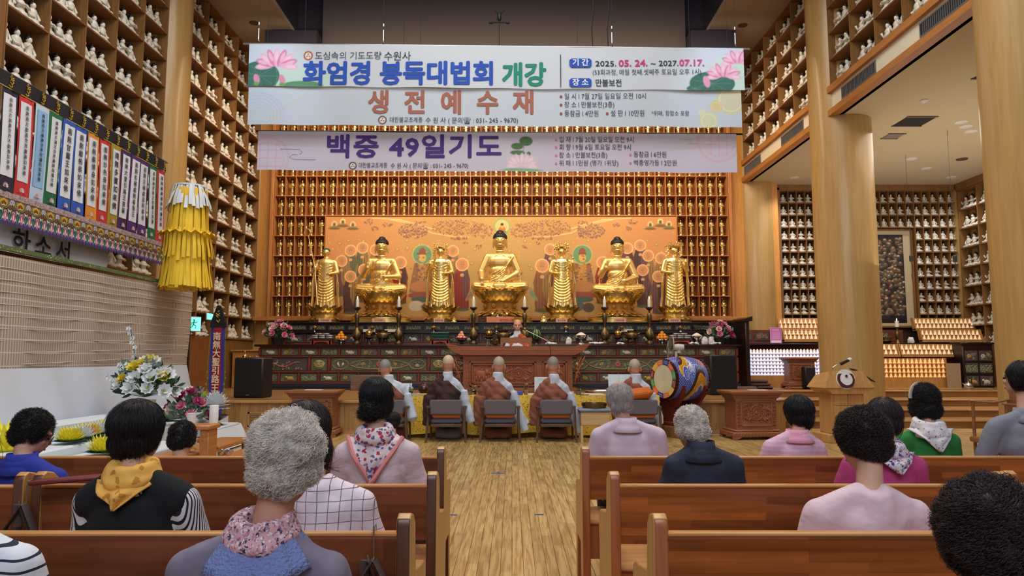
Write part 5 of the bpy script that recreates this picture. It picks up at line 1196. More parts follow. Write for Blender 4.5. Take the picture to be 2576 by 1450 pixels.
L = onc(1762, 18.45, T2Z+.0); g = G()
for k in range(11): a = k*.1; g.petal((.25-.02*k, 0, .09+.004*k), (-1, -.15+.03*k, .12+.02*k), (0, 0, 1), .46-.02*k, .07, -.1)
g.tube([(.25, 0, 0), (.25, 0, .1)], .02, 6); link('leaf_fan', mesh('leaf_fan', g, M('striped_leaf', (150, 160, 148), .6), fix=False), None, L, 'fan of pale green and white leaves left of the right flowers', 'fan')

# ================================================================== carved lecture desk and the seated speaker's things
teak = wood('carved_teak', (128, 70, 40), (156, 92, 54), 0, 5, .4); teakp = M('teak_relief', (160, 94, 56), .4)
DY = 16.30; dx0, dx1 = at(1165, 900, DY).x, at(1440, 900, DY).x; dz = 1.66; tx0, tx1 = at(1130, 875, DY).x, at(1478, 875, DY).x; dc = (dx0+dx1)/2
t = thing('lecture_desk', 'large carved brown wooden lecture desk in front of the altar', 'desk', (dc, DY, SH))
W2 = (dx1-dx0)/2; H_ = dz-SH
ob('body', G().box(-W2, W2, .03, .75, .1, H_-.10), teak, t)
ob('top', G().prism([(-(tx1-tx0)/2-.02, H_-.02), (-(tx1-tx0)/2+.02, H_), ((tx1-tx0)/2-.02, H_), ((tx1-tx0)/2+.02, H_-.02), (W2+.22, H_-.13), (W2+.04, H_-.20), (-W2-.04, H_-.20), (-W2-.22, H_-.13)], -.10, .85), teak, t)
for s in (-1, 1): ob('scroll_end', G().prism([(s*((tx1-tx0)/2-.25), H_), (s*((tx1-tx0)/2+.05), H_+.07), (s*((tx1-tx0)/2+.06), H_+.03), (s*((tx1-tx0)/2), H_-.01)], -.10, .80), teak, t)
g = G()
for k in range(60): g.sph((-(tx1-tx0)/2+.1+k*((tx1-tx0)-.2)/59, -.095+.0, H_-.085), (.022, .02, .022), 6, 4)
ob('carved_edge', g, teakp, t, kind='stuff')
ob('plinth', G().cb(-W2-.12, W2+.12, -.05, .8, 0, .10, .015), teak, t)
def desk_relief(g, w, h, kind, rr):
    if kind == 'elephant':
        g.sph((-.04, 0, 0), (.14, .025, .09), 12, 8); g.sph((.10, -.005, .04), (.06, .025, .06), 10, 6); g.tube([(.14, -.005, .04), (.19, -.005, -.01), (.18, -.005, -.08), (.21, -.005, -.10)], [.022, .016, .012, .008], 6)
        for q in (-.14, -.07, .03, .08): g.tube([(q, 0, -.04), (q, 0, -.16)], .022, 6)
        g.sph((-.02, -.01, .10), (.07, .02, .02), 8, 5)
        for k in range(9): g.sph((-.16+.04*k, 0, .20+.02*math.sin(k*2)), (.025, .012, .018), 6, 4)
        g.tube([(-.18, 0, .17), (0, 0, .20), (.18, 0, .16)], .01, 5)
    else:
        for k in range(12): a = 2*PI*k/12; g.sph((.10*math.cos(a), 0, .10*math.sin(a)), (.018, .014, .018), 6, 4)
        g.tube([(.13*math.cos(2*PI*k/24), 0, .13*math.sin(2*PI*k/24)) for k in range(25)], .014, 5); g.tube([(.07*math.cos(2*PI*k/24), 0, .07*math.sin(2*PI*k/24)) for k in range(25)], .010, 5); g.sph((0, 0, 0), (.035, .02, .035), 8, 6)
        for sx in (-1, 1):
            for sz in (-1, 1):
                spiral(g, sx*w*.32, sz*h*.30, min(w, h)*.12, 1.5, .8, 0, .012, 1+sx); spiral(g, sx*w*.16, sz*h*.36, min(w, h)*.09, 1.3, .7, 0, .010, 2); spiral(g, sx*w*.38, sz*h*.08, min(w, h)*.08, 1.2, .7, 0, .010, 4)
                for k in range(4): g.petal((sx*w*(.2+.06*k), -.004, sz*h*.2), (sx, 0, sz*(1-.5*k)), (0, -1, 0), .09, .04, .2, 3)
for (cx_, w_, kind) in ((-.62*W2-.03, .52*W2*.92, 'elephant'), (.02, .60*W2*1.05, 'wheel'), (.66*W2+.02, .50*W2*.90, 'elephant')):
    hh = .56; cz = .42
    for i, (a, d) in enumerate(((0, .0), (.05, .012))):
        g = G(); w1, h1 = w_/2-a, hh/2-a
        g.cb(-w1, w1, d-.02, .03, h1-.035, h1, .006); g.cb(-w1, w1, d-.02, .03, -h1, -h1+.035, .006); g.cb(-w1, -w1+.035, d-.02, .03, -h1, h1, .006); g.cb(w1-.035, w1, d-.02, .03, -h1, h1, .006); ob('panel_frame', g, teak, t, loc=(cx_, 0, cz))
    g = G(); desk_relief(g, w_-.2, hh-.16, kind, rr); link('relief', mesh('relief', g, teakp, auto=0, fix=False), t, (cx_, .022, cz))
for s in (-1, 1):
    g = G(); x = s*(W2+.05)
    for k in range(3): spiral(g, x+s*(.10-.02*k), H_-.32-.16*k, .075, 1.4, .7, .0, .014, k*2)
    g.tube([(x, 0, .18), (x+s*.04, 0, .4), (x+s*.18, 0, .7), (x+s*.24, 0, H_-.22)], .018, 6); g.tube([(x, 0, .5), (x+s*.08, 0, .62), (x+s*.16, 0, H_-.22)], .014, 5)
    link('openwork_bracket', mesh('openwork_bracket', g, teakp, auto=0, fix=False), t)
# stand, mic, glass, bowl on the desk
def ond(px, dy=.30): return Vector(((px-CX)/F*(DY+dy), DY+dy, dz))
t = thing('book_stand', 'small wooden book stand with scalloped cut-out on the lecture desk', 'stand', ond(1298, .12))
w = .36
ob('front_board', G().prism([(-w, 0), (-w, .20), (w, .20), (w, 0), (w*.86, 0), (w*.84, .05), (w*.66, .085), (w*.42, .055), (w*.2, .085), (0, .06), (-w*.2, .085), (-w*.42, .055), (-w*.66, .085), (-w*.84, .05), (-w*.86, 0)], 0, .02), wood('stand_wood', (140, 88, 52), (158, 104, 64), 0, 5, .5), t)
for s in (-1, 1): ob('side_board', G().box(s*w-.02*(s > 0), s*w+.02*(s < 0), .02, .25, 0, .16), _MC['stand_wood'], t)
g = G(); g._add([(-w, .02, .19), (w, .02, .19), (w, .26, .14), (-w, .26, .14)], [(0, 1, 2, 3)]); ob('slope', g, _MC['stand_wood'], t)
t = thing('microphone_stand', 'black desk microphone on a slanting boom in front of the speaker', 'microphone', ond(1345, .2))
ob('base', G().lathe([(.09, 0), (.09, .015), (.02, .03)], (0, 0, 0), 16), blackp, t); ob('post', G().cyl((0, 0, .02), (0, 0, .27), .01), blackp, t)
ob('boom', G().cyl((.34, -.02, .10), (-.20, .02, .37), .009), steel, t); ob('microphone', G().tube([(-.34, .02, .43), (-.31, .02, .42), (-.20, .02, .37)], [.024, .022, .014], 8), blackp, t)
one('microphone_cable', G().tube([(0, 0, 0), (.10, 0, -.12), (.11, -.02, -.3), (.10, -.02, -.75)], .006, 5), blackp, 'thin black microphone cable hanging down the desk front', 'cable', loc=ond(1373, -.108)+Vector((0, 0, .10)))
glassm = M('clear_glass', (235, 240, 240), .03, trans=1.0)
t = thing('glass_tumbler', 'glass tumbler of pale tea on the lecture desk left', 'glass', ond(1227, .15)); ob('glass', G().lathe([(.035, 0), (.045, .05), (.045, .17), (.04, .17), (.038, .02)], (0, 0, 0), 14), glassm, t); ob('tea', G().lathe([(.034, .02), (.038, .10)], (0, 0, 0), 14), M('pale_tea', (190, 160, 110), .2), t)
t = thing('singing_bowl', 'brown metal bowl on a cushion on the lecture desk', 'bowl', ond(1246, .15)); ob('bowl', G().lathe([(.04, .03), (.07, .05), (.085, .11), (.085, .135), (.078, .135), (.06, .06)], (0, 0, 0), 18), bronze, t); ob('cushion', G().lathe([(.06, 0), (.075, .015), (.06, .03)], (0, 0, 0), 16), darkw, t)

# ================================================================== stage furniture
def speaker(name, lab, x, y, z, w, h, d, rz=0):
    t = thing('loudspeaker', lab, 'loudspeaker', (x, y, z), rz); ob('cabinet', G().cb(-w/2, w/2, 0, d, 0, h, .025), blackp, t); ob('grille', G().cb(-w/2+.03, w/2-.03, -.012, 0, .04, h-.03, .004), M('speaker_grille', (14, 14, 16), .8, bump=.5, bs=400), t)
    ob('badge', G().cb(-.03, .03, -.016, -.012, .05, .065, .001), steel, t); ob('handle_recess_shade', G().cb(w/2-.002, w/2+.004, d*.4, d*.6, h*.45, h*.62, .002), M('recess_shade', (5, 5, 6), .9), t)  # flat black plate at the side: shade of a hand hold put into colour
a = at(622, 1003, 14.0); speaker('l', 'large black loudspeaker on the stage left beside the altar', a.x, 14.0, SH, .60, .79, .45, -.12)
a = at(1823, 997, 15.0); speaker('r', 'large black loudspeaker on the stage right behind the drum', a.x, 15.0, SH, .57, .85, .45, .05)
a = at(2052, 985, 17.6); speaker('s', 'small black loudspeaker beside the big column on the right steps', a.x, 17.86, SH, .27, .56, .25)
t = thing('cymbals', 'pair of shiny brass hand cymbals lying on the left loudspeaker', 'cymbals', (at(636, 903, 14.2).x, 14.2, SH+.79))
for s in (-1, 1): ob('cymbal', G().lathe([(.10, .05), (.06, .055), (.045, .07), (.02, .085)], (s*.06, 0, -.045+.001), 18), brass, t)
t2 = thing('handbell', 'small brass handbell standing on the left loudspeaker', 'bell', (at(618, 903, 14.2).x, 14.15, SH+.79)); ob('bell', G().lathe([(.045, 0), (.04, .03), (.025, .06), (.01, .07)], (0, 0, 0), 14), brass, t2); ob('handle', G().lathe([(.008, .07), (.012, .10), (.006, .13)], (0, 0, 0), 8), brass, t2)
def pedestal(x, y, z, w, h, d, lab, rz=0):
    t = thing('carved_pedestal', lab, 'pedestal', (x, y, z), rz); m = wood('pedestal_teak', (140, 84, 52), (164, 104, 68), 0, 5, .42); mp = M('pedestal_relief', (150, 92, 58), .45)
    b = w*.38; ob('body', G().box(-b, b, -d*.36, d*.36, .12, h-.14), m, t)
    ob('top', G().cb(-w/2, w/2, -d/2, d/2, h-.05, h, .01), m, t); g = G()
    for i in range(4): q = w/2-.03-i*.022; e = d/2-.03-i*.022; g.cb(-q, q, -e, e, h-.075-.028*i, h-.05-.025*i, .006)
    ob('cornice', g, m, t); ob('plinth', G().cb(-w*.47, w*.47, -d*.46, d*.46, .05, .13, .012), m, t); ob('plinth_step', G().cb(-w*.43, w*.43, -d*.42, d*.42, .13, .17, .012), m, t)
    for sx in (-1, 1):
        for sy in (-1, 1): ob('foot', G().prism([(sx*w*.47, .055), (sx*w*.30, .055), (sx*w*.36, .02), (sx*w*.42, 0), (sx*w*.47, 0)], sy*d*.42-.03, sy*d*.42+.03), m, t)
    hh = h-.44; g = G(); f = b-.10; yf = -d*.36-.012
    for (p, q, r_, s_) in ((-f-.02, f+.02, h-.20, h-.175), (-f-.02, f+.02, .225, .25), (-f-.02, -f+.005, .225, h-.175), (f-.005, f+.02, .225, h-.175)): g.cb(p, q, yf-.01, yf+.02, r_, s_, .005)
    ob('panel_frame', g, m, t); g = G(); desk_relief(g, f*2+.02, hh, 'wheel', rr); me = mesh('relief', g, mp, auto=0, fix=False); o = link('relief', me, t, (0, yf+.008, (h-.175+.25)/2)); s_ = min(1, hh/.42); o.scale = (s_, 1, s_)
    for sx in (-1, 1):
        g = G()
        for k in range(7): spiral(g, sx*(b-.04), .24+k*(hh/6.2), .022, 1.1, .5, yf+.008, .010, k)
        link('scroll_border', mesh('scroll_border', g, mp, auto=0, fix=False), t)
    for k in range(9):
        pass
    g = G()
    for k in range(15): g.sph((-w*.44+k*w*.88/14, -d*.46, .10), (.022, .012, .018), 6, 4); g.sph((-w*.42+k*w*.84/14, -d/2+.055, h-.10), (.02, .012, .016), 6, 4)
    ob('carved_edge', g, mp, t, kind='stuff'); return t
a = at(793, 1090, 12.9); pedestal(a.x, 12.86, 0, .93, .82, .62, 'carved teak pedestal in front of the stage at the left')
a = at(1897, 1100, 12.4); pedestal(a.x, 12.55, 0, .95, .83, .66, 'carved teak pedestal with a wheel motif right of the drum', .10)
a = at(2018, 963, 18.2); pedestal(a.x, 18.35, SH, .86, .80, .5, 'carved teak pedestal in front of the bluish lit figure rack')
# papers on pedestals
for (px, py, Y, l) in ((790, 983, 12.86, 'sheet of paper lying on the left carved pedestal'), (1905, 983, 12.5, 'clear flat tray on the right carved pedestal')):
    z = .82 if px < 1000 else .83; o = one('paper_sheet', G().box(-.15, .15, -.1, .1, 0, .006), card, l, 'paper', loc=(at(px, py, Y).x, Y, z))
# podium
L = at(2127, 1105, 12.0); ash = wood('pale_ash', (186, 138, 84), (204, 156, 100), 2, 4, .4)
t = thing('podium', 'pale wooden podium with a round white emblem and slanted top', 'podium', (L.x, 12.1, 0), .10)
ob('base', G().cb(-.40, .40, -.27, .27, 0, .14, .01), ash, t); ob('column', G().cb(-.29, .29, -.20, .20, .14, .86, .01), ash, t)
for i in range(2):
    for j in range(3): ob('front_panel', G().cb(-.245+i*.245+.005, i*.245-.005+.0, -.215, -.20, .17+.22*j, .17+.22*j+.212, .006), ash, t)
ob('apron', G().prism([(-.44, .90), (.44, .90), (.30, .80), (-.30, .80)], -.28, .26), ash, t)
g = G(); g._add([(-.44, -.30, .90), (-.30, -.22, 1.18), (.26, -.22, 1.18), (.44, -.30, .90), (-.44, .30, .90), (-.30, .26, 1.10), (.26, .26, 1.10), (.44, .30, .90)], [(0, 3, 2, 1), (1, 2, 6, 5), (0, 1, 5, 4), (3, 7, 6, 2), (4, 5, 6, 7)]); ob('sloped_hood', g, ash, t)
ob('emblem', G().cyl((-.06, -.265, 1.04), (-.06, -.285, 1.045), .15, n=28), M('maroon_ring', (84, 34, 34), .5), t); ob('emblem_disc', G().cyl((-.06, -.28, 1.043), (-.06, -.295, 1.047), .105, n=28), M('white_disc', (232, 232, 234), .5), t)
for k in range(3): a = PI/2+2*PI*k/3; ob('emblem_dot', G().cyl((-.06+.048*math.cos(a), -.29, 1.045+.048*math.sin(a)), (-.06+.048*math.cos(a), -.30, 1.047+.048*math.sin(a)), .022, n=12), _MC['maroon_ring'], t)
ob('emblem_rim', G().cyl((-.06, -.26, 1.04), (-.06, -.275, 1.042), .165, n=28), _MC['white_disc'], t)
t = thing('gooseneck_microphone', 'black gooseneck microphone with a white foam tip on the podium', 'microphone', (L.x-.16, 12.0, 1.155)); ob('neck', G().tube([(0, 0, 0), (-.01, -.02, .08), (.05, -.03, .12), (.14, -.03, .14)], .007, 6), steel, t); ob('body', G().tube([(.12, -.03, .135), (.26, -.03, .20)], [.028, .022], 10), blackp, t); ob('foam_tip', G().sph((.28, -.03, .215), (.04, .03, .03), 10, 8), _MC['white_disc'], t)
t = thing('laptop', 'black laptop lid standing on the right side of the podium', 'laptop', (L.x+.30, 12.05, 1.0)); g = G(); g._add([(-.10, -.12, .20), (.20, -.14, .0), (.22, .14, .02), (-.08, .16, .22), (-.10, -.12, .185), (.20, -.14, -.015), (.22, .14, .005), (-.08, .16, .205)], [(0, 1, 2, 3), (7, 6, 5, 4), (0, 4, 5, 1), (1, 5, 6, 2), (2, 6, 7, 3), (3, 7, 4, 0)]); ob('lid', g, blackp, t)
# drum on its stand
L = at(1712, 955, 12.9); DR = .40; t = thing('dragon_drum', 'big barrel drum painted with a dragon on a red wooden stand', 'drum', (L.x, 12.9, 0)); zc = 1.02
AX = Matrix.Translation((0, 0, zc)) @ Matrix.Rotation(math.radians(28), 4, 'Z') @ Matrix.Rotation(-PI/2, 4, 'Y') @ Matrix.Rotation(PI, 4, 'X')
P = Paint(300, 220, (40, 60, 140)); rm = random.Random(8)
P.c[:] = np.array((44, 66, 170))
for i in range(0, 300, 7):
    for j in range(0, 220, 6): P.ell(i+(3 if (j//6) % 2 else 0), j, 4, 4, (176, 190, 232), .8, ring=.13)
for k in range(3):
    pts = [(k*100+12+40*math.cos(a*.35), 40+a*12) for a in range(12)]; P.line(pts, 26, (226, 170, 50)); P.line([(x+14, y) for x, y in pts], 6, (236, 190, 150)); P.line([(x-16, y) for x, y in pts], 10, (72, 34, 44)); P.line([(x-26, y) for x, y in pts], 5, (30, 70, 54))
    for (x, y) in pts:
        for d in (-8, 0, 8): P.ell(x+d, y, 3, 3, (96, 52, 20), .9, ring=.3); P.ell(x+d+3, y+6, 3, 3, (96, 52, 20), .9, ring=.3)
    for (cx_, cy_, c_) in ((60, 60, (58, 84, 190)), (70, 96, (58, 84, 190)), (56, 130, (44, 70, 170)), (30, 180, (206, 70, 40)), (88, 170, (236, 160, 40)), (88, 120, (240, 190, 40))):
        P.ell(k*100+cx_, cy_, 15, 15, c_); P.ell(k*100+cx_, cy_, 15, 15, (238, 236, 230), 1, ring=.10); P.ell(k*100+cx_+2, cy_+2, 8, 8, (238, 236, 230), 1, ring=.16); P.ell(k*100+cx_+3, cy_+3, 3.4, 3.4, (238, 236, 230), 1, ring=.3)
    for a in range(16): P.line([(k*100+40, 96), (k*100+40+22*math.cos(a*.3-1.2), 96+22*math.sin(a*.3-1.2))], 1.6, (240, 240, 236))
P.c[:14] = (30, 22, 22); P.c[206:] = (30, 22, 22); P.c[14:18] = (120, 30, 30); P.c[202:206] = (120, 30, 30)
LH = .40
def drumfn(u, v):
    a = 2*PI*u; s = (v-.5)*2; rad = DR*(.84+.16*(1-s*s)); x, y, z = rad*np.cos(a), rad*np.sin(a), s*LH
    sh = x.shape; v4 = np.stack([x.ravel(), y.ravel(), z.ravel(), np.ones(x.size)]); o = np.array(AX) @ v4; return o[0].reshape(sh), o[1].reshape(sh), o[2].reshape(sh)
link('barrel', P.mesh('barrel', drumfn, paintmat('drum_paint', .3, .5)), t)
skin = M('drum_skin', (206, 200, 170), .6, var=.06, bs=6)
for s in (-1, 1):
    g = G(); g.X = AX; g.lathe([(DR*.72, s*LH*1.005), (DR*.60, s*LH*1.01), (.01, s*LH*1.012)], (0, 0, 0), 32); ob('drum_head', g, skin, t)
    cols = [(40, 60, 160), (226, 90, 50), (60, 150, 80), (120, 30, 50), (236, 180, 60), (230, 120, 40)]
    for k in range(12):
        g = G(); g.X = AX; a0_ = 2*PI*k/12; n_ = 5
        for q in range(n_):
            a_, b_ = a0_+q*PI/6/n_, a0_+(q+1)*PI/6/n_; z = s*LH*1.018
            g._add([(DR*.63*math.cos(a_), DR*.63*math.sin(a_), z), (DR*.855*math.cos(a_), DR*.855*math.sin(a_), z), (DR*.855*math.cos(b_), DR*.855*math.sin(b_), z), (DR*.63*math.cos(b_), DR*.63*math.sin(b_), z)], [(0, 1, 2, 3)])
        c_ = cols[k % 6]; ob('rim_segment', g, M('rim_%d' % (k % 6), c_, .4), t)
        g = G(); g.X = AX
        a_, b_ = a0_+.09, a0_+PI/6-.09; z = s*LH*1.021
        for (r1, r2) in ((.72, .735), (.80, .815)): g._add([(DR*r1*math.cos(a_), DR*r1*math.sin(a_), z), (DR*r2*math.cos(a_), DR*r2*math.sin(a_), z), (DR*r2*math.cos(b_), DR*r2*math.sin(b_), z), (DR*r1*math.cos(b_), DR*r1*math.sin(b_), z)], [(0, 1, 2, 3)])
        ob('rim_line', g, _MC['white_disc'], t)
    g = G(); g.X = AX
    for k in range(34): a_ = 2*PI*k/34; g.sph((DR*.872*math.cos(a_), DR*.872*math.sin(a_), s*LH*.93), .014, 6, 4)
    ob('rivets', g, M('dark_rivet', (42, 34, 30), .4, .6), t, kind='stuff')
redw = M('red_stand_paint', (104, 34, 30), .4, bump=.1)
RZ = Matrix.Rotation(math.radians(28), 4, 'Z')
for s in (-1, 1):
    g = G(); g.X = RZ @ Matrix.Translation((s*.24, 0, 0)); g.prism([(-.30, .26), (-.26, .32), (-.16, .34), (-.13, .50), (-.20, .56), (-.36, .74), (-.37, .90), (-.30, .92), (-.28, .78), (-.12, .655), (.12, .655), (.28, .78), (.30, .92), (.37, .90), (.36, .74), (.20, .56), (.13, .50), (.16, .34), (.26, .32), (.30, .26)], -.03, .03, 'yz'); ob('cradle', g, redw, t)
    g = G(); g.X = RZ @ Matrix.Translation((s*.24, -.02, 0)); g.tube([(.0, -.15, .34), (0, -.09, .42), (0, -.13, .52)], .016, 6); ob('cradle_scroll', g, M('blue_scroll', (70, 100, 190), .4), t)
g = G(); g.X = RZ; g.cb(-.26, .26, -.03, .03, .40, .56, .01); ob('crossbeam', g, redw, t)
g = G(); g.X = RZ; g.cb(-.36, .36, -.34, .34, .20, .27, .012); ob('base_board', g, redw, t)
g = G(); g.X = RZ; g.cb(-.38, .38, -.36, .36, 0, .20, .01); ob('base_box', g, wood('box_oak', (120, 80, 44), (146, 102, 60), 0, 4, .5), t)
# white electric fan
L = at(1700, 990, 14.6); t = thing('electric_fan', 'white electric fan with round wire guard behind the drum', 'fan', (L.x, 14.5, SH)); wp = M('white_plastic', (206, 206, 204), .4)
ob('base', G().lathe([(.2, 0), (.2, .03), (.05, .06)], (0, 0, 0), 20), wp, t); ob('post', G().cyl((0, 0, .05), (0, 0, .92), .028), wp, t); ob('motor', G().tube([(-.05, 0, 1.0), (.05, -.01, 1.0), (.16, -.02, 1.0)], [.06, .07, .055], 14), wp, t); ob('neck', G().cyl((.06, 0, .88), (.06, 0, .98), .04), wp, t)
g = G(); g.X = Matrix.Translation((-.10, 0, .99)) @ Matrix.Rotation(-PI/2+.12, 4, 'Y')
for k in range(36): a = 2*PI*k/36; g.tube([(.03*math.cos(a), .03*math.sin(a), .06), (.15*math.cos(a), .15*math.sin(a), .055), (.23*math.cos(a), .23*math.sin(a), 0), (.14*math.cos(a), .14*math.sin(a), -.05)], .003, 3, False)
g.tube([(.235*math.cos(2*PI*k/36), .235*math.sin(2*PI*k/36), 0) for k in range(37)], .010, 6); ob('guard', g, M('grey_wire', (150, 150, 150), .4, .5), t)
for k in range(4): g = G(); g.X = Matrix.Translation((-.10, 0, .99)) @ Matrix.Rotation(-PI/2+.12, 4, 'Y') @ Matrix.Rotation(k*PI/2, 4, 'Z'); g.petal((.02, 0, 0), (1, 0, .15), (0, 0, 1), .19, .14, .1); link('blade', mesh('blade', g, M('fan_blade', (120, 122, 124), .4), fix=False), t)

# ================================================================== right alcove altar
def rack(lab, x0, x1, y, z0, rows, dz_, dy_, sp, side=True, emit=None, mat=None, label2='', hh=.06, indiv=None, box=True):
    t = thing('figurine_rack', lab, 'rack', ((x0+x1)/2, y, z0)); n = int((x1-x0)/sp)
    for k in range(rows): wob('shelf', G().box(x0, x1, y+dy_*k, y+dy_*k+max(dy_, .06), z0+dz_*k-.012, z0+dz_*k), oak, t)
    wob('backing', G().prism([(y+.07, z0-.03), (y+.10, z0-.03), (y+dy_*(rows-1)+.12, z0+dz_*rows+.02), (y+dy_*(rows-1)+.08, z0+dz_*rows+.02)], x0, x1, 'yz'), mat or oak, t)
    for x in (x0-.03, x1): wob('side_board', G().prism([(y-.03, z0-.05), (y+.14, z0-.05), (y+dy_*(rows-1)+.16, z0+dz_*rows+.03), (y+dy_*(rows-1)+.02, z0+dz_*rows+.03)], x, x+.03, 'yz'), oak, t)
    wob('base_board', G().box(x0-.03, x1+.03, y-.03, y+.14, z0-.07, z0-.014), oak, t)
    return n
g = G(); g.lathe([(.026, 0), (.030, .012), (.022, .03), (.016, .04), (.020, .055), (.012, .066)], (0, 0, 0), 7); g.sph((0, 0, .077), .013, 6, 4)
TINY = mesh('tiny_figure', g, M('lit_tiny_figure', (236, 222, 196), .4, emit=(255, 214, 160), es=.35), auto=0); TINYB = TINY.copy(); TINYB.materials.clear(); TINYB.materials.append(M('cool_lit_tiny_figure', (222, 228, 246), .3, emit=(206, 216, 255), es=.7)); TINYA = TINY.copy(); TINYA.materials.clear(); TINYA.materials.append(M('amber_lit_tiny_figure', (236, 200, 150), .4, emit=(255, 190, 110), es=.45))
RK = []
def racked(px0, px1, pyb, Y, rows, rowpx, stepy, sp, lab, me, indiv=False, what=''):
    a = at(px0, pyb, Y); b = at(px1, pyb, Y); top = at(px0, pyb-rowpx, Y); dz_ = (top.z-a.z)
    n = rack(lab, a.x, b.x, Y, a.z, rows, dz_, stepy, sp); S = Stuff()
    for k in range(rows):
        for i in range(n):
            x = a.x+(i+.5)*(b.x-a.x)/n; y = Y+stepy*k+.035; z = a.z+dz_*k
            if indiv:
                o = link('tiny_seated_figure', me, None, (x, y, z), '%s tiny glowing figure in row %s of the %s' % (ORD[min(i, 43)], ('one', 'two', 'three', 'four')[k], what), 'figurine', 'tiny figures in the '+what); o.scale = (1.5,)*3
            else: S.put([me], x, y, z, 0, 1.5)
    if not indiv: wob2 = ob('base', G().box(a.x-.03, b.x+.03, Y-.03, Y+.14, SH, a.z-.07), oak, bpy.data.objects[[q.name for q in bpy.data.objects if q.name.startswith('figurine_rack')][-1]], world=True)
    if not indiv: S.done('tiny_seated_figures', [me.materials[0]], 'rows of tiny glowing figures in the '+what, 'figurines')
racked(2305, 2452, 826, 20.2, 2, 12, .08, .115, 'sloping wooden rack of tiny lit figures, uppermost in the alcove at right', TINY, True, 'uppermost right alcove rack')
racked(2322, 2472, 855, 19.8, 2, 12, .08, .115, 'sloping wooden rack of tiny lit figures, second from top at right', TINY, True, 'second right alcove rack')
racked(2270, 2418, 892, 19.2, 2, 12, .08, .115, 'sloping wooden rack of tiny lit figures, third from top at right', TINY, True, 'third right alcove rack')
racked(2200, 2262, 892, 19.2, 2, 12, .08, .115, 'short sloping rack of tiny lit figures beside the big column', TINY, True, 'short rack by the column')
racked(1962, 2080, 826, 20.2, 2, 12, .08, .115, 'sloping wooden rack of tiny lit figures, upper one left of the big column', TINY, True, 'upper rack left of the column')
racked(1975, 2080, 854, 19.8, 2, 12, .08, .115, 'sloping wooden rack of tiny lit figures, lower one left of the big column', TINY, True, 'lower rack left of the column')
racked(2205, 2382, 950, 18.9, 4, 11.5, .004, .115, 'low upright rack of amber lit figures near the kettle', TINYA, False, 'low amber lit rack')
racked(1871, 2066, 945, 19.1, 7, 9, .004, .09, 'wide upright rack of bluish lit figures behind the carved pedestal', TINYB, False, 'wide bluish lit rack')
spot('rack_light', (7.0, 18.6, 2.3), (7.2, 19.1, 1.0), 12, (.8, .85, 1.0), 120)
def counter(px0, px1, pyt, Y, d, lab, panels=True):
    a = at(px0, pyt, Y); b = at(px1, pyt, Y); t = thing('side_altar', lab, 'altar', ((a.x+b.x)/2, Y, SH)); wob('counter_top', G().cb(a.x, b.x, Y-.03, Y+d, a.z-.06, a.z, .01), blk, t); wob('body', G().box(a.x+.04, b.x-.04, Y+.12+.4, Y+d, SH, a.z-.06), lacq, t); return t, a, b
t, a, b = counter(1862, 2484, 864, 19.5, .60, 'dark lacquered side altar counter carrying the alcove racks')
for u0, u1 in ((a.x, at(2092, 850, 19.95).x), (at(2200, 850, 19.95).x, at(2272, 850, 19.95).x)): wob('upper_body', G().box(u0, u1, 19.95, 20.09, a.z, a.z+.38), lacq, t)
for k in (0, 1, 2, 3, 7, 8): carved(t, a.x+.28+.48*k, 19.93, a.z+.2, .40, .22, ('beast', 'lotus', 'scroll')[k % 3], pdark, rr)
a = at(2420, 962, 18.9); b = at(2497, 962, 18.9); t = thing('dark_chest', 'dark lacquered chest with carved panels at the right end of the alcove', 'chest', ((a.x+b.x)/2, 18.8, SH)); hh = at(2420, 863, 18.9).z-SH; w = (b.x-a.x)/2
ob('body', G().cb(-w, w, 0, .45, 0, hh, .02), blk, t); ob('top', G().cb(-w-.05, w+.05, -.04, .47, hh-.05, hh+.01, .015), blk, t)
for k in range(3):
    for s in (-1, 1): carved(t, t.location.x+s*w*.46, 18.79, SH+.18+k*.33, w*.82, .26, ('beast', 'scroll', 'lotus')[k], pdark, rr)
ob('plain_panel', G().box(0, .36, 0, .03, 0, .64), M('beige_board', (166, 140, 108), .7), thing('board', 'plain beige board beside the low amber rack', 'board', at(2384, 962, 18.7)*1) , label=None)
bpy.data.objects['board'].location.z = SH
t = thing('kettle', 'shiny steel kettle on the platform by the dark chest', 'kettle', (at(2436, 962, 18.3).x, 18.3, SH)); ob('body', G().lathe([(.09, 0), (.11, .04), (.10, .11), (.05, .16), (.02, .17), (.02, .19)], (0, 0, 0), 18), silver, t); ob('handle', G().tube([(-.09, 0, .12), (-.08, 0, .24), (0, 0, .28), (.08, 0, .24), (.09, 0, .12)], .01, 6), blackp, t); ob('spout', G().tube([(-.09, 0, .08), (-.15, 0, .14)], [.02, .01], 6), silver, t)
t = thing('fire_extinguisher', 'fire extinguisher hanging on the right pier', 'extinguisher', (13.05, 19.12, 1.35)); ob('cylinder', G().lathe([(.05, 0), (.055, .02), (.055, .30), (.02, .36)], (0, 0, 0), 12), M('grey_red', (128, 50, 44), .4), t); ob('valve', G().cb(-.03, .03, -.02, .02, .36, .42, .005), blackp, t); ob('label', G().cb(-.045, .045, -.058, -.05, .08, .22, .001), card, t)
t = thing('side_candlestick', 'tall bronze candlestick with lit candle in front of the dark painting', 'candlestick', (at(2262, 862, 19.55).x, 19.62, at(2262, 864, 19.5).z))
ob('stem', G().lathe([(.08, 0), (.06, .04), (.03, .10), (.06, .18), (.05, .30), (.02, .36), (.03, .42), (.07, .45)], (0, 0, 0), 12), bronze, t); ob('candle', G().lathe([(.05, .45), (.05, .62)], (0, 0, 0), 12), wax, t); ob('flame', G().lathe([(.003, .62), (.014, .645), (.003, .69)], (0, 0, 0), 8), flame, t)
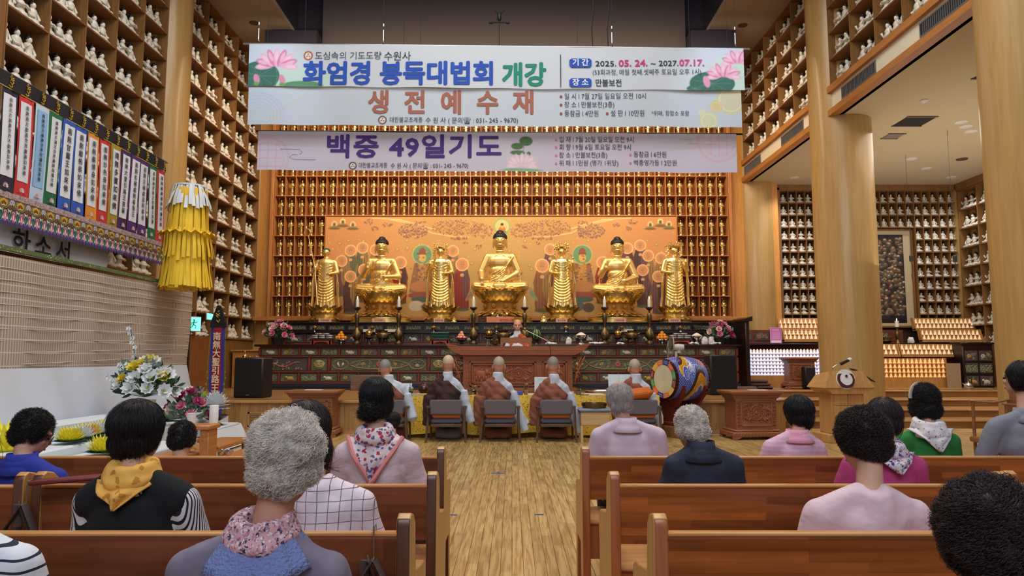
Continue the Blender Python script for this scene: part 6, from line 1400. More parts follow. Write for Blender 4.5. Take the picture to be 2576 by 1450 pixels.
t = thing('side_incense_burner', 'round dark incense burner left of the candle on the side altar', 'incense burner', (at(2232, 862, 19.55).x, 19.62, at(2262, 864, 19.5).z)); ob('body', G().lathe([(.10, 0), (.16, .06), (.15, .13), (.17, .17), (.15, .17)], (0, 0, 0), 16), bronze, t); ob('rim', G().lathe([(.165, .165), (.17, .18), (.15, .18)], (0, 0, 0), 16), silver, t)
sack(2292, .18, .17, 'white cloth bundle right of the candle on the side altar', 19.6, at(2262, 864, 19.5).z)
t = thing('notice_board', 'magenta and white printed notice standing on the side altar', 'sign', (at(1953, 858, 19.6).x, 19.62, at(1953, 864, 19.5).z)); P = Paint(60, 86, (206, 120, 190)); P.c[70:82, 4:56] = (232, 214, 228)
for k in range(8): P.line([(10, 26+k*5), (50, 26+k*5)], 1.2, (236, 206, 228))
for k in range(4): P.ell(14+k*10, 12, 3, 3, (246, 230, 240), 1, ring=.4)
link('printed_sheet', P.mesh('ps', lambda u, v: (-.15+.3*u, -.012+0*u, .43*(1-v)), paintmat('notice_print', .5)), t); ob('backing', G().box(-.155, .155, -.01, .01, 0, .435), card, t)
cush = M('brown_cushion', (92, 66, 60), .9, bump=.3)
for k in range(3):
    g = G(); g.cb(-.30, .30, -.25, .25, 0, .075, .036); link('floor_cushion', remesh('floor_cushion', g, cush, .02, 3), None, (at(1912, 968, 18.0).x-.06*k, 18.1, SH+.002+.078*k), '%s brown floor cushion of the stack by the bluish rack' % ('lowest', 'middle', 'topmost')[k], 'cushion')
one('folded_blanket', G().cb(-.35, .30, -.16, .16, 0, .10, .05), cush, 'dark folded blanket beside the altar end', 'blanket', loc=(at(1870, 950, 17.0).x, 17.0, SH))

# ================================================================== row of sash banners along the left wall
SX = -6.6
def sY(px): return None
b0 = at_x(415, 405, SX); b1 = at_x(410, 670, SX); zt_, zb_ = b0.z, b1.z; Yr = at_x(413, 520, SX).y; Yl = at_x(-40, 300, SX).y
zt_ = (zt_+at_x(0, 170, SX).z)/2; zb_ = (zb_+at_x(0, 568, SX).z)/2; HH = zt_-zb_
t0 = thing('banner_rail', 'long black cloth header with golden emblems carrying the sash banners', 'header', (SX, Yr, zt_-.22))
black_cloth = M('black_header_cloth', (30, 26, 30), .8, bump=.2, bs=8); goldp = M('gold_print', (214, 178, 60), .6)
wob('header_cloth', G().grid(lambda u, v: (SX+.02*math.sin(u*30)*v, Yr-(Yr-Yl)*u, zt_-.22*v), 80, 2), black_cloth, t0)
wob('rod', G().cyl((SX-.02, Yl, zt_), (SX-.02, Yr+.08, zt_), .015), steel, t0); wob('trim', G().box(SX+.012, SX+.016, Yl, Yr, zt_-.215, zt_-.205), goldp, t0)
pitch = (Yr-at_x(0, 300, SX).y)/14.0
ns = 16
for k in range(2*7+2):
    y = Yr-.09-pitch*1.02*k; g = G()   # seed-syllable emblem made of strokes
    if y < Yl: break
    for P_ in ([(0, .075), (.018, .085)], [(-.03, .055), (0, .045), (.03, .06)], [(-.035, .03), (0, .018), (.02, .03), (.0, .045)], [(0, .02), (-.03, -.01), (.0, -.035), (.032, -.01), (.02, .015)], [(0, -.035), (-.01, -.065), (.02, -.08), (.045, -.06)]):
        g.tube([(SX+.022, y-a, zt_-.11+b) for a, b in P_], .0085, 4)
    wob('emblem', g, goldp, t0)
TX = ['南無極樂導師阿彌陀佛', '南無幽冥敎主地藏王菩薩', '南無左補處道明尊者', '南無右補處無毒鬼王', '南無大聖引路王菩薩', '南無多寶如來佛', '南無妙色身如來佛', '南無廣博身如來佛', '南無離怖畏如來佛', '南無甘露王如來佛', '南無東方滿月世界藥師琉璃光佛', '南無西方極樂世界阿彌陀如來佛', '南無南方歡喜世界寶勝如來佛', '南無北方無憂世界不動尊如來佛']
CL = [((206, 52, 56), 'red'), ((28, 110, 70), 'green'), ((86, 44, 116), 'purple'), ((86, 44, 116), 'purple'), ((70, 42, 96), 'dark purple'), ((172, 146, 40), 'olive gold'), ((198, 44, 56), 'red'), ((228, 146, 44), 'orange'), ((48, 92, 188), 'blue'), ((48, 92, 188), 'blue'), ((28, 118, 76), 'green'), ((196, 216, 240), 'pale blue'), ((206, 40, 52), 'red'), ((40, 38, 52), 'black')]
ORDR = ['rightmost'] + ['%s from the right' % w for w in ORD[1:14]]
inkt = M('brush_ink', (26, 26, 30), .8)
zs1 = zb_+.44
P0 = Paint(96, 118, (176, 148, 156)); rm = random.Random(6)
def valance(seed):
    P = Paint(64, 100, (150, 120, 130)); rm = random.Random(seed)
    for y in range(0, 20, 2):
        for x in range(0, 64, 3): P.ell(x+(y % 4), y, 1.3, 1, rm.choice([(206, 190, 190), (120, 92, 120), (190, 160, 120), (224, 214, 220)]))
    P.c[20:22] = (60, 40, 60); P.c[22:52] = (116, 82, 62)
    P.ell(32, 36, 20, 13, (70, 96, 62)); P.ell(32, 34, 15, 11, (206, 176, 60)); P.ell(32, 36, 10, 6, (120, 72, 44)); P.ell(32, 37, 4, 4, (180, 50, 44)); P.ell(32, 43, 6, 1.5, (240, 236, 220)); P.ell(32, 36, 20, 13, (230, 214, 120), 1, ring=.07)
    for s in (4, 60): P.ell(s, 30, 5, 8, (214, 210, 226)); P.ell(s, 30, 2, 5, (140, 130, 170))
    P.c[50:53] = (40, 30, 60); P.c[53:] = (90, 70, 100)
    for i in range(8): P.poly([(i*8, 53), (i*8+8, 53), (i*8+4, 61)], [(236, 190, 60), (240, 240, 240), (200, 60, 60), (40, 110, 80)][i % 4])
    for i in range(4):
        x = 8+i*16; c = (206, 50, 70) if i % 2 else (30, 60, 70); P.ell(x, 72, 7, 17, (236, 230, 240)); P.ell(x, 72, 5.5, 15, c); P.ell(x, 72, 2.6, 10, (240, 226, 230) if i % 2 else (80, 130, 110)); P.ell(x, 90, 7, 3, (60, 60, 170), .9)
    for i in range(5): P.ell(i*16, 66, 2.4, 12, (60, 100, 90)); P.ell(i*16, 84, 3, 3, (236, 236, 240))
    return P
VP = valance(1)
sashm = {}
for k, (tx, (c, cn)) in enumerate(zip(TX, CL)):
    yc = Yr-.02-pitch*(k+.5); w = pitch*.47; jy = R.uniform(-.008, .008); ex = 0
    top = zt_-.22+(0 if k < 4 else .0)
    t = thing('sash_banner', '%s edged white sash banner with black characters, %s of the row' % (cn, ORDR[k]), 'banner', (SX, yc, zs1))
    xx_ = .006*(k % 2)
    wfn = lambda y, z, k=k: .012*math.sin(z*2.1+k)+.006*math.sin(y*40+k)
    wob('border_cloth', G().grid(lambda u, v: (SX+.012+xx_+wfn(yc+w-2*w*u, zs1+(top-zs1)*v), yc+w-2*w*u, zs1+(top-zs1)*v), 6, 14), M('sash_'+cn, c, .75), t)
    inn = (206, 224, 240) if cn != 'pale blue' else (150, 192, 236)
    wob('centre_panel', G().grid(lambda u, v: (SX+.018+xx_+wfn(yc+w*.76*(1-2*u), zs1+.20+(top-zs1-.27)*v), yc+w*.76*(1-2*u), zs1+.20+(top-zs1-.27)*v), 5, 14), M('sash_panel_blue' if cn == 'pale blue' else 'sash_panel', (226, 230, 238) if cn != 'pale blue' else inn, .8), t)
    n = len(tx); Ht = top-.12-(zs1+.26); st_ = Ht/n; sz = min(st_*.86, w*.94)
    col = '\n'.join(tx); c_ = bpy.data.curves.new('t', 'FONT'); bpy.data.curves.remove(c_)
    text('characters', col, sz, inkt, (SX+.030+xx_, yc, top-.10-Ht/2), None, rot=(PI/2, 0, PI/2), bold=sz*.012, lsp=st_/sz*1.0, wave=None)
    o = COL.objects[-1] if 0 else bpy.data.objects[[q.name for q in bpy.data.objects if q.name.startswith('characters')][-1]]
    o.parent = t; o.location = Vector((SX+.030+xx_, yc, top-.10-Ht/2))-t.location
    # scale the column to the wanted height
    zs_ = [v.co.z for v in o.data.vertices]; h_ = max(zs_)-min(zs_); f_ = Ht*.98/h_; mid = (max(zs_)+min(zs_))/2
    for v in o.data.vertices: v.co.z = (v.co.z-mid)*f_; v.co.x += wfn(yc, v.co.z+top-.10-Ht/2)
    g = G()
    for q in range(7): a = PI*q/6; g.petal((SX+.024+xx_, yc, zs1+.07), (.0, math.cos(a), math.sin(a)), (1, 0, 0), .055, .03, .1, 3)
    for q in (-1, 0, 1): g.tube([(SX+.024+xx_, yc+.06*q-.03, zs1+.05), (SX+.024+xx_, yc+.06*q+.03, zs1+.045)], .003, 3)
    link('lotus_print', mesh('lotus_print', g, M('pale_print', (226, 196, 200), .8), fix=False), t, -t.location)
    v_ = VP.mesh('valance', lambda u, v: (SX+.03+0*u, yc+pitch*.495*(1-2*u), zs1+.005-.44*v*(.90+.10*abs(np.sin(4*PI*u)))), paintmat('valance_print', .8)) if 'v' not in sashm else sashm['v']
    if 'v' not in sashm:
        for q in v_.vertices: q.co.y -= yc
        sashm['v'] = v_
    ov = link('printed_valance', v_, t, (0-t.location.x, 0, 0-t.location.z))
# grey banner with three large letters behind the sashes
GX = -6.74; zb2 = at_x(270, 684, GX).z; zl2 = at_x(0, 640, GX).z; yR = at_x(270, 640, GX).y
t = thing('grey_banner', 'grey cloth banner with large black lettering under the sash row', 'banner', (GX, yR, zb2))
wob('cloth', G().grid(lambda u, v: (GX+.015*math.sin(u*14+v*3), yR-4.2*u, zb2+(zl2-zb2)*u*.5+.68*v), 40, 4), M('grey_banner_cloth', (200, 202, 210), .8, bump=.3, bs=5), t)
for ch, px, py in (('하', 54, 610), ('소', 109, 624), ('서', 160, 636)):
    p = at_x(px, py, GX+.04); text('lettering', ch, .33, inkt, p-t.location, t, rot=(PI/2, 0, PI/2), bold=.008, sx=1.25)
# bamboo-textured screen and white cloth
WX = -6.0; ztp = at_x(485, 730, WX).z; ztl = at_x(0, 645, WX).z; yE = at_x(485, 735, WX).y; yS = 6.4; zm = at_x(465, 925, WX).z
m, nt, b = _nt('woven_screen'); N = nt.nodes.new; L_ = nt.links.new; tc = N('ShaderNodeTexCoord'); sx_ = N('ShaderNodeSeparateXYZ'); L_(tc.outputs['Object'], sx_.inputs[0])
def fr(sock, f, duty):
    a = N('ShaderNodeMath'); a.operation = 'MULTIPLY'; a.inputs[1].default_value = f; L_(sock, a.inputs[0]); q = N('ShaderNodeMath'); q.operation = 'FRACT'; L_(a.outputs[0], q.inputs[0]); l = N('ShaderNodeMath'); l.operation = 'LESS_THAN'; l.inputs[1].default_value = duty; L_(q.outputs[0], l.inputs[0]); return l.outputs[0]
k1 = fr(sx_.outputs[1], 22, .35); k2 = fr(sx_.outputs[2], 6.2, .08); nz = N('ShaderNodeTexNoise'); nz.inputs['Scale'].default_value = 9; L_(tc.outputs['Object'], nz.inputs[0])
mx = N('ShaderNodeMix'); mx.data_type = 'RGBA'; L_(k1, mx.inputs[0]); mx.inputs[6].default_value = rgba((164, 146, 132)); mx.inputs[7].default_value = rgba((202, 190, 178))
mx2 = N('ShaderNodeMix'); mx2.data_type = 'RGBA'; L_(k2, mx2.inputs[0]); L_(mx.outputs[2], mx2.inputs[6]); mx2.inputs[7].default_value = rgba((206, 204, 196)); L_(mx2.outputs[2], b.inputs['Base Color']); b.inputs['Roughness'].default_value = .8
t = thing('fabric_screen', 'tall beige ribbed fabric screen with white cloth below along the left side', 'screen', (WX, yE, 0))
wob('ribbed_fabric', G().grid(lambda u, v: (WX+.02*math.sin(u*30)*(.3+v), yE-.15*v*v-(yE-yS)*u, ztp+(ztl-ztp)*u-(ztp-zm+(.10)*u)*v), 90, 12), m, t)
for k in range(10):
    z = (k+1)/10.5; wob('hem_ridge', G().tube([(WX+.012, yE-.15*z*z-(yE-yS)*u/24-.02, ztp+(ztl-ztp)*u/24-(ztp-zm+.1*u/24)*z) for u in range(25)], .006, 4), M('ridge_thread', (196, 190, 180), .8), t)
wob('white_cloth', G().grid(lambda u, v: (WX+.05+.03*math.sin(u*46+2*v)+.25*v, yE-.22-.1*v-(yE-yS)*u, zm+.05-(zm-.1)*v), 120, 8), M('white_drape', (206, 212, 224), .85, bump=.2, bs=4), t)
gt = pattern('green_trim', (92, 108, 66), [(190, 196, 150)], 26, thresh=.22)
wob('top_trim', G().box(WX-.02, WX+.03, yS, yE+.15, 0, .055), gt, t); bpy.data.objects['top_trim'].location.z += ztp+.0; bpy.data.objects['top_trim'].rotation_euler = (0, 0, 0)
wob('frame_post', G().cyl((WX-.03, yE, 0), (WX-.03, yE, ztp+.03), .02), darkw, t); wob('frame_post', G().cyl((WX-.03, yS+.2, 0), (WX-.03, yS+.2, ztl), .02), darkw, t)

# white clothed altar steps on the left with paper lotuses
wc = M('white_tablecloth', (218, 226, 234), .85, bump=.12, bs=5)
t = thing('clothed_table', 'long low table draped in white cloth against the fabric screen', 'table', (-5.4, 10.2, 0)); wob('cloth', G().cb(-5.68, -4.86, 6.6, 12.3, .0, .43, .02), wc, t); wob('back_step', G().cb(-5.68, -5.30, 6.6, 12.3, .43, .62, .02), wc, t)
t = thing('clothed_table', 'wider low white clothed table in front of the lotus row', 'table', (-4.3, 8.5, 0)); wob('cloth', G().cb(-4.84, -4.10, 6.2, 9.3, .0, .33, .02), wc, t)
t = thing('clothed_table', 'small white clothed table holding the white lotus at the far end', 'table', (-5.0, 11.4, 0)); g = G(); g.grid(lambda u, v: (-5.05+1.05*u if v < .5 else -5.05+1.05*u+.07*(v-.5)*2, 10.6+1.3*(u*0)+(0), .34), 1, 1)
g = G(); g.cb(-4.84, -4.45, 10.7, 11.75, .30, .345, .02); g.prism([(-4.84, .33), (-4.46, .33), (-4.30, .02), (-4.84, .02)], 10.66, 11.8); wob('cloth', g, wc, t)
LP = {'yellow': M('lotus_yellow', (240, 224, 40), .7), 'white': M('lotus_white', (226, 232, 236), .7), 'orange': M('lotus_orange', (240, 180, 70), .7), 'green': M('lotus_green', (196, 226, 120), .7)}
dg_ = M('dark_leaf', (14, 84, 66), .6)
def lotus(px, py, Y, h_, s, cols, lab, grp=None, base=True):
    L = Vector((at(px, py, Y).x, Y, h_)); t = thing('paper_lotus', lab, 'lotus', L); layers = 4
    if base:
        g = G()
        for k in range(10): a = 2*PI*k/10; g.petal((0, 0, .012), (math.cos(a), math.sin(a), 0), (0, 0, 1), s*.60, s*.34, .12, 3)
        link('leaf_base', mesh('leaf_base', g, dg_, fix=False), t)
    gs = {}
    for row in range(layers):
        n = 24-3*row; e = .12+row*.38
        for k in range(n):
            a = 2*PI*(k+.5*(row % 2))/n; c = cols[(k*len(cols))//n] if len(cols) > 1 else cols[0]; g = gs.setdefault(c, G()); d = Vector((math.cos(a)*math.cos(e), math.sin(a)*math.cos(e), math.sin(e)))
            g.petal(Vector((math.cos(a), math.sin(a), .4))*s*.07, d, (0, 0, 1) if row < 3 else (-d.x, -d.y, .6), s*.50, s*.125, .42 if row < 3 else .1, 4)
    for c, g in gs.items(): link('petals', mesh('petals', g, LP[c], fix=False), t)
    return t
lot = [(12, 1140, 7.6, ['yellow'], 'big yellow paper lotus at the far left edge', .62, .34), (175, 1116, 8.1, ['yellow'], 'yellow paper lotus at the left end of the lotus row', .30, .44), (203, 1110, 8.35, ['white'], 'white paper lotus, second in the lotus row', .30, .44), (222, 1103, 8.6, ['yellow', 'yellow', 'orange'], 'yellow lotus with orange heart, third in the lotus row', .30, .44), (246, 1098, 8.85, ['white'], 'white paper lotus, fourth in the lotus row', .30, .44), (270, 1090, 9.15, ['yellow'], 'yellow paper lotus, fifth in the lotus row', .30, .44), (262, 1130, 7.9, ['yellow'], 'single yellow paper lotus lying on the front white table', .34, .345), (430, 1063, 11.0, ['white', 'white', 'yellow', 'white'], 'white and yellow lotus behind the short haired woman', .36, .44)]
for px, py, Y, c, l, s, z in lot: lotus(px, py, Y, z, s, c, l)
# dark cabinet carrying a lotus row
a = at(400, 1010, 12.75); b_ = at(516, 1008, 12.75)
t = thing('dark_cabinet', 'dark brown cabinet behind the left altar carrying a row of lotuses', 'cabinet', ((a.x+b_.x)/2, 12.75, 0)); ww = (b_.x-a.x)/2; zc_ = at(450, 1009, 12.75).z
ob('body', G().cb(-ww, ww, 0, .45, 0, zc_-.05, .01), darkw, t); ob('top', G().cb(-ww-.05, ww+.05, -.05, .47, zc_-.05, zc_, .01), wood('grey_wood', (120, 112, 96), (140, 130, 112), 0, 4, .5), t)
for i in range(3): ob('panel', G().cb(-ww+.05+i*ww*.65, -ww+.05+(i+.9)*ww*.65, -.015, 0, .15, zc_-.15, .01), lacq, t)
for i, (px, c, l) in enumerate(((408, ['white'], 'white lotus, first on the dark cabinet'), (424, ['white', 'yellow'], 'white and yellow lotus, second on the dark cabinet'), (445, ['white', 'orange', 'white'], 'white lotus with orange petals, third on the dark cabinet'), (462, ['yellow'], 'yellow lotus, fourth on the dark cabinet'), (485, ['white', 'white', 'green'], 'white lotus with green petals, fifth on the dark cabinet'), (505, ['yellow', 'white', 'green'], 'yellow and white lotus at the right end of the dark cabinet'))):
    lotus(px, 1005, 12.80+.16*(i % 2), zc_, .26, c, l)
# white lotus on its stand, candles
L = Vector((at(540, 1060, 11.2).x, 11.2, .345)); t = thing('lotus_lantern', 'large white paper lotus lantern on a dark stand behind the candle', 'lantern', L)
ob('stand', G().lathe([(.14, 0), (.10, .03), (.05, .06), (.16, .12), (.20, .15), (.18, .165)], (0, 0, 0), 18), darkw, t); g = G()
for row in range(7):
    e = -.35+row*.27
    for k in range(20-2*row): a = 2*PI*(k+.5*(row % 2))/(20-2*row); d = Vector((math.cos(a)*math.cos(e), math.sin(a)*math.cos(e), math.sin(e))); g.petal(Vector((0, 0, .30))+d*.10, d+Vector((0, 0, .35)), -d, .13, .07, -.12, 3)
link('petals', mesh('petals', g, LP['white'], fix=False), t)
# low wooden tables with brass ware
g = G(); t = thing('wooden_offering_table', 'long low honey wood table with the brass candlestick', 'table', (-3.75, 9, 0)); g.cb(-4.05, -3.62, 7.5, 10.0, .25, .30, .01); wob('top', g, wood('honey_wood', (176, 112, 60), (200, 136, 78), 1, 5, .35), t)
for x in (-4.0, -3.68):
    for y in (7.6, 9.9): wob('leg', G().box(x-.03, x+.03, y-.03, y+.03, 0, .25), _MC['honey_wood'], t)
wob('apron', G().box(-4.03, -3.64, 7.58, 7.62, .12, .25), _MC['honey_wood'], t)
t = thing('wooden_offering_table', 'second low wooden table with two silver cups at the aisle side', 'table', (-3.4, 8.5, 0)); wob('top', G().cb(-3.60, -3.12, 7.3, 9.6, .15, .19, .01), _MC['honey_wood'], t)
for x in (-3.56, -3.16):
    for y in (7.4, 9.5): wob('leg', G().box(x-.03, x+.03, y-.03, y+.03, 0, .15), _MC['honey_wood'], t)
L = at(535, 1123, 8.7); t = thing('brass_candlestick', 'hexagonal brass candlestick with thick white candle near the white lotus', 'candlestick', (L.x, 8.7, .30)); 
ob('stem', G().lathe([(.075, 0), (.07, .02), (.045, .035), (.05, .07), (.05, .15), (.03, .17), (.022, .20), (.035, .215), (.018, .235), (.016, .27), (.03, .285), (.08, .30), (.075, .315), (.02, .305)], (0, 0, 0), 6), brass, t, auto=20); ob('candle', G().lathe([(.052, .30), (.052, .52), (.048, .525)], (0, 0, 0), 18), wax, t)
L = at(481, 1075, 8.4); t = thing('pillar_candle', 'thick white candle left of the wooden post', 'candle', (L.x, 8.4, .331)); ob('candle', G().lathe([(.050, .20), (.050, .42)], (0, 0, 0), 18), wax, t); ob('holder', G().lathe([(.07, 0), (.03, .03), (.02, .1), (.06, .19), (.055, .2)], (0, 0, 0), 12), brass, t)
L = at(513, 1150, 8.0); t = thing('wooden_post_stand', 'honey wood stand with a projecting top left of the brass candlestick', 'stand', (L.x, 8.1, 0)); ob('post', G().cb(-.05, .05, -.12, .12, 0, .60, .008), _MC['honey_wood'], t); ob('top', G().cb(-.24, .07, -.16, .16, .60, .65, .01), _MC['honey_wood'], t); ob('foot', G().cb(-.08, .08, -.16, .16, 0, .04, .008), _MC['honey_wood'], t)
for px, y, l in ((516, 8.35, 'shiny brass footed bowl half hidden by the wooden stand'),):
    t = thing('footed_bowl', l, 'bowl', (at(px, 1120, y).x, y, .30)); ob('bowl', G().lathe([(.06, 0), (.05, .02), (.02, .05), (.02, .07), (.08, .11), (.10, .16), (.10, .18), (.09, .18)], (0, 0, 0), 18), M('rose_brass', (206, 150, 110), .15, 1), t)
for px, l in ((558, 'left small silver footed cup with lid on the low table'), (574, 'right small silver footed cup with lid on the low table')):
    t = thing('silver_cup', l, 'cup', (at(px, 1150, 8.6).x, 8.6, .19)); ob('cup', G().lathe([(.035, 0), (.02, .02), (.02, .04), (.04, .06), (.045, .09)], (0, 0, 0), 14), silver, t); ob('lid', G().lathe([(.065, .09), (.06, .10), (.02, .115), (.01, .125)], (0, 0, 0), 14), silver, t)
# flowers at the left
whites = [M('petal_white', (232, 236, 238), .7), M('petal_white'), M('petal_white'), M('petal_yellow', (226, 206, 60), .7)]
L = at(362, 1040, 10.0); t = thing('flower_arrangement', 'tall vase of white and yellow flowers in front of the fabric screen', 'flowers', (L.x, 10.0, .43)); ob('vase', G().lathe([(.12, 0), (.10, .1), (.13, .3), (.15, .38), (.13, .38)], (0, 0, 0), 16), M('pale_vase', (206, 206, 190), .3), t)
bouquet(t, (0, 0, .42), .40, .50, whites, 26, 4, 70, M('yellow_centre', (200, 190, 60), .7))
g = G(); rq = random.Random(3)
for (dx, dz_) in ((-.22, .95), (-.55, .30), (-.35, .45), (.25, .40)):
    g.k = 1; g.tube([(0, 0, .5), (dx*.6, -.03, .42+dz_*.5), (dx, -.05, .42+dz_)], .004, 4)
    for k in range(9): q = .45+.55*k/8; g.k = 0; bloom(g, (dx*q+rq.uniform(-.03, .03), -.05+rq.uniform(-.03, .03), .42+dz_*q), .035, (rq.uniform(-.5, .5), -1, .3), 5)
link('orchid_spray', mesh('orchid_spray', g, [whites[0], leafm], fix=False), t, kind='stuff')
L = at(470, 1110, 10.4); t = thing('flower_arrangement', 'vase of pink, magenta and cream roses beside the standing banner', 'flowers', (L.x, 10.4, 0)); ob('vase', G().lathe([(.09, 0), (.07, .2), (.05, .40), (.07, .50), (.06, .50)], (0, 0, 0), 14), M('green_vase', (90, 110, 86), .3), t)
ob('stand', G().cb(-.14, .14, -.14, .14, -.0, .02, .005), darkw, t); bouquet(t, (0, 0, .5), .30, .42, [pinks[0], pinks[3], pinks[2], pinks[3]], 13, 12, 60)
L = at(2, 1075, 8.9); t = thing('flower_arrangement', 'white flowers with a magenta bud cut by the left edge', 'flowers', (L.x-.12, 8.9, .43)); ob('vase', G().lathe([(.08, 0), (.07, .1), (.09, .2)], (0, 0, 0), 12), _MC['pale_vase'], t); bouquet(t, (0, 0, .22), .2, .28, whites[:2]+[pinks[3]], 9, 5, 24)

# hanging yellow paper canopy
L = at(472, 590, 12.0); t = thing('paper_canopy', 'hanging cylindrical canopy of yellow paper strips with a white top', 'canopy', (L.x, 12.0, at(472, 725, 12).z)); top = at(472, 468, 12).z-t.location.z
ylw = M('yellow_paper', (242, 200, 48), .7, var=.12, bs=3); wht = M('white_paper', (222, 228, 234), .8)
rq = random.Random(77)
def strips(name, n, r0, r1, z0, z1, mt, jit, w=.055, seg=5, curl=.03):
    for k in range(n):
        a = 2*PI*k/n+rq.uniform(-.04, .04); g = G(); zz = z0-rq.uniform(0, jit); ph = rq.uniform(0, 6); dr = rq.uniform(-.012, .02)
        g.grid(lambda u, v: ((r1+(r0-r1)*(1-v)+dr+curl*.4*math.sin(v*5+ph))*math.cos(a+(u-.5)*w/r0), (r1+(r0-r1)*(1-v)+dr+curl*.4*math.sin(v*5+ph))*math.sin(a+(u-.5)*w/r0), zz+(z1-zz)*v), 1, seg)
        link(name, mesh(name, g, mt, fix=False, auto=0), t)
strips('yellow_strip', 46, .40, .27, .06, top-.08, ylw, .10); strips('yellow_strip', 44, .43, .30, .02, top*.50, ylw, .05); strips('white_strip', 34, .36, .25, top-.36, top-.01, wht, .12, .06)
strips('yellow_strip', 30, .42, .36, top*.30, top*.56, ylw, .12)
for k in range(18):
    a = 2*PI*k/18; g = G(); g.petal((.35*math.cos(a), .35*math.sin(a), top*.52), (math.cos(a), math.sin(a), .25), (0, 0, 1), .13, .17, -.5, 3); link('paper_flap', mesh('paper_flap', g, ylw, fix=False), t)
ob('top_disc', G().lathe([(.26, top-.03), (.26, top), (.10, top+.02)], (0, 0, 0), 28), wht, t); ob('core', G().lathe([(.36, .12), (.31, top*.5), (.24, top-.05)], (0, 0, 0), 24), M('canopy_lining', (224, 180, 50), .8), t)
ob('cord', G().cyl((0, 0, top), (0, 0, 9.99-t.location.z), .004, n=5), blackp, t)
# standing temple pennant on a pole
L = at(541, 1010, 12.1); t = thing('standing_pennant', 'standing pennant with black pointed hood and red panel with pale characters', 'banner', (L.x, 12.1, 0)); zt2 = at(541, 752, 12.1).z; zb3 = at(541, 1068, 12.1).z
ob('pole', G().cyl((0, .03, 0), (0, .03, zt2-.10), .014), darkw, t); ob('foot', G().lathe([(.20, 0), (.20, .03), (.03, .06)], (0, .03, 0), 18), darkw, t); ob('finial', G().lathe([(.02, -.14), (.035, -.10), (.015, -.08), (.035, -.05), (.04, -.02), (.02, 0)], (0, .03, zt2), 12), M('cream_finial', (206, 190, 150), .4), t)
z1, z2 = at(541, 770, 12.1).z, at(541, 824, 12.1).z
ob('hood', G().prism([(-.025, z1), (.025, z1), (.125, z2+.08), (.13, z2), (-.13, z2), (-.125, z2+.08)], -.02, .05), M('black_velvet', (16, 14, 16), .9), t); g = G()
for P_ in ([(0, .10), (.02, .12)], [(-.03, .07), (.0, .05), (.03, .075)], [(-.03, .03), (0, .015), (.025, .03), (0, .05), (-.03, .03)], [(0, .015), (-.02, -.04), (.01, -.08), (.035, -.03)]): g.tube([(a, -.026, (z1+z2)/2-.02+b) for a, b in P_], .008, 4)
ob('hood_emblem', g, goldp, t); zb4 = .34
ob('blue_border', G().grid(lambda u, v: (-.12+.24*u, .005+.01*math.sin(v*9+u*4), zb4+(z2-zb4)*v), 4, 14), M('royal_blue', (44, 48, 140), .8), t); ob('red_panel', G().grid(lambda u, v: (-.075+.15*u, -.005+.01*math.sin(v*9+u*3), zb4+(z2-zb4)*v), 3, 14), M('crimson_cloth', (150, 24, 48), .8), t)
o = text('characters', '\n'.join('南無大聖引路王菩薩'), .145, M('cream_letter', (226, 200, 160), .8), (0, -.030, 0), t, bold=.003, sx=.95); zz = [v.co.z for v in o.data.vertices]; a_, b_ = at(541, 836, 12.1).z, at(541, 1030, 12.1).z
for v in o.data.vertices: v.co.z = b_+(v.co.z-min(zz))/(max(zz)-min(zz))*(a_-b_)
for s in (-1, 1):
    g = G()
    for k in range(7): g.sph((s*.15+.012*math.sin(k*2.2), -.01, 1.15-.10*k), (.012, .01, .02), 6, 4)
    g.tube([(s*.13, 0, z2-.1), (s*.15, -.01, 1.2), (s*.15, -.01, .5)], .003, 4); ob('tassel', g, M('tassel_green', (110, 140, 70), .8), t, kind='stuff')
# exit sign
L = at_x(487, 816, -7.25); t = thing('exit_sign', 'lit green emergency exit sign with a running figure on the left wall', 'sign', (-7.26, L.y, L.z)); t.rotation_euler = (0, 0, .75)
ob('case', G().cb(-.16, .16, -.05, .06, -.17, .17, .01), M('exit_case', (206, 210, 210), .5), t); ob('face', G().box(-.145, .145, -.056, -.05, -.15, .15), M('exit_face', (120, 226, 200), .4, emit=(110, 236, 205), es=1.4), t); g = G(); dgn = M('exit_green', (10, 120, 90), .5, emit=(6, 110, 80), es=.5)
g.sph((.0, -.058, .09), (.022, .004, .022), 8, 5); g.tube([(0, -.058, .065), (-.015, -.058, -.01)], .017, 5); g.tube([(-.015, -.058, -.01), (.04, -.058, -.04), (.03, -.058, -.10)], .011, 5); g.tube([(-.015, -.058, -.01), (-.05, -.058, -.07), (-.09, -.058, -.08)], .011, 5); g.tube([(0, -.058, .05), (.05, -.058, .03), (.07, -.058, .06)], .009, 5); g.tube([(0, -.058, .05), (-.05, -.058, .02), (-.06, -.058, -.02)], .009, 5); ob('running_figure', g, dgn, t)
L2 = at_x(524, 797, -7.30); t = thing('exit_sign', 'second small lit green exit sign behind the pennant', 'sign', (-7.24, L2.y, L2.z)); ob('face', G().box(-.03, .0, -.13, .13, -.07, .07), M('exit_face'), t); ob('case', G().cb(-.06, -.031, -.14, .14, -.08, .08, .004), _MC['exit_case'], t)

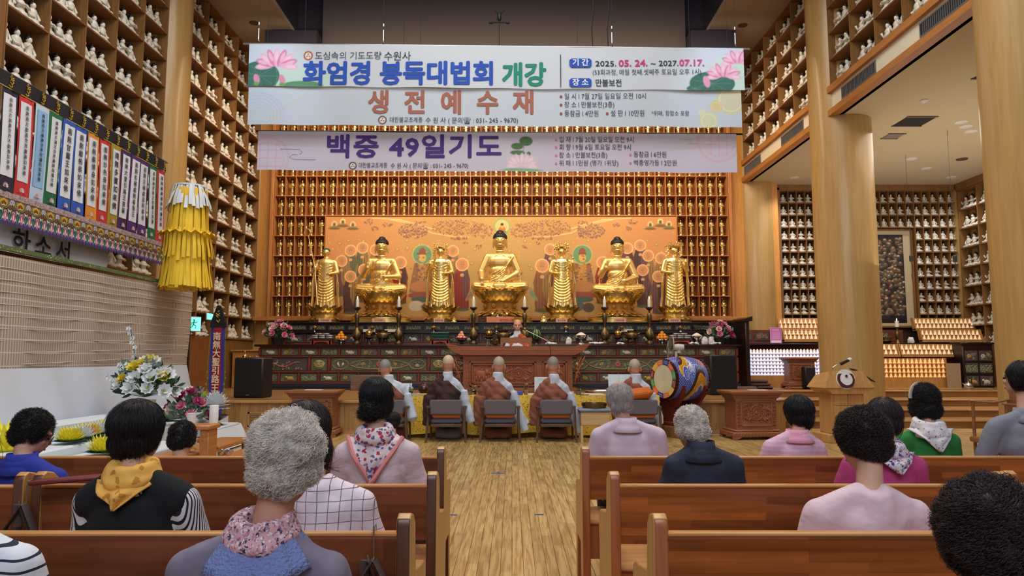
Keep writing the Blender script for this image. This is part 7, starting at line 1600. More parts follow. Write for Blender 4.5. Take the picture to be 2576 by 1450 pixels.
# ================================================================== alcove ceiling fittings, hanging microphones, air grilles
lamp = M('downlight_glow', (255, 250, 244), .5, emit=(255, 248, 240), es=22); ringm = M('white_trim_ring', (220, 218, 212), .5)
for i, (px, py, l) in enumerate(((1998, 447, 'ceiling downlight left of the big column'), (2293, 400, 'first of three downlights in a slanting row'), (2330, 424, 'middle downlight of the slanting row'), (2393, 446, 'last downlight of the slanting row'), (2418, 307, 'upper left downlight of the bright cluster'), (2430, 318, 'middle left downlight of the bright cluster'), (2443, 330, 'lower left downlight of the bright cluster'), (2482, 293, 'upper right downlight of the bright cluster'), (2493, 306, 'middle right downlight of the bright cluster'), (2505, 319, 'lower right downlight of the bright cluster'))):
    p = at_h(px, py, 6.5); t = thing('downlight', l, 'light', (p.x, p.y, 6.5)); ob('lens', G().cyl((0, 0, -.012), (0, 0, -.004), .10, n=18), lamp, t); ob('trim_ring', G().lathe([(.105, -.016), (.13, -.01), (.135, -.001), (.10, -.003)], (0, 0, 0), 18), ringm, t)
    if i in (0, 1, 3, 5, 8): spot('downlight_lamp', (p.x, p.y, 6.45), (p.x, p.y, 0), 120, (.98, .97, 1.0), 120, .8, .1)
for px, py, w, d, l in ((2300, 305, .62, .62, 'dark square ceiling vent in front of the downlight cluster'), (2247, 342, .36, .36, 'small grey square ceiling vent'), (2512, 181, .55, .6, 'dark square ceiling vent beside the near right column')):
    p = at_h(px, py, 6.5); t = thing('ceiling_vent', l, 'vent', (p.x, p.y, 6.5)); dk_ = 'dark' in l; ob('grille', G().box(-w/2, w/2, -d/2, d/2, -.012, -.001), M('vent_black' if dk_ else 'vent_grey', (22, 20, 20) if dk_ else (130, 118, 108), .8), t)
    for s in (-1, 1): ob('frame', G().box(-w/2-.02, w/2+.02, s*d/2-.02, s*d/2+.02, -.02, -.001), M('vent_frame', (120, 108, 96), .6), t)
for px, py, r_, l in ((2420, 400, .14, 'round dark ceiling speaker'), (2507, 364, .08, 'round white smoke detector near the cluster'), (2325, 252, .08, 'round white smoke detector near the balcony edge')):
    p = at_h(px, py, 6.5); dk_ = 'dark' in l; one('ceiling_disc', G().lathe([(r_, -.001), (r_*.95, -.02), (r_*.4, -.05 if not dk_ else -.025)], (0, 0, 0), 18), M('disc_dark', (90, 60, 44), .7) if dk_ else ringm, l, 'detector', loc=(p.x, p.y, 6.5))
for px, l in ((640, 'small recessed ceiling eye at upper left'), (1868, 'small recessed ceiling eye at upper right')):
    p = at_h(px, 57 if px < 1000 else 63, 10.0); one('ceiling_eye', G().lathe([(.12, -.001), (.12, -.02), (.06, -.015)], (0, 0, 0), 16), M('eye_brown', (70, 50, 38), .6), l, 'detector', loc=(p.x, p.y, 10.0))
for px, py0, py1, Y, l in ((2292, 345, 645, 17.5, 'left black hanging microphone in front of the alcove niches'), (2402, 262, 645, 15.5, 'right black hanging microphone near the alcove corner')):
    x1 = 2308 if px < 2350 else 2425; a = at(x1 if 0 else px, py1, Y); t = thing('hanging_microphone', l, 'microphone', (a.x, Y, a.z)); ob('wire', G().cyl((0, 0, 0), (0, 0, 6.5-a.z), .004, n=5), blackp, t); ob('body', G().cb(-.04, .04, -.03, .03, -.14, .02, .012), blackp, t); ob('capsule', G().tube([(0, 0, -.14), (.03, 0, -.30), (-.01, 0, -.48), (0, 0, -.58)], [.008, .007, .010, .014], 6), blackp, t)
for (pa, pb, py, l) in ((1872, 1914, 405, 'farthest air grille on the balcony fascia'), (1966, 2022, 330, 'air grille just beyond the big column on the fascia'), (2118, 2205, 205, 'air grille right of the big column on the fascia'), (2315, 2450, 50, 'nearest air grille on the balcony fascia')):
    ya = at_x(pa, py, 6.8).y; yb = at_x(pb, py, 6.8).y; y0, y1 = min(ya, yb), max(ya, yb); t = thing('air_grille', l, 'vent', (6.8, (y0+y1)/2, 6.815)); w = (y1-y0)/2; al = M('aluminium', (150, 150, 150), .4, .7)
    ob('cavity_shade', G().box(-.006, -.001, -w, w, -.10, .10), M('vent_black'), t)  # dark sheet behind the slats, shade of the duct put into its colour
    for (a1, a2, b1, b2) in ((-w, w, .10, .125), (-w, w, -.125, -.10), (-w-.02, -w, -.125, .125), (w, w+.02, -.125, .125)): ob('frame', G().box(-.016, -.001, a1, a2, b1, b2), al, t)
    g = G(); n = int(w*2/.055)
    for k in range(n): y = -w+.03+k*.055; g.box(-.014, -.006, y-.008, y+.008, -.10, .10)
    ob('slats', g, al, t, kind='stuff')
# blue tape crosses on the floor
tape = M('blue_tape', (60, 90, 190), .7)
for px, py, w, l in ((1253, 1191, .17, 'blue tape mark in the middle of the aisle'), (1140, 1296, .07, 'small blue tape mark at the left of the aisle'), (1356, 1295, .08, 'small blue tape mark at the right of the aisle')):
    p = at_h(px, py, .002); g = G(); g.box(-w/2, w/2, -.012, .012, 0, .0015)
    if w > .1: g.box(-.012, .012, -.02, .08, 0, .0016)
    one('tape_mark', g, tape, l, 'tape', loc=(p.x, p.y, .0025))

# ================================================================== pews
def pew(x0, x1, Y, topz, dk, lab, endL=True, endR=True, bag=None, cut=False):
    if dk: m = wood('pew_dark', (104, 52, 30), (132, 70, 40), 0, 4, .34, coat=.35, lam=(1.9, .12, (0, 2))); me_ = wood('pew_end_pale', (186, 132, 70), (206, 154, 90), 2, 5, .4, coat=.2); mr = wood('pew_end_dark', (78, 40, 24), (104, 56, 34), 2, 5, .35, coat=.3)
    else: m = wood('pew_laminate', (138, 70, 30), (172, 94, 44), 0, 4, .30, coat=.4, lam=(.55, .036, (0, 2))); me_ = _MC.get('pew_end_pale') or wood('pew_end_pale', (186, 132, 70), (206, 154, 90), 2, 5, .4); mr = wood('pew_end_red', (150, 76, 36), (176, 96, 50), 2, 5, .32, coat=.3)
    t = thing('pew', lab, 'pew', ((x0+x1)/2, Y, 0)); hw = (x1-x0)/2; th = .036
    g = G(); 
    def back(x): return None
    b0, b1 = topz-.245, topz
    ob('backrest', G().prism([(0, b1-.008), (.008, b1), (.026, b1), (.034, b1-.008), (.060, b0), (.026, b0)], -hw+.03, hw-.03, 'yz'), m, t)
    ob('top_strip', G().cb(-hw+.03, hw-.03, -.001, .036, b1-.004, b1+.012, .005), wood('pew_strip', (196, 132, 72), (214, 152, 92), 0, 5, .3, coat=.3), t)
    ob('seat', G().cb(-hw+.03, hw-.03, .05, .45, .40, .432, .012), wood('pew_seat', (190, 132, 78), (210, 152, 96), 0, 5, .35), t)
    ob('apron', G().box(-hw+.03, hw-.03, .07, .095, .20, .398), mr, t)
    ob('front_rail', G().box(-hw+.03, hw-.03, .38, .40, .32, .398), mr, t)
    prof = [(0, 0), (0, topz+.03), (.012, topz+.055), (.04, topz+.068), (.09, topz+.055), (.135, topz+.02), (.145, topz-.05), (.16, .655), (.30, .63), (.40, .62), (.455, .59), (.46, .54), (.44, .44), (.44, 0), (.36, 0), (.34, .28), (.14, .28), (.12, 0)]
    for s, on in ((-1, endL), (1, endR)):
        if not on: continue
        g = G(); g.k = 0; xa, xb = (-hw-.012, -hw+.035) if s < 0 else (hw-.035, hw+.012); g.prism(prof, xa, xb, 'yz'); me = mesh('end_panel', g, [me_, mr])
        for p in me.polygons:
            if abs(p.normal.x) < .7: p.material_index = 1 if p.normal.y < -.6 else 0
        bv = link('end_panel', me, t); md = bv.modifiers.new('bevel', 'BEVEL'); md.width = .006; md.segments = 2; md.limit_method = 'ANGLE'
    for x in ((-hw*.34, hw*.34) if hw > 1 else (0,)): ob('support_leg', G().box(x-.02, x+.02, .10, .40, 0, .40), mr, t)
    return t
PY = [2.43, 3.36, 4.30]
pz = [.806, .80, .80]
pew(-2.9, -.352, PY[0], pz[0], 1, 'left near pew, dark reddish wood, with a bag hook at its right end', True); pew(-2.22, -.362, PY[1], pz[1], 1, 'left middle pew whose right end reaches the aisle'); pew(-3.4, -.415, PY[2], pz[2], 1, 'left front pew nearest the altar')
pew(-3.9, -2.27, PY[1]-.02, pz[1], 1, 'left side pew, dark reddish wood, at the left edge with a hanging bag'); 
pew(.488, 3.0, PY[0], pz[0], 0, 'right near pew of striped laminated wood', True, True); pew(.468, 2.30, PY[1], pz[1], 0, 'right middle pew of laminated wood ending before the right side pew'); pew(.43, 3.6, PY[2], pz[2], 0, 'right front pew nearest the altar')
pew(2.34, 4.2, PY[1]+.02, pz[1], 0, 'right side pew of laminated wood at the right edge')
pew(-2.2, -.38, 1.30, .80, 1, 'rearmost left pew seating the grey haired woman'); pew(.9, 2.9, 1.10, .80, 0, 'rearmost right pew seating the curly haired person')
# red book on the pew end, hooks and bags
one('red_booklet', G().cb(-.16, .16, -.05, .05, 0, .018, .006), M('dark_red_cover', (110, 36, 40), .6), 'dark red booklet lying across the tops of two pew ends', 'book', loc=at(175, 1212, 3.30)*1).rotation_euler = (0, -.08, 0)
def hook(px, Y, z, lab, blab, s=1):
    x = at(px, 1340, Y).x; t = thing('bag_hook', lab, 'hook', (x, Y, z)); ob('wire', G().tube([(0, .03, .0), (0, .02, .022), (0, -.012, .022), (0, -.014, -.03), (.003, -.014, -.075), (0, -.03, -.09), (-.01, -.045, -.08), (-.012, -.045, -.06)], .003, 6), steel, t)
    b = thing('handbag', blab, 'bag', (x, Y-.04, z-.078)); lea = M('brown_leather', (84, 68, 62), .55, bump=.2, bs=80)
    for k in (-1, 1): ob('strap', G().tube([(k*.012-.01, 0, 0), (-.04-.02*k, -.01*k, -.10), (-.075-.03*k, -.015*k, -.26)], .020, 8, flat=.30), lea, b); ob('strap', G().tube([(k*.012, 0, 0), (.045+.02*k, -.01*k, -.10), (.075+.03*k, -.015*k, -.26)], .020, 8, flat=.30), lea, b)
    g = G(); g.cb(-.15, .15, -.05, .05, -.50, -.24, .04); link('pouch', remesh('pouch', g, M('dark_bag', (44, 40, 44), .7, bump=.3, bs=30), .012, 4, .6, .02, 8), b)
hook(942, 2.43, .818, 'steel wire bag hook over the left near pew', 'brown leather bag hanging from the left near pew'); hook(66, 3.34, .812, 'steel wire bag hook over the left side pew', 'grey cloth bag with loop straps hanging from the left side pew')

# ================================================================== the monks' table, chairs, and things on it
wal = wood('chair_walnut', (84, 62, 48), (106, 80, 62), 2, 6, .5); gf = M('grey_upholstery', (104, 98, 104), .95, bump=.2, bs=300); gf2 = M('grey_seat_fabric', (96, 98, 108), .95, bump=.2, bs=300); of = M('orange_cushion', (206, 108, 40), .8)
def chair(px, Y, lab, cush=None):
    x = at(px, 1050, Y).x; t = thing('armchair', lab, 'chair', (x, Y, 0))
    g = G(); g.grid(lambda u, v: (0, 0, 0), 1, 1)
    ob('backrest', G().cb(-.27, .27, -.02, .03, .45, .70, .024), gf, t); ob('seat', G().cb(-.255, .255, .04, .50, .30, .385, .03), gf2, t); ob('seat_rail', G().cb(-.26, .26, .02, .50, .25, .30, .008), wal, t)
    for s in (-1, 1):
        ob('leg', G().tube([(s*.33, -.03, 0), (s*.305, 0, .30), (s*.30, .0, .60)], [.018, .023, .02], 8), wal, t); ob('leg', G().tube([(s*.31, .50, 0), (s*.30, .47, .30), (s*.30, .46, .53)], [.016, .022, .02], 8), wal, t)
        ob('armrest', G().tube([(s*.305, -.02, .585), (s*.315, .20, .575), (s*.31, .48, .55)], [.022, .026, .022], 8, flat=.7), wal, t)
    ob('back_rail', G().cb(-.30, .30, -.01, .02, .56, .60, .006), wal, t)
    return t
CHX = [(975, 'first monk chair from the left'), (1122, 'second monk chair from the left'), (1258, 'third monk chair from the left, in the middle'), (1400, 'fourth monk chair from the left'), (1615, 'rightmost monk chair with big orange pillow')]
for px, l in CHX:
    chair(px, 11.9, 'grey upholstered walnut armchair, ' + l)
    x = at(px, 1050, 11.9).x; g = G(); g.cb(-.25, .25, .04, .12, .387, .47, .035); link('orange_cushion', remesh('orange_cushion', g, of, .014, 4, .6), None, (x, 11.90, 0), 'orange cushion on the %s' % l.split(',')[0].replace(' with big orange pillow', ''), 'cushion')
# stool with a brass drum
x = at(1495, 1060, 12.0).x; pl = wood('blond_wood', (196, 160, 112), (212, 178, 130), 0, 5, .5); t = thing('stool', 'blond wooden stool with blue-grey pad between two chairs', 'stool', (x, 12.0, 0)); ob('apron', G().cb(-.24, .24, -.18, .18, .28, .50, .01), pl, t); ob('pad', G().cb(-.27, .27, -.21, .21, .50, .56, .028), M('blue_grey_pad', (124, 138, 160), .9), t)
for sx in (-1, 1):
    for sy in (-1, 1): ob('leg', G().box(sx*.225-.02, sx*.225+.02, sy*.16-.02, sy*.16+.02, 0, .28), pl, t)
t = thing('brass_gong_tray', 'flat engraved brass bowl on the blue-grey stool', 'bowl', (x, 12.0, .561)); ob('bowl', G().lathe([(.19, 0), (.215, .05), (.215, .085), (.20, .085), (.18, .02)], (0, 0, 0), 28), bronze, t)
one('bolster_pillow', remesh and G().cb(-.28, .28, -.09, .09, 0, .19, .085), of, 'big orange pillow on the back of the rightmost monk chair', 'pillow', loc=(at(1606, 978, 11.85).x, 11.95, .70)).rotation_euler = (0, -.12, 0)
# the table
ty0, ty1, tz = 12.62, 13.12, .735; tx0_, tx1_ = at(1005, 990, ty0).x, at(1655, 990, ty0).x
t = thing('long_table', 'long table covered to the floor by a gold patterned cloth', 'table', ((tx0_+tx1_)/2, ty0, 0)); wob('table_top', G().box(tx0_, tx1_, ty0, ty1, tz-.03, tz-.004), pl, t)
for x in (tx0_+.1, 0, tx1_-.1):
    for y in (ty0+.06, ty1-.06): wob('leg', G().box(x-.02, x+.02, y-.02, y+.02, 0, tz-.03), darkw, t)
yc = pattern('gold_brocade', (238, 196, 66), [(150, 118, 30), (232, 204, 110), (170, 120, 40)], 17, .5, thresh=.21, bump=.3)
g = G(); g.grid(lambda u, v: (tx0_-.02+(tx1_-tx0_+.04)*u, ty0-.015+(ty1-ty0+.02)*v, tz), 40, 4)
g.grid(lambda u, v: (tx0_-.02+(tx1_-tx0_+.04)*u, ty0-.02-.035*v*(1+math.sin(u*70))-.02*v*math.sin(u*31), tz-(tz-.045-.05*math.sin(u*9)**2)*v), 240, 10)
for sx in (0, 1): g.grid(lambda u, v: ((tx0_-.02 if sx == 0 else tx1_+.02)+(-.03 if sx == 0 else .03)*v*(1+math.sin(u*12)), ty0+(ty1-ty0)*u, tz-(tz-.04)*v), 24, 8)
o = ob('brocade_cloth', g, yc, None, label='gold brocade tablecloth with small flower pattern covering the long table', cat='tablecloth', auto=0)
def ont(px, dy=.1, dz_=.002): return Vector(((px-CX)/F*(ty0+dy), ty0+dy, tz+dz_))
page = M('book_page', (206, 220, 230), .8); bluep = M('blue_book', (60, 84, 180), .6)
def openbook(px, lab, w=.20, h=.26, dy=.22):
    t = thing('open_book', lab, 'book', ont(px, dy)); 
    for s in (-1, 1):
        g = G(); g.grid(lambda u, v: (s*w*u, .10*v-.02*math.sin(u*PI), h*v), 5, 2); ob('page', g, page, t)
        g = G()
        for k in range(6): g.box(s*w*.5-w*.36, s*w*.5+w*.36, -.012+.10*(k+1)/7.5, -.008+.10*(k+1)/7.5, h*(k+1)/7.5, h*(k+1)/7.5+.004)
        ob('print_lines', g, M('print_grey', (120, 136, 150), .8), t)
    ob('spine', G().cyl((0, .01, 0), (0, .11, h), .008), M('book_cloth', (160, 40, 60), .8), t)
openbook(1560, 'large open sutra book propped in front of the rightmost monk', .22, .36); openbook(1020, 'open book propped in front of the leftmost monk', .12, .20, .2)
t = thing('tablet_board', 'white rounded board standing beside the fourth monk', 'board', ont(1362, .25)); ob('board', G().cb(-.13, .13, 0, .014, 0, .31, .006), M('pale_board', (214, 230, 238), .4), t)
t = thing('wooden_fish', 'dark red wooden fish drum on a gold cushion', 'percussion', ont(1068, .12)); g = G(); g.sph((0, 0, .10), (.10, .09, .085), 16, 10); g.tube([(-.05, 0, .18), (0, 0, .21), (.05, 0, .18)], .02, 8); link('body', remesh('body', g, M('maroon_lacquer', (64, 22, 20), .25), .008, 3), t); ob('slit_shade', G().cb(-.085, .085, -.092, -.06, .075, .088, .003), M('slit_dark', (8, 4, 4), .9), t); ob('cushion', G().cb(-.12, .12, -.09, .09, 0, .03, .014), yc, t)  # dark bar on the body stands in for shade in the slit opening
for px, l, h in ((1036, 'iced drink in a clear cup by the first monk', .11), (1195, 'iced dark drink with a straw left of the third monk', .13), (1323, 'iced coffee with cardboard sleeve left of the fourth monk', .17)):
    t = thing('drink_cup', l, 'cup', ont(px, .2)); ob('cup', G().lathe([(.032, 0), (.045, h), (.042, h), (.03, .01)], (0, 0, 0), 16), glassm, t); ob('drink', G().lathe([(.03, .012), (.037, h*.6)], (0, 0, 0), 14), M('dark_coffee', (40, 20, 14), .2), t); ob('straw', G().cyl((0, 0, .04), (-.02, .01, h+.09), .004), blackp, t); ob('lid', G().lathe([(.047, h), (.046, h+.012), (.03, h+.03)], (0, 0, 0), 16), glassm, t)
    if px == 1323: ob('sleeve', G().lathe([(.036, .015), (.043, h*.55)], (0, 0, 0), 16), M('cardboard', (160, 116, 74), .8), t)
for px, l in ((1183, 'glass mug of tea left of the third monk'), (1453, 'glass mug of tea right of the fourth monk')):
    t = thing('glass_mug', l, 'mug', ont(px, .12)); ob('glass', G().lathe([(.045, 0), (.05, .02), (.05, .11), (.045, .11), (.043, .02)], (0, 0, 0), 16), glassm, t); ob('tea', G().lathe([(.042, .02), (.042, .06)], (0, 0, 0), 14), M('pale_tea'), t); ob('handle', G().tube([(.05, 0, .09), (.08, 0, .08), (.08, 0, .04), (.05, 0, .03)], .006, 6), glassm, t)
for px, w, c, l in ((1165, .16, (100, 190, 206), 'turquoise box beside the second monk'), (1305, .14, (60, 84, 180), 'blue book lying left of the iced coffee'), (1345, .26, (206, 214, 224), 'stack of white papers right of the iced coffee'), (1215, .18, (150, 24, 70), 'crimson folded cloth beside the third monk'), (1046, .30, (150, 166, 206), 'pale blue folder lying in front of the first monk'), (1490, .34, (214, 220, 226), 'loose white papers right of the fourth monk'), (1432, .14, (160, 160, 150), 'beige tissue box right of the fourth monk')):
    one('folder' if w > .2 else 'small_box', G().cb(-w/2, w/2, -.09, .09, 0, .02 if w > .17 else .06, .004), M('item_%d' % px, c, .6), l, 'stationery', loc=ont(px, .12 if px != 1046 else .10))
one('phone', G().cb(-.08, .08, -.04, .04, 0, .012, .004), blackp, 'black phone lying on the table right of the glass mug', 'phone', loc=ont(1470, .05)).rotation_euler = (0, 0, .3)
# low bench with steel tray behind the table and plain block left
one('steel_tray', G().lathe([(.36, 0), (.42, .04), (.42, .05), (.35, .015)], (0, 0, 0), 28, 1, .5), silver, 'wide shallow steel tray on the stage behind the table', 'tray', loc=(at(1515, 975, 16.2).x, 16.2, SH))
one('wooden_block', G().cb(-.42, .35, 0, .3, 0, .36, .01), wood('grey_brown_block', (104, 80, 62), (124, 98, 78), 0, 4, .6), 'plain brown wooden box on the stage left of the carved desk', 'box', loc=(at(925, 975, 17.2).x, 17.2, SH))
one('floor_cable', G().tube([(0, 0, .008), (.4, .1, .008), (.8, .05, .008), (1.2, -.05, .008), (1.5, .1, .008)], .006, 5), _MC['white_plastic'], 'thin white cable on the floor between drum and pedestal', 'cable', loc=(3.3, 12.95, 0)); one('floor_cable', G().tube([(0, 0, .008), (.2, .15, .008), (.45, .02, .008), (.30, -.1, .008), (.6, .05, .02), (.8, .1, .008)], .007, 5), blackp, 'tangled black cable on the floor beside the podium', 'cable', loc=(4.85, 12.3, 0))
# wooden chair at the right edge
L = at(2505, 1010, 8.0); t = thing('wooden_armchair', 'wooden armchair partly seen beyond the grey shirted man', 'chair', (L.x+.1, 8.0, 0)); wd = wood('chair_wood', (120, 76, 44), (146, 98, 60), 1, 5, .4)
for s in (-.28, .28): ob('armrest', G().tube([(-.22, s, .90), (.05, s, .88), (.28, s, .92)], [.02, .025, .02], 8, flat=.6), wd, t); ob('leg', G().cyl((-.18, s, 0), (-.18, s, .89), .018), wd, t); ob('leg', G().cyl((.24, s, 0), (.24, s, .91), .018), wd, t)
ob('seat', G().cb(-.25, .28, -.28, .28, .44, .50, .015), wd, t); ob('backrest', G().cb(.24, .28, -.28, .28, .6, 1.0, .01), wd, t)

# ================================================================== people
SKIN = M('skin', (208, 158, 134), .55, var=.06, bs=9, spec=.35); SKIN2 = M('skin_warm', (196, 140, 116), .55, var=.08, bs=9, spec=.35)
eyew = M('eye', (40, 28, 26), .2); lipm = M('lips', (160, 86, 80), .5)
def capsule(g, a, b, r0, r1, n=12): g.tube([a, b], [r0, r1], n); g.sph(a, r0, n, 8); g.sph(b, r1, n, 8)
def strands(par, me, mat, n, kind, L, rad, seed=0, pts=7, off=.0):
    rg = np.random.RandomState(seed); nv = len(me.vertices); co = np.zeros(nv*3, np.float32); no = np.zeros(nv*3, np.float32)
    me.vertices.foreach_get('co', co); me.vertices.foreach_get('normal', no); co = co.reshape(-1, 3); no = no.reshape(-1, 3)
    ids = rg.randint(0, nv, n); p = co[ids]+rg.normal(0, .002, (n, 3)); N_ = no[ids]; c0 = co.mean(0)
    t = np.linspace(0, 1, pts)[None, :, None]; Ls = (L*rg.uniform(.6, 1.2, (n, 1, 1)))
    down = np.array([0, 0, -1.0])+.35*rg.normal(0, 1, (n, 3))*(1 if kind == 'curly' else .25); d = down-N_*(down*N_).sum(1, keepdims=True); d /= np.linalg.norm(d, axis=1, keepdims=True)+1e-6
    s = np.cross(N_, d)
    if kind == 'curly':
        ph = rg.uniform(0, 6.28, (n, 1, 1)); fq = rg.uniform(5, 9, (n, 1, 1)); r_ = L*.22
        P_ = p[:, None]+N_[:, None]*(Ls*.16*np.sin(t*2.6))+d[:, None]*Ls*.55*t+(s[:, None]*np.cos(ph+fq*t)+N_[:, None]*np.sin(ph+fq*t))*r_*(.3+t)
    else:
        sl = rg.normal(0, .10, (n, 1, 1)); x = Ls*t
        P_ = p[:, None]+d[:, None]*x+s[:, None]*x*sl+N_[:, None]*(.003+off-x*x/.17+ .008*rg.uniform(0, 1, (n, 1, 1))*t)
    h = bpy.data.hair_curves.new('hair_strands'); h.add_curves([pts]*n); h.position_data.foreach_set('vector', P_.astype(np.float32).ravel())
    a = h.attributes.new('radius', 'FLOAT', 'POINT'); a.data.foreach_set('value', (rad*(1-.7*t[..., 0])*np.ones((n, 1))).astype(np.float32).ravel()); h.materials.append(mat)
    return link('hair_strands', h, par, kind='stuff')
def hairmat(name, c, r_=.42): return M(name, c, r_, spec=.4, var=.25, bs=40)
BLK = hairmat('black_hair', (28, 24, 26)); BRN = hairmat('dark_brown_hair', (46, 34, 34)); GRY = hairmat('grey_hair', (222, 212, 202), .5); GRD = hairmat('grey_hair_dark', (180, 170, 166), .5); DKC = hairmat('dark_curly_hair', (56, 42, 44))
def person(label, hx, hy, Y, tx, sy, sw, shirt, hair, yaw=0, nod=14, hs=1.0, roll=0, seat=.43, sleeve=.9, skin=SKIN, pants=None, hairpar=None, vox=.011, bulk=1.0, ns=2500, sr=.0011, arms='lap', extra=None, legs=True, crown=0, vest=None, neckz=0, hfwd=.07):
    hs *= .93
    H = at(hx, hy, Y+hfwd); T_ = at(tx, sy, Y); zs = T_.z; X = T_.x
    t = thing('person', label, 'person', (X, Y, seat if seat > .6 else 0)); o0 = Vector((X, Y, t.location.z)); hl = H-o0; zl = zs-o0.z; sb = seat-o0.z
    hip = Vector((0, -.03, sb+.10)); nb = Vector((hl.x*.30, -.01, zl+.035))
    HM = Matrix.Translation(hl) @ Matrix.Rotation(math.radians(yaw), 4, 'Z') @ Matrix.Rotation(math.radians(-nod), 4, 'X') @ Matrix.Rotation(math.radians(roll), 4, 'Y') @ Matrix.Scale(hs, 4)
    # body
    g = G(); g.X = HM; g.sph((0, -.012, .022), (.076, .094, .098), 18, 12); g.sph((0, .028, -.045), (.058, .062, .062), 14, 10); g.sph((0, .060, -.088), (.026, .024, .022), 8, 6)
    g.tube([(0, .082, .02), (0, .100, -.018), (0, .106, -.032)], [.008, .012, .013], 8)
    for s in (-1, 1):
        g.sph((s*.079, -.008, -.018), (.010, .020, .034), 8, 8, Matrix.Rotation(s*.25, 3, 'Z')); g.sph((s*.080, -.004, -.046), (.008, .011, .012), 6, 5); g.tube([(s*.014, .088, .030), (s*.035, .086, .036), (s*.055, .070, .030)], .006, 5); g.sph((s*.042, .068, -.018), (.020, .016, .014), 8, 6)
    g.tube([(-.018, .088, -.060), (0, .093, -.061), (.018, .088, -.060)], .006, 5)
    g.X = Matrix.Identity(4); nk = HM @ Vector((0, -.025, -.05)); capsule(g, nk, nb+Vector((0, 0, -.04)), .050*hs, .050*bulk)
    capsule(g, hip, (0, .0, zl-.12), .10, .10); capsule(g, (-sw/2+.08, 0, zl-.06), (sw/2-.08, 0, zl-.06), .04, .04); capsule(g, (-.09, .02, hip.z), (.09, .02, hip.z), .09, .09)
    el, wr = [], []
    for s in (-1, 1):
        sh = Vector((s*(sw/2-.045), 0, zl-.045)); e = Vector((s*(sw/2+.015), .06, zl-.30)); w = Vector((s*.09, .25, max(sb+.16, zl-.42)))
        el.append(e); wr.append(w); capsule(g, sh+Vector((-s*.015, 0, -.025)), e, .034, .034); capsule(g, e, w, .034, .024)
        pd = (w-e).normalized(); pd.z -= .1; pd.normalize(); sd = pd.cross(Vector((0, 0, 1))).normalized(); g.sph(w+pd*.045, (.036, .048, .018), 10, 8)
        for q in range(4):
            b_ = w+pd*.075+sd*(q-1.5)*.019; l_ = (.062, .072, .066, .05)[q]; g.tube([b_, b_+pd*l_*.5+Vector((0, 0, -.006)), b_+pd*l_+Vector((0, 0, -.026))], [.0088, .008, .006], 6)
        g.tube([w+pd*.02-sd*s*.03, w+pd*.05-sd*s*.052, w+pd*.08-sd*s*.05+Vector((0, 0, -.008))], [.011, .010, .007], 6)
        if legs:
            kn = Vector((s*.10, .42, sb+.05)); an = Vector((s*.10, .40, max(.08, .0))); capsule(g, hip+Vector((s*.08, 0, -.03)), kn, .07, .05)
            if seat < .6 and seat > .2: capsule(g, kn, an, .045, .032); capsule(g, an+Vector((0, 0, -.035)), an+Vector((0, .12, -.045)), .032, .028)
    link('body', remesh('body', g, skin, vox, 5, .5), t)
    for s in (-1, 1):
        g = G(); g.X = HM; g.sph((s*.032, .083, .006), (.013, .007, .007), 8, 6); ob('eye', g, eyew, t)
    g = G(); g.X = HM; g.sph((0, .092, -.061), (.020, .006, .006), 8, 5); ob('mouth', g, lipm, t)
    # shirt
    def torso(g, k):
        capsule(g, hip, (0, -.01, zl-.30), .13*bulk+k, .125*bulk+k); g.sph((0, -.01, zl-.17), (sw*.36+k, .115*bulk+k, .17), 18, 12); g.sph((0, 0, hip.z), (.175*bulk+k, .14+k, .12), 16, 10)
        capsule(g, (-sw/2+.065, -.005, zl-.045), (sw/2-.065, -.005, zl-.045), .060+k, .060+k); g.tube([(-sw/2+.08, -.01, zl-.03), nb+Vector((-.02, -.01, .01))], [.055+k, .042+k], 12); g.tube([(sw/2-.08, -.01, zl-.03), nb+Vector((.02, -.01, .01))], [.055+k, .042+k], 12)
        g.sph((0, -.03, zl-.08), (sw*.30, .085+k, .09), 14, 8)
    g = G(); torso(g, 0); g.tube([nb+Vector((0, -.012, -.09)), nb+Vector((0, -.014, .012))], [.088*bulk, .067*bulk], 16)
    for i, s in enumerate((-1, 1)):
        sh = Vector((s*(sw/2-.05), -.003, zl-.05)); e = el[i]; w = wr[i]
        if sleeve > .5: capsule(g, sh, e, .062*bulk, .055*bulk); capsule(g, e, e+(w-e)*(sleeve*.9), .052*bulk, .040*bulk)
        else: capsule(g, sh, sh+(e-sh)*(sleeve*2), .062*bulk, .058*bulk)
    me = remesh('shirt', g, shirt, vox, 16, .5)
    displace(me, lambda c: math.sin(c.z*22+abs(c.x)*30+4*noise.noise(c*5+Vector((hx, 0, 0))))*.0030+noise.noise(c*7+Vector((hx, 0, 0)))*.008)
    link('shirt', me, t)
    if vest:
        g = G(); torso(g, .014); link('vest', remesh('vest', g, vest, vox, 6, .5), t)
    if legs:
        g = G()
        for s in (-1, 1):
            kn = Vector((s*.10, .42, sb+.05)); an = Vector((s*.10, .40, .14)); capsule(g, hip+Vector((s*.08, .0, -.02)), kn, .09, .065)
            if .2 < seat < .6: capsule(g, kn, an, .062, .05)
        link('trousers', remesh('trousers', g, pants or M('dark_trousers', (40, 40, 54), .9), .014, 4), t)
        if .2 < seat < .6:
            for s in (-1, 1): g = G(); capsule(g, (s*.10, .39, .04), (s*.10, .52, .03), .038, .034); g.X = Matrix.Identity(4); link('shoe', remesh('shoe', g, M('dark_shoe', (26, 24, 26), .5), .010, 3), t)
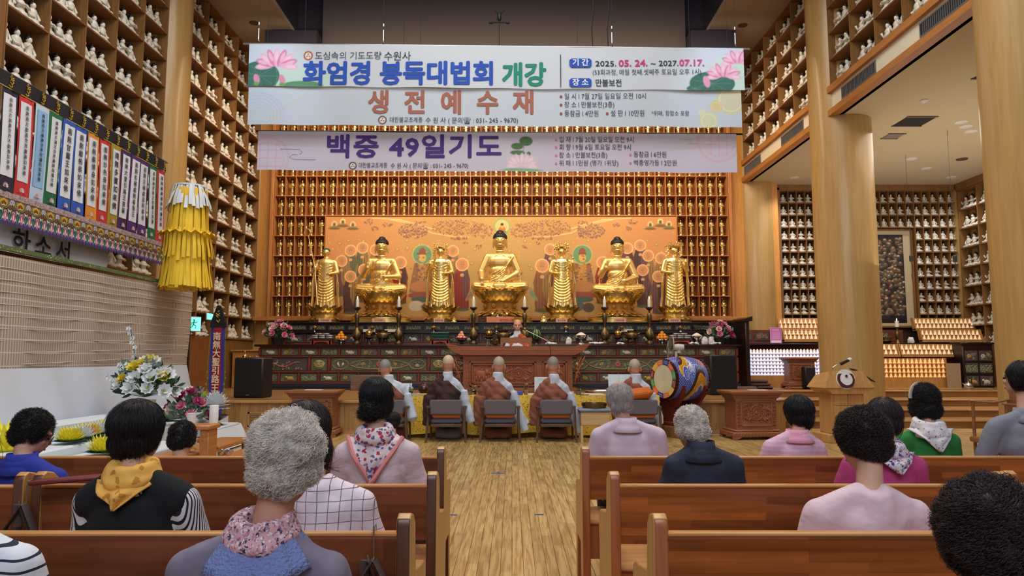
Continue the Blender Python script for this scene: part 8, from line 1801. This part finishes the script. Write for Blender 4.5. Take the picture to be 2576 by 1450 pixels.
    # hair
    if hair:
        mat, style, vol, jit = hair; vol *= .96; g = G(); g.X = HM; rq = random.Random(int(hx+hy))
        if style == 'thin': g.sph((0, -.024, .018), (.083*vol, .090*vol, .094*vol), 18, 12); g.sph((0, -.060, -.035), (.062, .042, .048), 12, 8)
        else:
            g.sph((0, -.026, .034), (.088*vol, .098*vol, .094*vol), 18, 12); g.sph((0, -.056, -.030), (.076*vol, .058*vol, .062), 14, 8)
            for s in (-1, 1): g.sph((s*.062, -.018, .002), (.030*vol, .055, .055), 10, 8)
        if style == 'bob':
            g.sph((0, -.045, -.060), (.098*vol, .072*vol, .070), 14, 8)
            for s in (-1, 1): g.sph((s*.075, -.005, -.045), (.030, .058, .075), 10, 8)
        if style == 'bun': g.sph((0, -.03, .05), (.086*vol, .098, .088), 14, 8)
        if jit:
            for _ in range(70):
                a = rq.uniform(0, 2*PI); e = rq.uniform(-.5, 1.5); g.sph((.076*vol*math.cos(e)*math.cos(a), -.028+.084*vol*math.cos(e)*math.sin(a)*(.75 if math.sin(a) > 0 else 1), .034+.080*vol*math.sin(e)), jit*rq.uniform(.7, 1.3), 7, 5)
        me = remesh('hair', g, mat, .0075 if Y < 3 else .010, 3, .5, .006 if jit else .003, 26, hx)
        ho = link('hair', me, t); kind = 'curly' if jit else 'straight'
        strands(ho, me, mat, ns, kind, .030*vol if jit else .085, sr, abs(int(hx)), 9 if Y < 3 else 6)
        if style == 'bun':
            g = G(); g.X = HM; g.sph((-.02, -.105, -.045), (.052, .042, .046), 14, 10); g.sph((-.05, -.10, -.065), (.026, .026, .03), 10, 8); me = remesh('hair_bun', g, mat, .008, 2, .5, .008, 30, 5); hb = link('hair_bun', me, t); strands(hb, me, mat, 700, 'curly', .05, sr, 3, 8)
        if crown:
            g = G(); g.X = HM; g.sph((.0, -.045, .075), (.052, .050, .060), 12, 8); link('thinning_crown', remesh('thinning_crown', g, M('scalp', (150, 118, 108), .5), .009, 3), t)
    if extra: extra(t, HM, nb, zl, sw)
    return t
def ring(g, nb, r, th, z, back=0, n=18, drop=0):
    g.tube([nb+Vector((r*math.cos(2*PI*k/n), r*.92*math.sin(2*PI*k/n)-.012, z+drop*math.sin(2*PI*k/n))) for k in range(n+1)], th, 8)
def scarf(mat, r=.070, th=.026, tri=.16, trimat=None, w=.13, dz=.03, rows=2, edge=None):
    def f(t, HM, nb, zl, sw):
        g = G()
        for k in range(rows): ring(g, nb, r+.012*k, th, dz-.032*k, drop=.015)
        g.sph(nb+Vector((0, -.045, dz-.05)), (w*.65, .045, .04), 12, 8)
        link('scarf', remesh('scarf', g, mat, .009, 3, .5, .012, 18, zl), t)
        if tri:
            yb = -.155
            def fn(u, v):
                q = (1-v)*w+.004; return (nb.x+(u-.5)*2*q, -.055-.085*min(1, v*2.2)-.012*math.sin(u*9+v*5)+abs(u-.5)*.05*(1-v), nb.z+dz-.035-tri*v)
            g = G(); g.grid(fn, 14, 10); me = mesh('scarf_corner', g, trimat or mat, fix=False, auto=0); o = link('scarf_corner', me, t); md = o.modifiers.new('s', 'SOLIDIFY'); md.thickness = .006; md.offset = 0
            if edge:
                g = G(); g.tube([fn(0, v/8) for v in range(9)]+[fn(1, 1-v/8) for v in range(9)], .012, 6); link('scarf_edge', mesh('scarf_edge', g, edge, fix=False), t)
    return f
def collar(mat, h=.03):
    def f(t, HM, nb, zl, sw):
        g = G(); n = 20
        g.grid(lambda u, v: (nb.x+(.062+.040*v*v)*math.cos(2*PI*u+PI/2), -.014+(.060+.045*v*v)*math.sin(2*PI*u+PI/2), nb.z+.022+h*.45-(h+.05)*v), n, 3); o = link('collar', mesh('collar', g, mat, fix=False), t); md = o.modifiers.new('s', 'SOLIDIFY'); md.thickness = .006
    return f
floral1 = pattern('floral_navy_pink', (214, 164, 172), [(64, 60, 96), (232, 214, 214), (176, 120, 140)], 70, thresh=.36, bump=.5); floral2 = pattern('floral_rose', (226, 206, 206), [(176, 44, 76), (92, 96, 150)], 30, thresh=.34); floral3 = pattern('floral_lilac', (214, 206, 216), [(70, 64, 130), (176, 130, 140)], 46, thresh=.36); orangep = pattern('orange_giraffe', (236, 178, 84), [(196, 132, 44)], 24, thresh=.30); lace = M('blue_lace', (122, 134, 186), .9, bump=.9, bs=120)
def two(f, g_): return lambda *a: (f(*a), g_(*a))
def lacecollar(t, HM, nb, zl, sw):
    g = G(); n = 44
    g.grid(lambda u, v: (nb.x+(.066+.075*v+.006*math.sin(u*n*2.2)*v)*math.cos(2*PI*u), -.012+(.064+.065*v)*math.sin(2*PI*u), nb.z+.035-.075*v-.02*v*v-.09*v*max(0, -math.sin(2*PI*u))**8+.006*math.sin(u*90)*v), 90, 5)
    o = link('lace_collar', mesh('lace_collar', g, lace, fix=False), t); md = o.modifiers.new('s', 'SOLIDIFY'); md.thickness = .006
def ruffles(t, HM, nb, zl, sw):
    rq = random.Random(2)
    for s in (-1, 1):
        g = G(); c = Vector((s*(sw/2+.005), .02, zl-.16))
        for k in range(26): a = 2*PI*k/26; g.petal(c+Vector((.062*math.cos(a), .062*math.sin(a), 0)), (math.cos(a)*.5, math.sin(a)*.5, -1), (math.cos(a), math.sin(a), 0), .055, .035, .5, 3)
        link('frayed_cuff', mesh('frayed_cuff', g, M('mauve_linen'), fix=False), t, kind='stuff')
linen = M('mauve_linen', (122, 112, 130), .95, var=.16, bs=16, bump=.5)
person('grey curly haired woman in mauve linen blouse and floral scarf, nearest on the left', 722, 1168, 1.86, 652, 1392, .44, linen, (GRY, 'curl', 1.12, .022), nod=16, hs=1.02, sleeve=.30, skin=SKIN2, vox=.009, ns=9000, sr=.0007, extra=two(two(scarf(floral1, .062, .022, 0, rows=2, dz=.05), lacecollar), ruffles), hfwd=.05, roll=4)
person('woman with dark bobbed hair in white and pink windowpane checked shirt', 768, 1098, 2.74, 822, 1236, .37, striped('checked_shirt', (232, 214, 222), (120, 100, 116), 26, 2, .07, axis2=0, freq2=26, wob=.02), (BRN, 'bob', 1.22, 0), nod=18, ns=5000, sr=.0008, yaw=10)
person('short haired woman in black knit vest over striped sleeves with orange scarf', 352, 1090, 2.76, 347, 1228, .445, striped('striped_sleeves', (222, 218, 222), (30, 30, 36), 95, 1, .42), (BLK, 'curl', 1.14, 0), nod=5, yaw=-14, hs=1.02, sleeve=.62, vest=M('black_knit', (20, 20, 24), .95, bump=.3, bs=160), ns=7000, sr=.0008, extra=scarf(orangep, .068, .028, .10, w=.12, dz=.045), bulk=1.05)
person('woman with glasses and dark curly hair in royal blue blazer, looking down', 86, 1092, 3.64, 62, 1180, .42, M('royal_blue_blazer', (38, 50, 150), .85, bump=.2, bs=8), (BLK, 'curl', 1.10, .016), nod=26, yaw=-62, hs=.95, ns=4500, sr=.001, hfwd=.09,
       extra=two(collar(M('royal_blue_blazer'), .05), lambda t, HM, nb, zl, sw: ob('glasses', (lambda g: (setattr(g, 'X', HM), [g.tube([(s*.034+.024*math.cos(2*PI*k/14), .098, -.002+.020*math.sin(2*PI*k/14)) for k in range(15)], .0022, 5) for s in (-1, 1)], g.tube([(-.058, .096, 0), (-.082, .02, .0)], .002, 4), g.tube([(.058, .096, 0), (.082, .02, .0)], .002, 4), g.tube([(-.01, .10, 0), (.01, .10, 0)], .002, 4), g)[-1])(G()), blackp, t)))
person('woman with black hair in a low bun wearing pale pink linen shirt and rose scarf', 948, 1012, 3.66, 950, 1118, .42, M('pale_pink_linen', (216, 190, 196), .95, bump=.4, bs=9, var=.05), (BLK, 'bun', 1.0, 0), nod=6, hs=.98, ns=4500, sr=.0009, extra=scarf(floral2, .072, .026, .21, trimat=floral2, w=.135, dz=.04, edge=M('salmon_hem', (226, 140, 136), .8)))
person('black curly haired person low behind the left front pew, in pale top', 461, 1106, 4.80, 461, 1178, .36, M('beige_pink_top', (206, 180, 172), .9), (BLK, 'curl', 1.04, .014), nod=22, hs=.98, seat=.30, ns=3000, sr=.0013, yaw=-12)
person('grey haired man in pale pink collared shirt seated at the right front pew', 1557, 1006, 4.64, 1580, 1080, .47, M('pale_pink_shirt', (214, 192, 206), .85, bump=.2, bs=6), (GRD, 'thin', 1.0, 0), nod=10, hs=1.06, skin=SKIN2, ns=3500, sr=.0012, extra=collar(M('pale_pink_shirt'), .04))
person('grey curly haired woman in dark navy jacket with stand collar', 1738, 1082, 3.66, 1768, 1148, .39, M('navy_jacket', (40, 44, 62), .8, bump=.4, bs=7), (GRY, 'curl', 1.04, .015), nod=28, hs=.95, ns=4500, sr=.0010, yaw=14, skin=SKIN2, extra=collar(M('navy_jacket'), .05), hfwd=.06)
person('black haired woman in pink textured knit top in front of the carved pedestal', 2006, 1043, 4.64, 1997, 1108, .40, striped('pink_knit', (226, 168, 192), (214, 190, 208), 34, 2, .4, wob=.03), (BLK, 'curl', 1.10, 0), nod=12, yaw=16, hs=.98, ns=3500, sr=.0012, extra=collar(M('pink_collar', (226, 156, 180), .9), .03))
person('woman with thinning dark hair in magenta blouse and floral collar scarf', 2222, 1058, 3.86, 2222, 1150, .44, M('magenta_blouse', (184, 66, 124), .9, bump=.25, bs=7), (BRN, 'curl', 1.12, 0), nod=20, hs=.95, crown=1, ns=2600, sr=.0009, extra=scarf(floral3, .068, .026, .10, w=.13, dz=.03))
person('black bob haired woman with pale headband in green top and white scarf', 2320, 1012, 4.80, 2330, 1094, .42, M('green_top', (38, 120, 56), .9, bump=.25, bs=7), (BLK, 'bob', 1.12, .008), nod=4, hs=.98, yaw=22, ns=4000, sr=.0012,
       extra=two(scarf(pattern('white_scroll_scarf', (222, 216, 220), [(110, 108, 124)], 44, thresh=.2), .076, .026, .14, w=.15, dz=.045, rows=3), lambda t, HM, nb, zl, sw: ob('headband', (lambda g: (setattr(g, 'X', HM), g.tube([(.106*math.cos(a), .01, .03+.108*math.sin(a)) for a in [PI*k/14 for k in range(15)]], .010, 6, flat=1.6), g)[-1])(G()), M('headband_lace', (190, 176, 160), .8), t)))
person('dark haired man in grey short sleeved shirt at the right edge', 2566, 955, 4.62, 2572, 1056, .46, M('grey_shirt', (132, 134, 146), .9, bump=.3, bs=7), (BLK, 'curl', 1.02, 0), nod=0, yaw=28, hs=1.05, sleeve=.42, ns=3000, sr=.0012, extra=collar(M('grey_shirt'), .04))
person('dark haired woman in pale pink gathered blouse, head bowed, on the right middle pew', 2166, 1112, 2.76, 2176, 1262, .45, M('blush_blouse', (230, 198, 206), .9, bump=.6, bs=6), (BRN, 'curl', 1.16, .010), nod=18, yaw=24, hs=1.0, ns=8000, sr=.0008, hfwd=.10, bulk=1.05)
person('dark curly haired person at the bottom right corner', 2478, 1372, 1.60, 2500, 1560, .40, M('dark_plum_top', (60, 48, 60), .9), (DKC, 'curl', 1.22, .026), nod=6, yaw=6, hs=1.04, ns=11000, sr=.0007, vox=.010, hfwd=.02)
person('person in navy and white striped top cut by the left edge', -100, 1165, 1.90, -98, 1372, .40, striped('breton_stripe', (222, 224, 230), (34, 40, 62), 34, 2, .22, wob=.05), (BRN, 'curl', 1.05, 0), nod=10, ns=1500, sleeve=.6)
person('small black haired person sitting on the floor before the yellow table', 990, 1060, 9.0, 985, 1102, .34, M('white_top', (220, 216, 214), .9), (BLK, 'curl', 1.04, 0), nod=8, seat=.12, ns=1200, sr=.002, vox=.014, hs=.98)

# ------------------------------------------------------------------ monks
grobe = M('pale_grey_robe', (196, 204, 220), .9, bump=.25, bs=6); scalp = M('shaved_scalp', (176, 160, 146), .55); scalp2 = M('grey_stubble_scalp', (138, 134, 130), .6)
def monk(label, hx, hy, Y, tx, sy, kas, sc_, seat=.40, yaw=0, face=False, sleeve_to=(.40, .30), hs=1.30, lean=0):
    H = at(hx, hy+3, Y+.04); T_ = at(tx, sy, Y); X = T_.x; zb = 0 if seat < 1 else seat
    t = thing('person', label, 'person', (X, Y, zb), PI if face else 0); hl = H-Vector((X, Y, zb)); 
    if face: hl = Vector((-hl.x, -hl.y, hl.z))
    zl = T_.z-zb; sb = seat-zb; sw = .44
    HM = Matrix.Translation(hl) @ Matrix.Rotation(math.radians(yaw), 4, 'Z') @ Matrix.Rotation(math.radians(-6), 4, 'X') @ Matrix.Scale(hs, 4)
    g = G(); g.X = HM; g.sph((0, -.012, .022), (.078, .096, .100), 18, 12); g.sph((0, .028, -.045), (.060, .062, .064), 14, 10); g.sph((0, .058, -.09), (.028, .026, .022), 8, 6); g.sph((0, -.05, -.03), (.06, .045, .05), 10, 8)
    g.tube([(0, .082, .02), (0, .100, -.018), (0, .108, -.032)], [.008, .013, .016], 8)
    for s in (-1, 1): g.sph((s*.081, -.008, -.018), (.011, .022, .036), 8, 8, Matrix.Rotation(s*.25, 3, 'Z')); g.tube([(s*.014, .090, .030), (s*.035, .088, .036), (s*.055, .072, .030)], .006, 5); g.sph((s*.045, .066, -.022), (.024, .020, .018), 8, 6)
    g.tube([(-.024, .086, -.062), (0, .094, -.066), (.024, .086, -.062)], .006, 5)
    g.X = Matrix.Identity(4); nb = Vector((hl.x*.4, 0, zl+.04)); capsule(g, HM @ Vector((0, -.02, -.05)), nb+Vector((0, 0, -.05)), .056*hs, .06); capsule(g, (0, 0, sb+.10), (0, 0, zl-.12), .10, .10)
    for s in (-1, 1):
        e = Vector((s*.27, .10, zl-.30)); w = Vector((s*.14, .34, zl-.30)); capsule(g, (s*.16, 0, zl-.06), e, .042, .036); capsule(g, e, w, .034, .026); g.sph(w+Vector((-s*.02, .05, 0)), (.034, .046, .018), 10, 8)
        for q in range(4): b_ = w+Vector((-s*.02+(q-1.5)*.019, .08, 0)); g.tube([b_, b_+Vector((0, .035, -.004)), b_+Vector((0, .06, -.022))], [.0088, .008, .006], 6)
        g.tube([w+Vector((-s*.045, .03, 0)), w+Vector((-s*.068, .06, 0))], [.011, .008], 6)
        capsule(g, (s*.08, 0, sb+.08), (s*.12, .40, sb+.06), .07, .05)
    link('body', remesh('body', g, SKIN2 if not face else SKIN, .010, 4, .5), t)
    g = G(); g.X = HM; g.sph((0, -.020, .030), (.0765, .090, .0945), 18, 12); link('shaved_scalp', remesh('shaved_scalp', g, sc_, .009, 3), t)
    for s in (-1, 1): g = G(); g.X = HM; g.sph((s*.033, .084, .006), (.014, .007, .0035), 8, 6); ob('eye', g, eyew, t)
    g = G(); g.X = HM; g.tube([(-.026, .090, -.058), (0, .0985, -.068), (.026, .090, -.058)], .006, 6); ob('mouth', g, lipm, t)
    def torso(g, k):
        capsule(g, (0, 0, sb+.12), (0, -.01, zl-.28), .16+k, .15+k); g.sph((0, -.01, zl-.18), (.205+k, .135+k, .18), 18, 12); capsule(g, (-.15, 0, zl-.055), (.15, 0, zl-.055), .068+k, .068+k)
        for s in (-1, 1): g.tube([(s*.15, -.005, zl-.03), nb+Vector((s*.02, -.01, .03))], [.06+k, .056+k], 12)
        g.sph((0, -.03, zl-.06), (.15, .095+k, .10), 14, 8)
    g = G(); torso(g, 0); g.tube([nb+Vector((0, -.012, -.03)), nb+Vector((0, -.022, .130))], [.105, .084], 16)
    for s in (-1, 1):
        capsule(g, (s*.17, 0, zl-.07), (s*.27, .08, zl-.30), .075, .085); capsule(g, (s*.27, .08, zl-.30), (s*.18, .26, zl-.32), .08, .07)
    if not face:
        q0, q1 = sleeve_to; g.tube([(.25, .02, zl-.16), (.31, .02, zl-.40), (.36, 0, zl-.58), (q0, -.02, q1)], [.07, .075, .085, .05], 12, flat=1.2)
        g.tube([(.30, .14, zl-.30), (.37, .08, zl-.55), (q0+.02, .02, q1+.10)], [.06, .07, .06], 10)
    me = remesh('robe', g, grobe, .012, 5, .5, .010, 9, hx); link('robe', me, t)
    g = G(); s0 = -1
    torso(g, .020); capsule(g, (s0*.17, 0, zl-.07), (s0*.29, .08, zl-.30), .095, .105); capsule(g, (s0*.29, .08, zl-.30), (s0*.20, .28, zl-.32), .10, .09)
    if not face: g.tube([(s0*.27, .03, zl-.25), (s0*.30, .02, zl-.50), (s0*.32, .04, max(.26, zl-.78))], [.11, .10, .08], 12, flat=1.2)
    me = remesh('kasaya', g, kas, .012, 5, .5, .016, 8, hx+9)
    displace(me, lambda c: .005*math.sin((c.x*.7+c.z*.7)*55+2*noise.noise(c*5)))
    bm = bmesh.new(); bm.from_mesh(me); n_ = Vector((.69, 0, .72)); p0 = Vector((-.055 if not face else -.02, 0, zl+.085))
    bmesh.ops.bisect_plane(bm, geom=bm.verts[:]+bm.edges[:]+bm.faces[:], plane_co=p0, plane_no=n_, clear_outer=True); bm.to_mesh(me); bm.free()
    o = link('kasaya', me, t); md = o.modifiers.new('s', 'SOLIDIFY'); md.thickness = .010; md.offset = 1
    g = G(); capsule(g, (0, .05, sb+.09), (0, .38, sb+.07), .17, .16)
    if seat < 1:
        for s in (-1, 1): capsule(g, (s*.12, .36, sb+.03), (s*.13, .34, .07), .12, .11)
        capsule(g, (-.14, .22, .10), (.14, .22, .10), .09, .09)
    link('robe_skirt', remesh('robe_skirt', g, M('grey_brown_skirt', (120, 108, 108), .9) if 'second' in label else (kas if not face else grobe), .015, 5, .5, .02, 8, hx), t)
    return t
KB = M('brown_kasaya', (138, 84, 66), .85, bump=.3, bs=8); KD = M('dark_brown_kasaya', (64, 40, 38), .85, bump=.3, bs=8)
monk('leftmost monk seen from behind, brown robe over grey, reading an open book', 969, 925, 12.16, 985, 968, KB, scalp2, sleeve_to=(.36, .34))
monk('second monk from the left, very pale shaved head and dark brown robe', 1128, 914, 12.16, 1126, 960, KD, M('pale_scalp', (206, 182, 156), .5), sleeve_to=(.42, .30))
monk('third monk from the left, in the middle, brown robe over grey', 1255, 918, 12.16, 1252, 962, KB, scalp, sleeve_to=(.48, .16))
monk('fourth monk from the left, grey stubble and brown robe', 1391, 918, 12.16, 1394, 966, KB, scalp2, sleeve_to=(.42, .12))
t = monk('rightmost monk beside the drum wearing a headset microphone', 1596, 924, 12.20, 1600, 966, KB, scalp, sleeve_to=(.40, .26))
m_ = at(1596, 924, 12.24)-t.location; ob('headset', G().tube([m_+Vector((-.105, 0, .02)), m_+Vector((-.07, -.105, .01)), m_+Vector((0, -.125, .0)), m_+Vector((.07, -.105, .01)), m_+Vector((.105, 0, .02))], .005, 5), blackp, t); ob('headset_boom', G().tube([m_+Vector((-.105, 0, .02)), m_+Vector((-.13, .05, -.06)), m_+Vector((-.11, .12, -.10))], [.005, .004, .012], 5), blackp, t)
monk('smiling monk facing the hall behind the lecture desk', 1302, 817, 17.28, 1301, 851, M('orange_brown_kasaya', (176, 88, 50), .85, bump=.3, bs=8), M('bare_scalp', (204, 160, 140), .45), seat=1.50, face=True, hs=1.24)
g = G(); g.cb(-.42, .42, -.20, .24, 0, .88, .02); one('platform', g, teak, 'wooden seat platform behind the lecture desk', 'seat', loc=(at(1301, 851, 17.28).x, 17.24, SH))

bpy.data.scenes.remove(TSC)
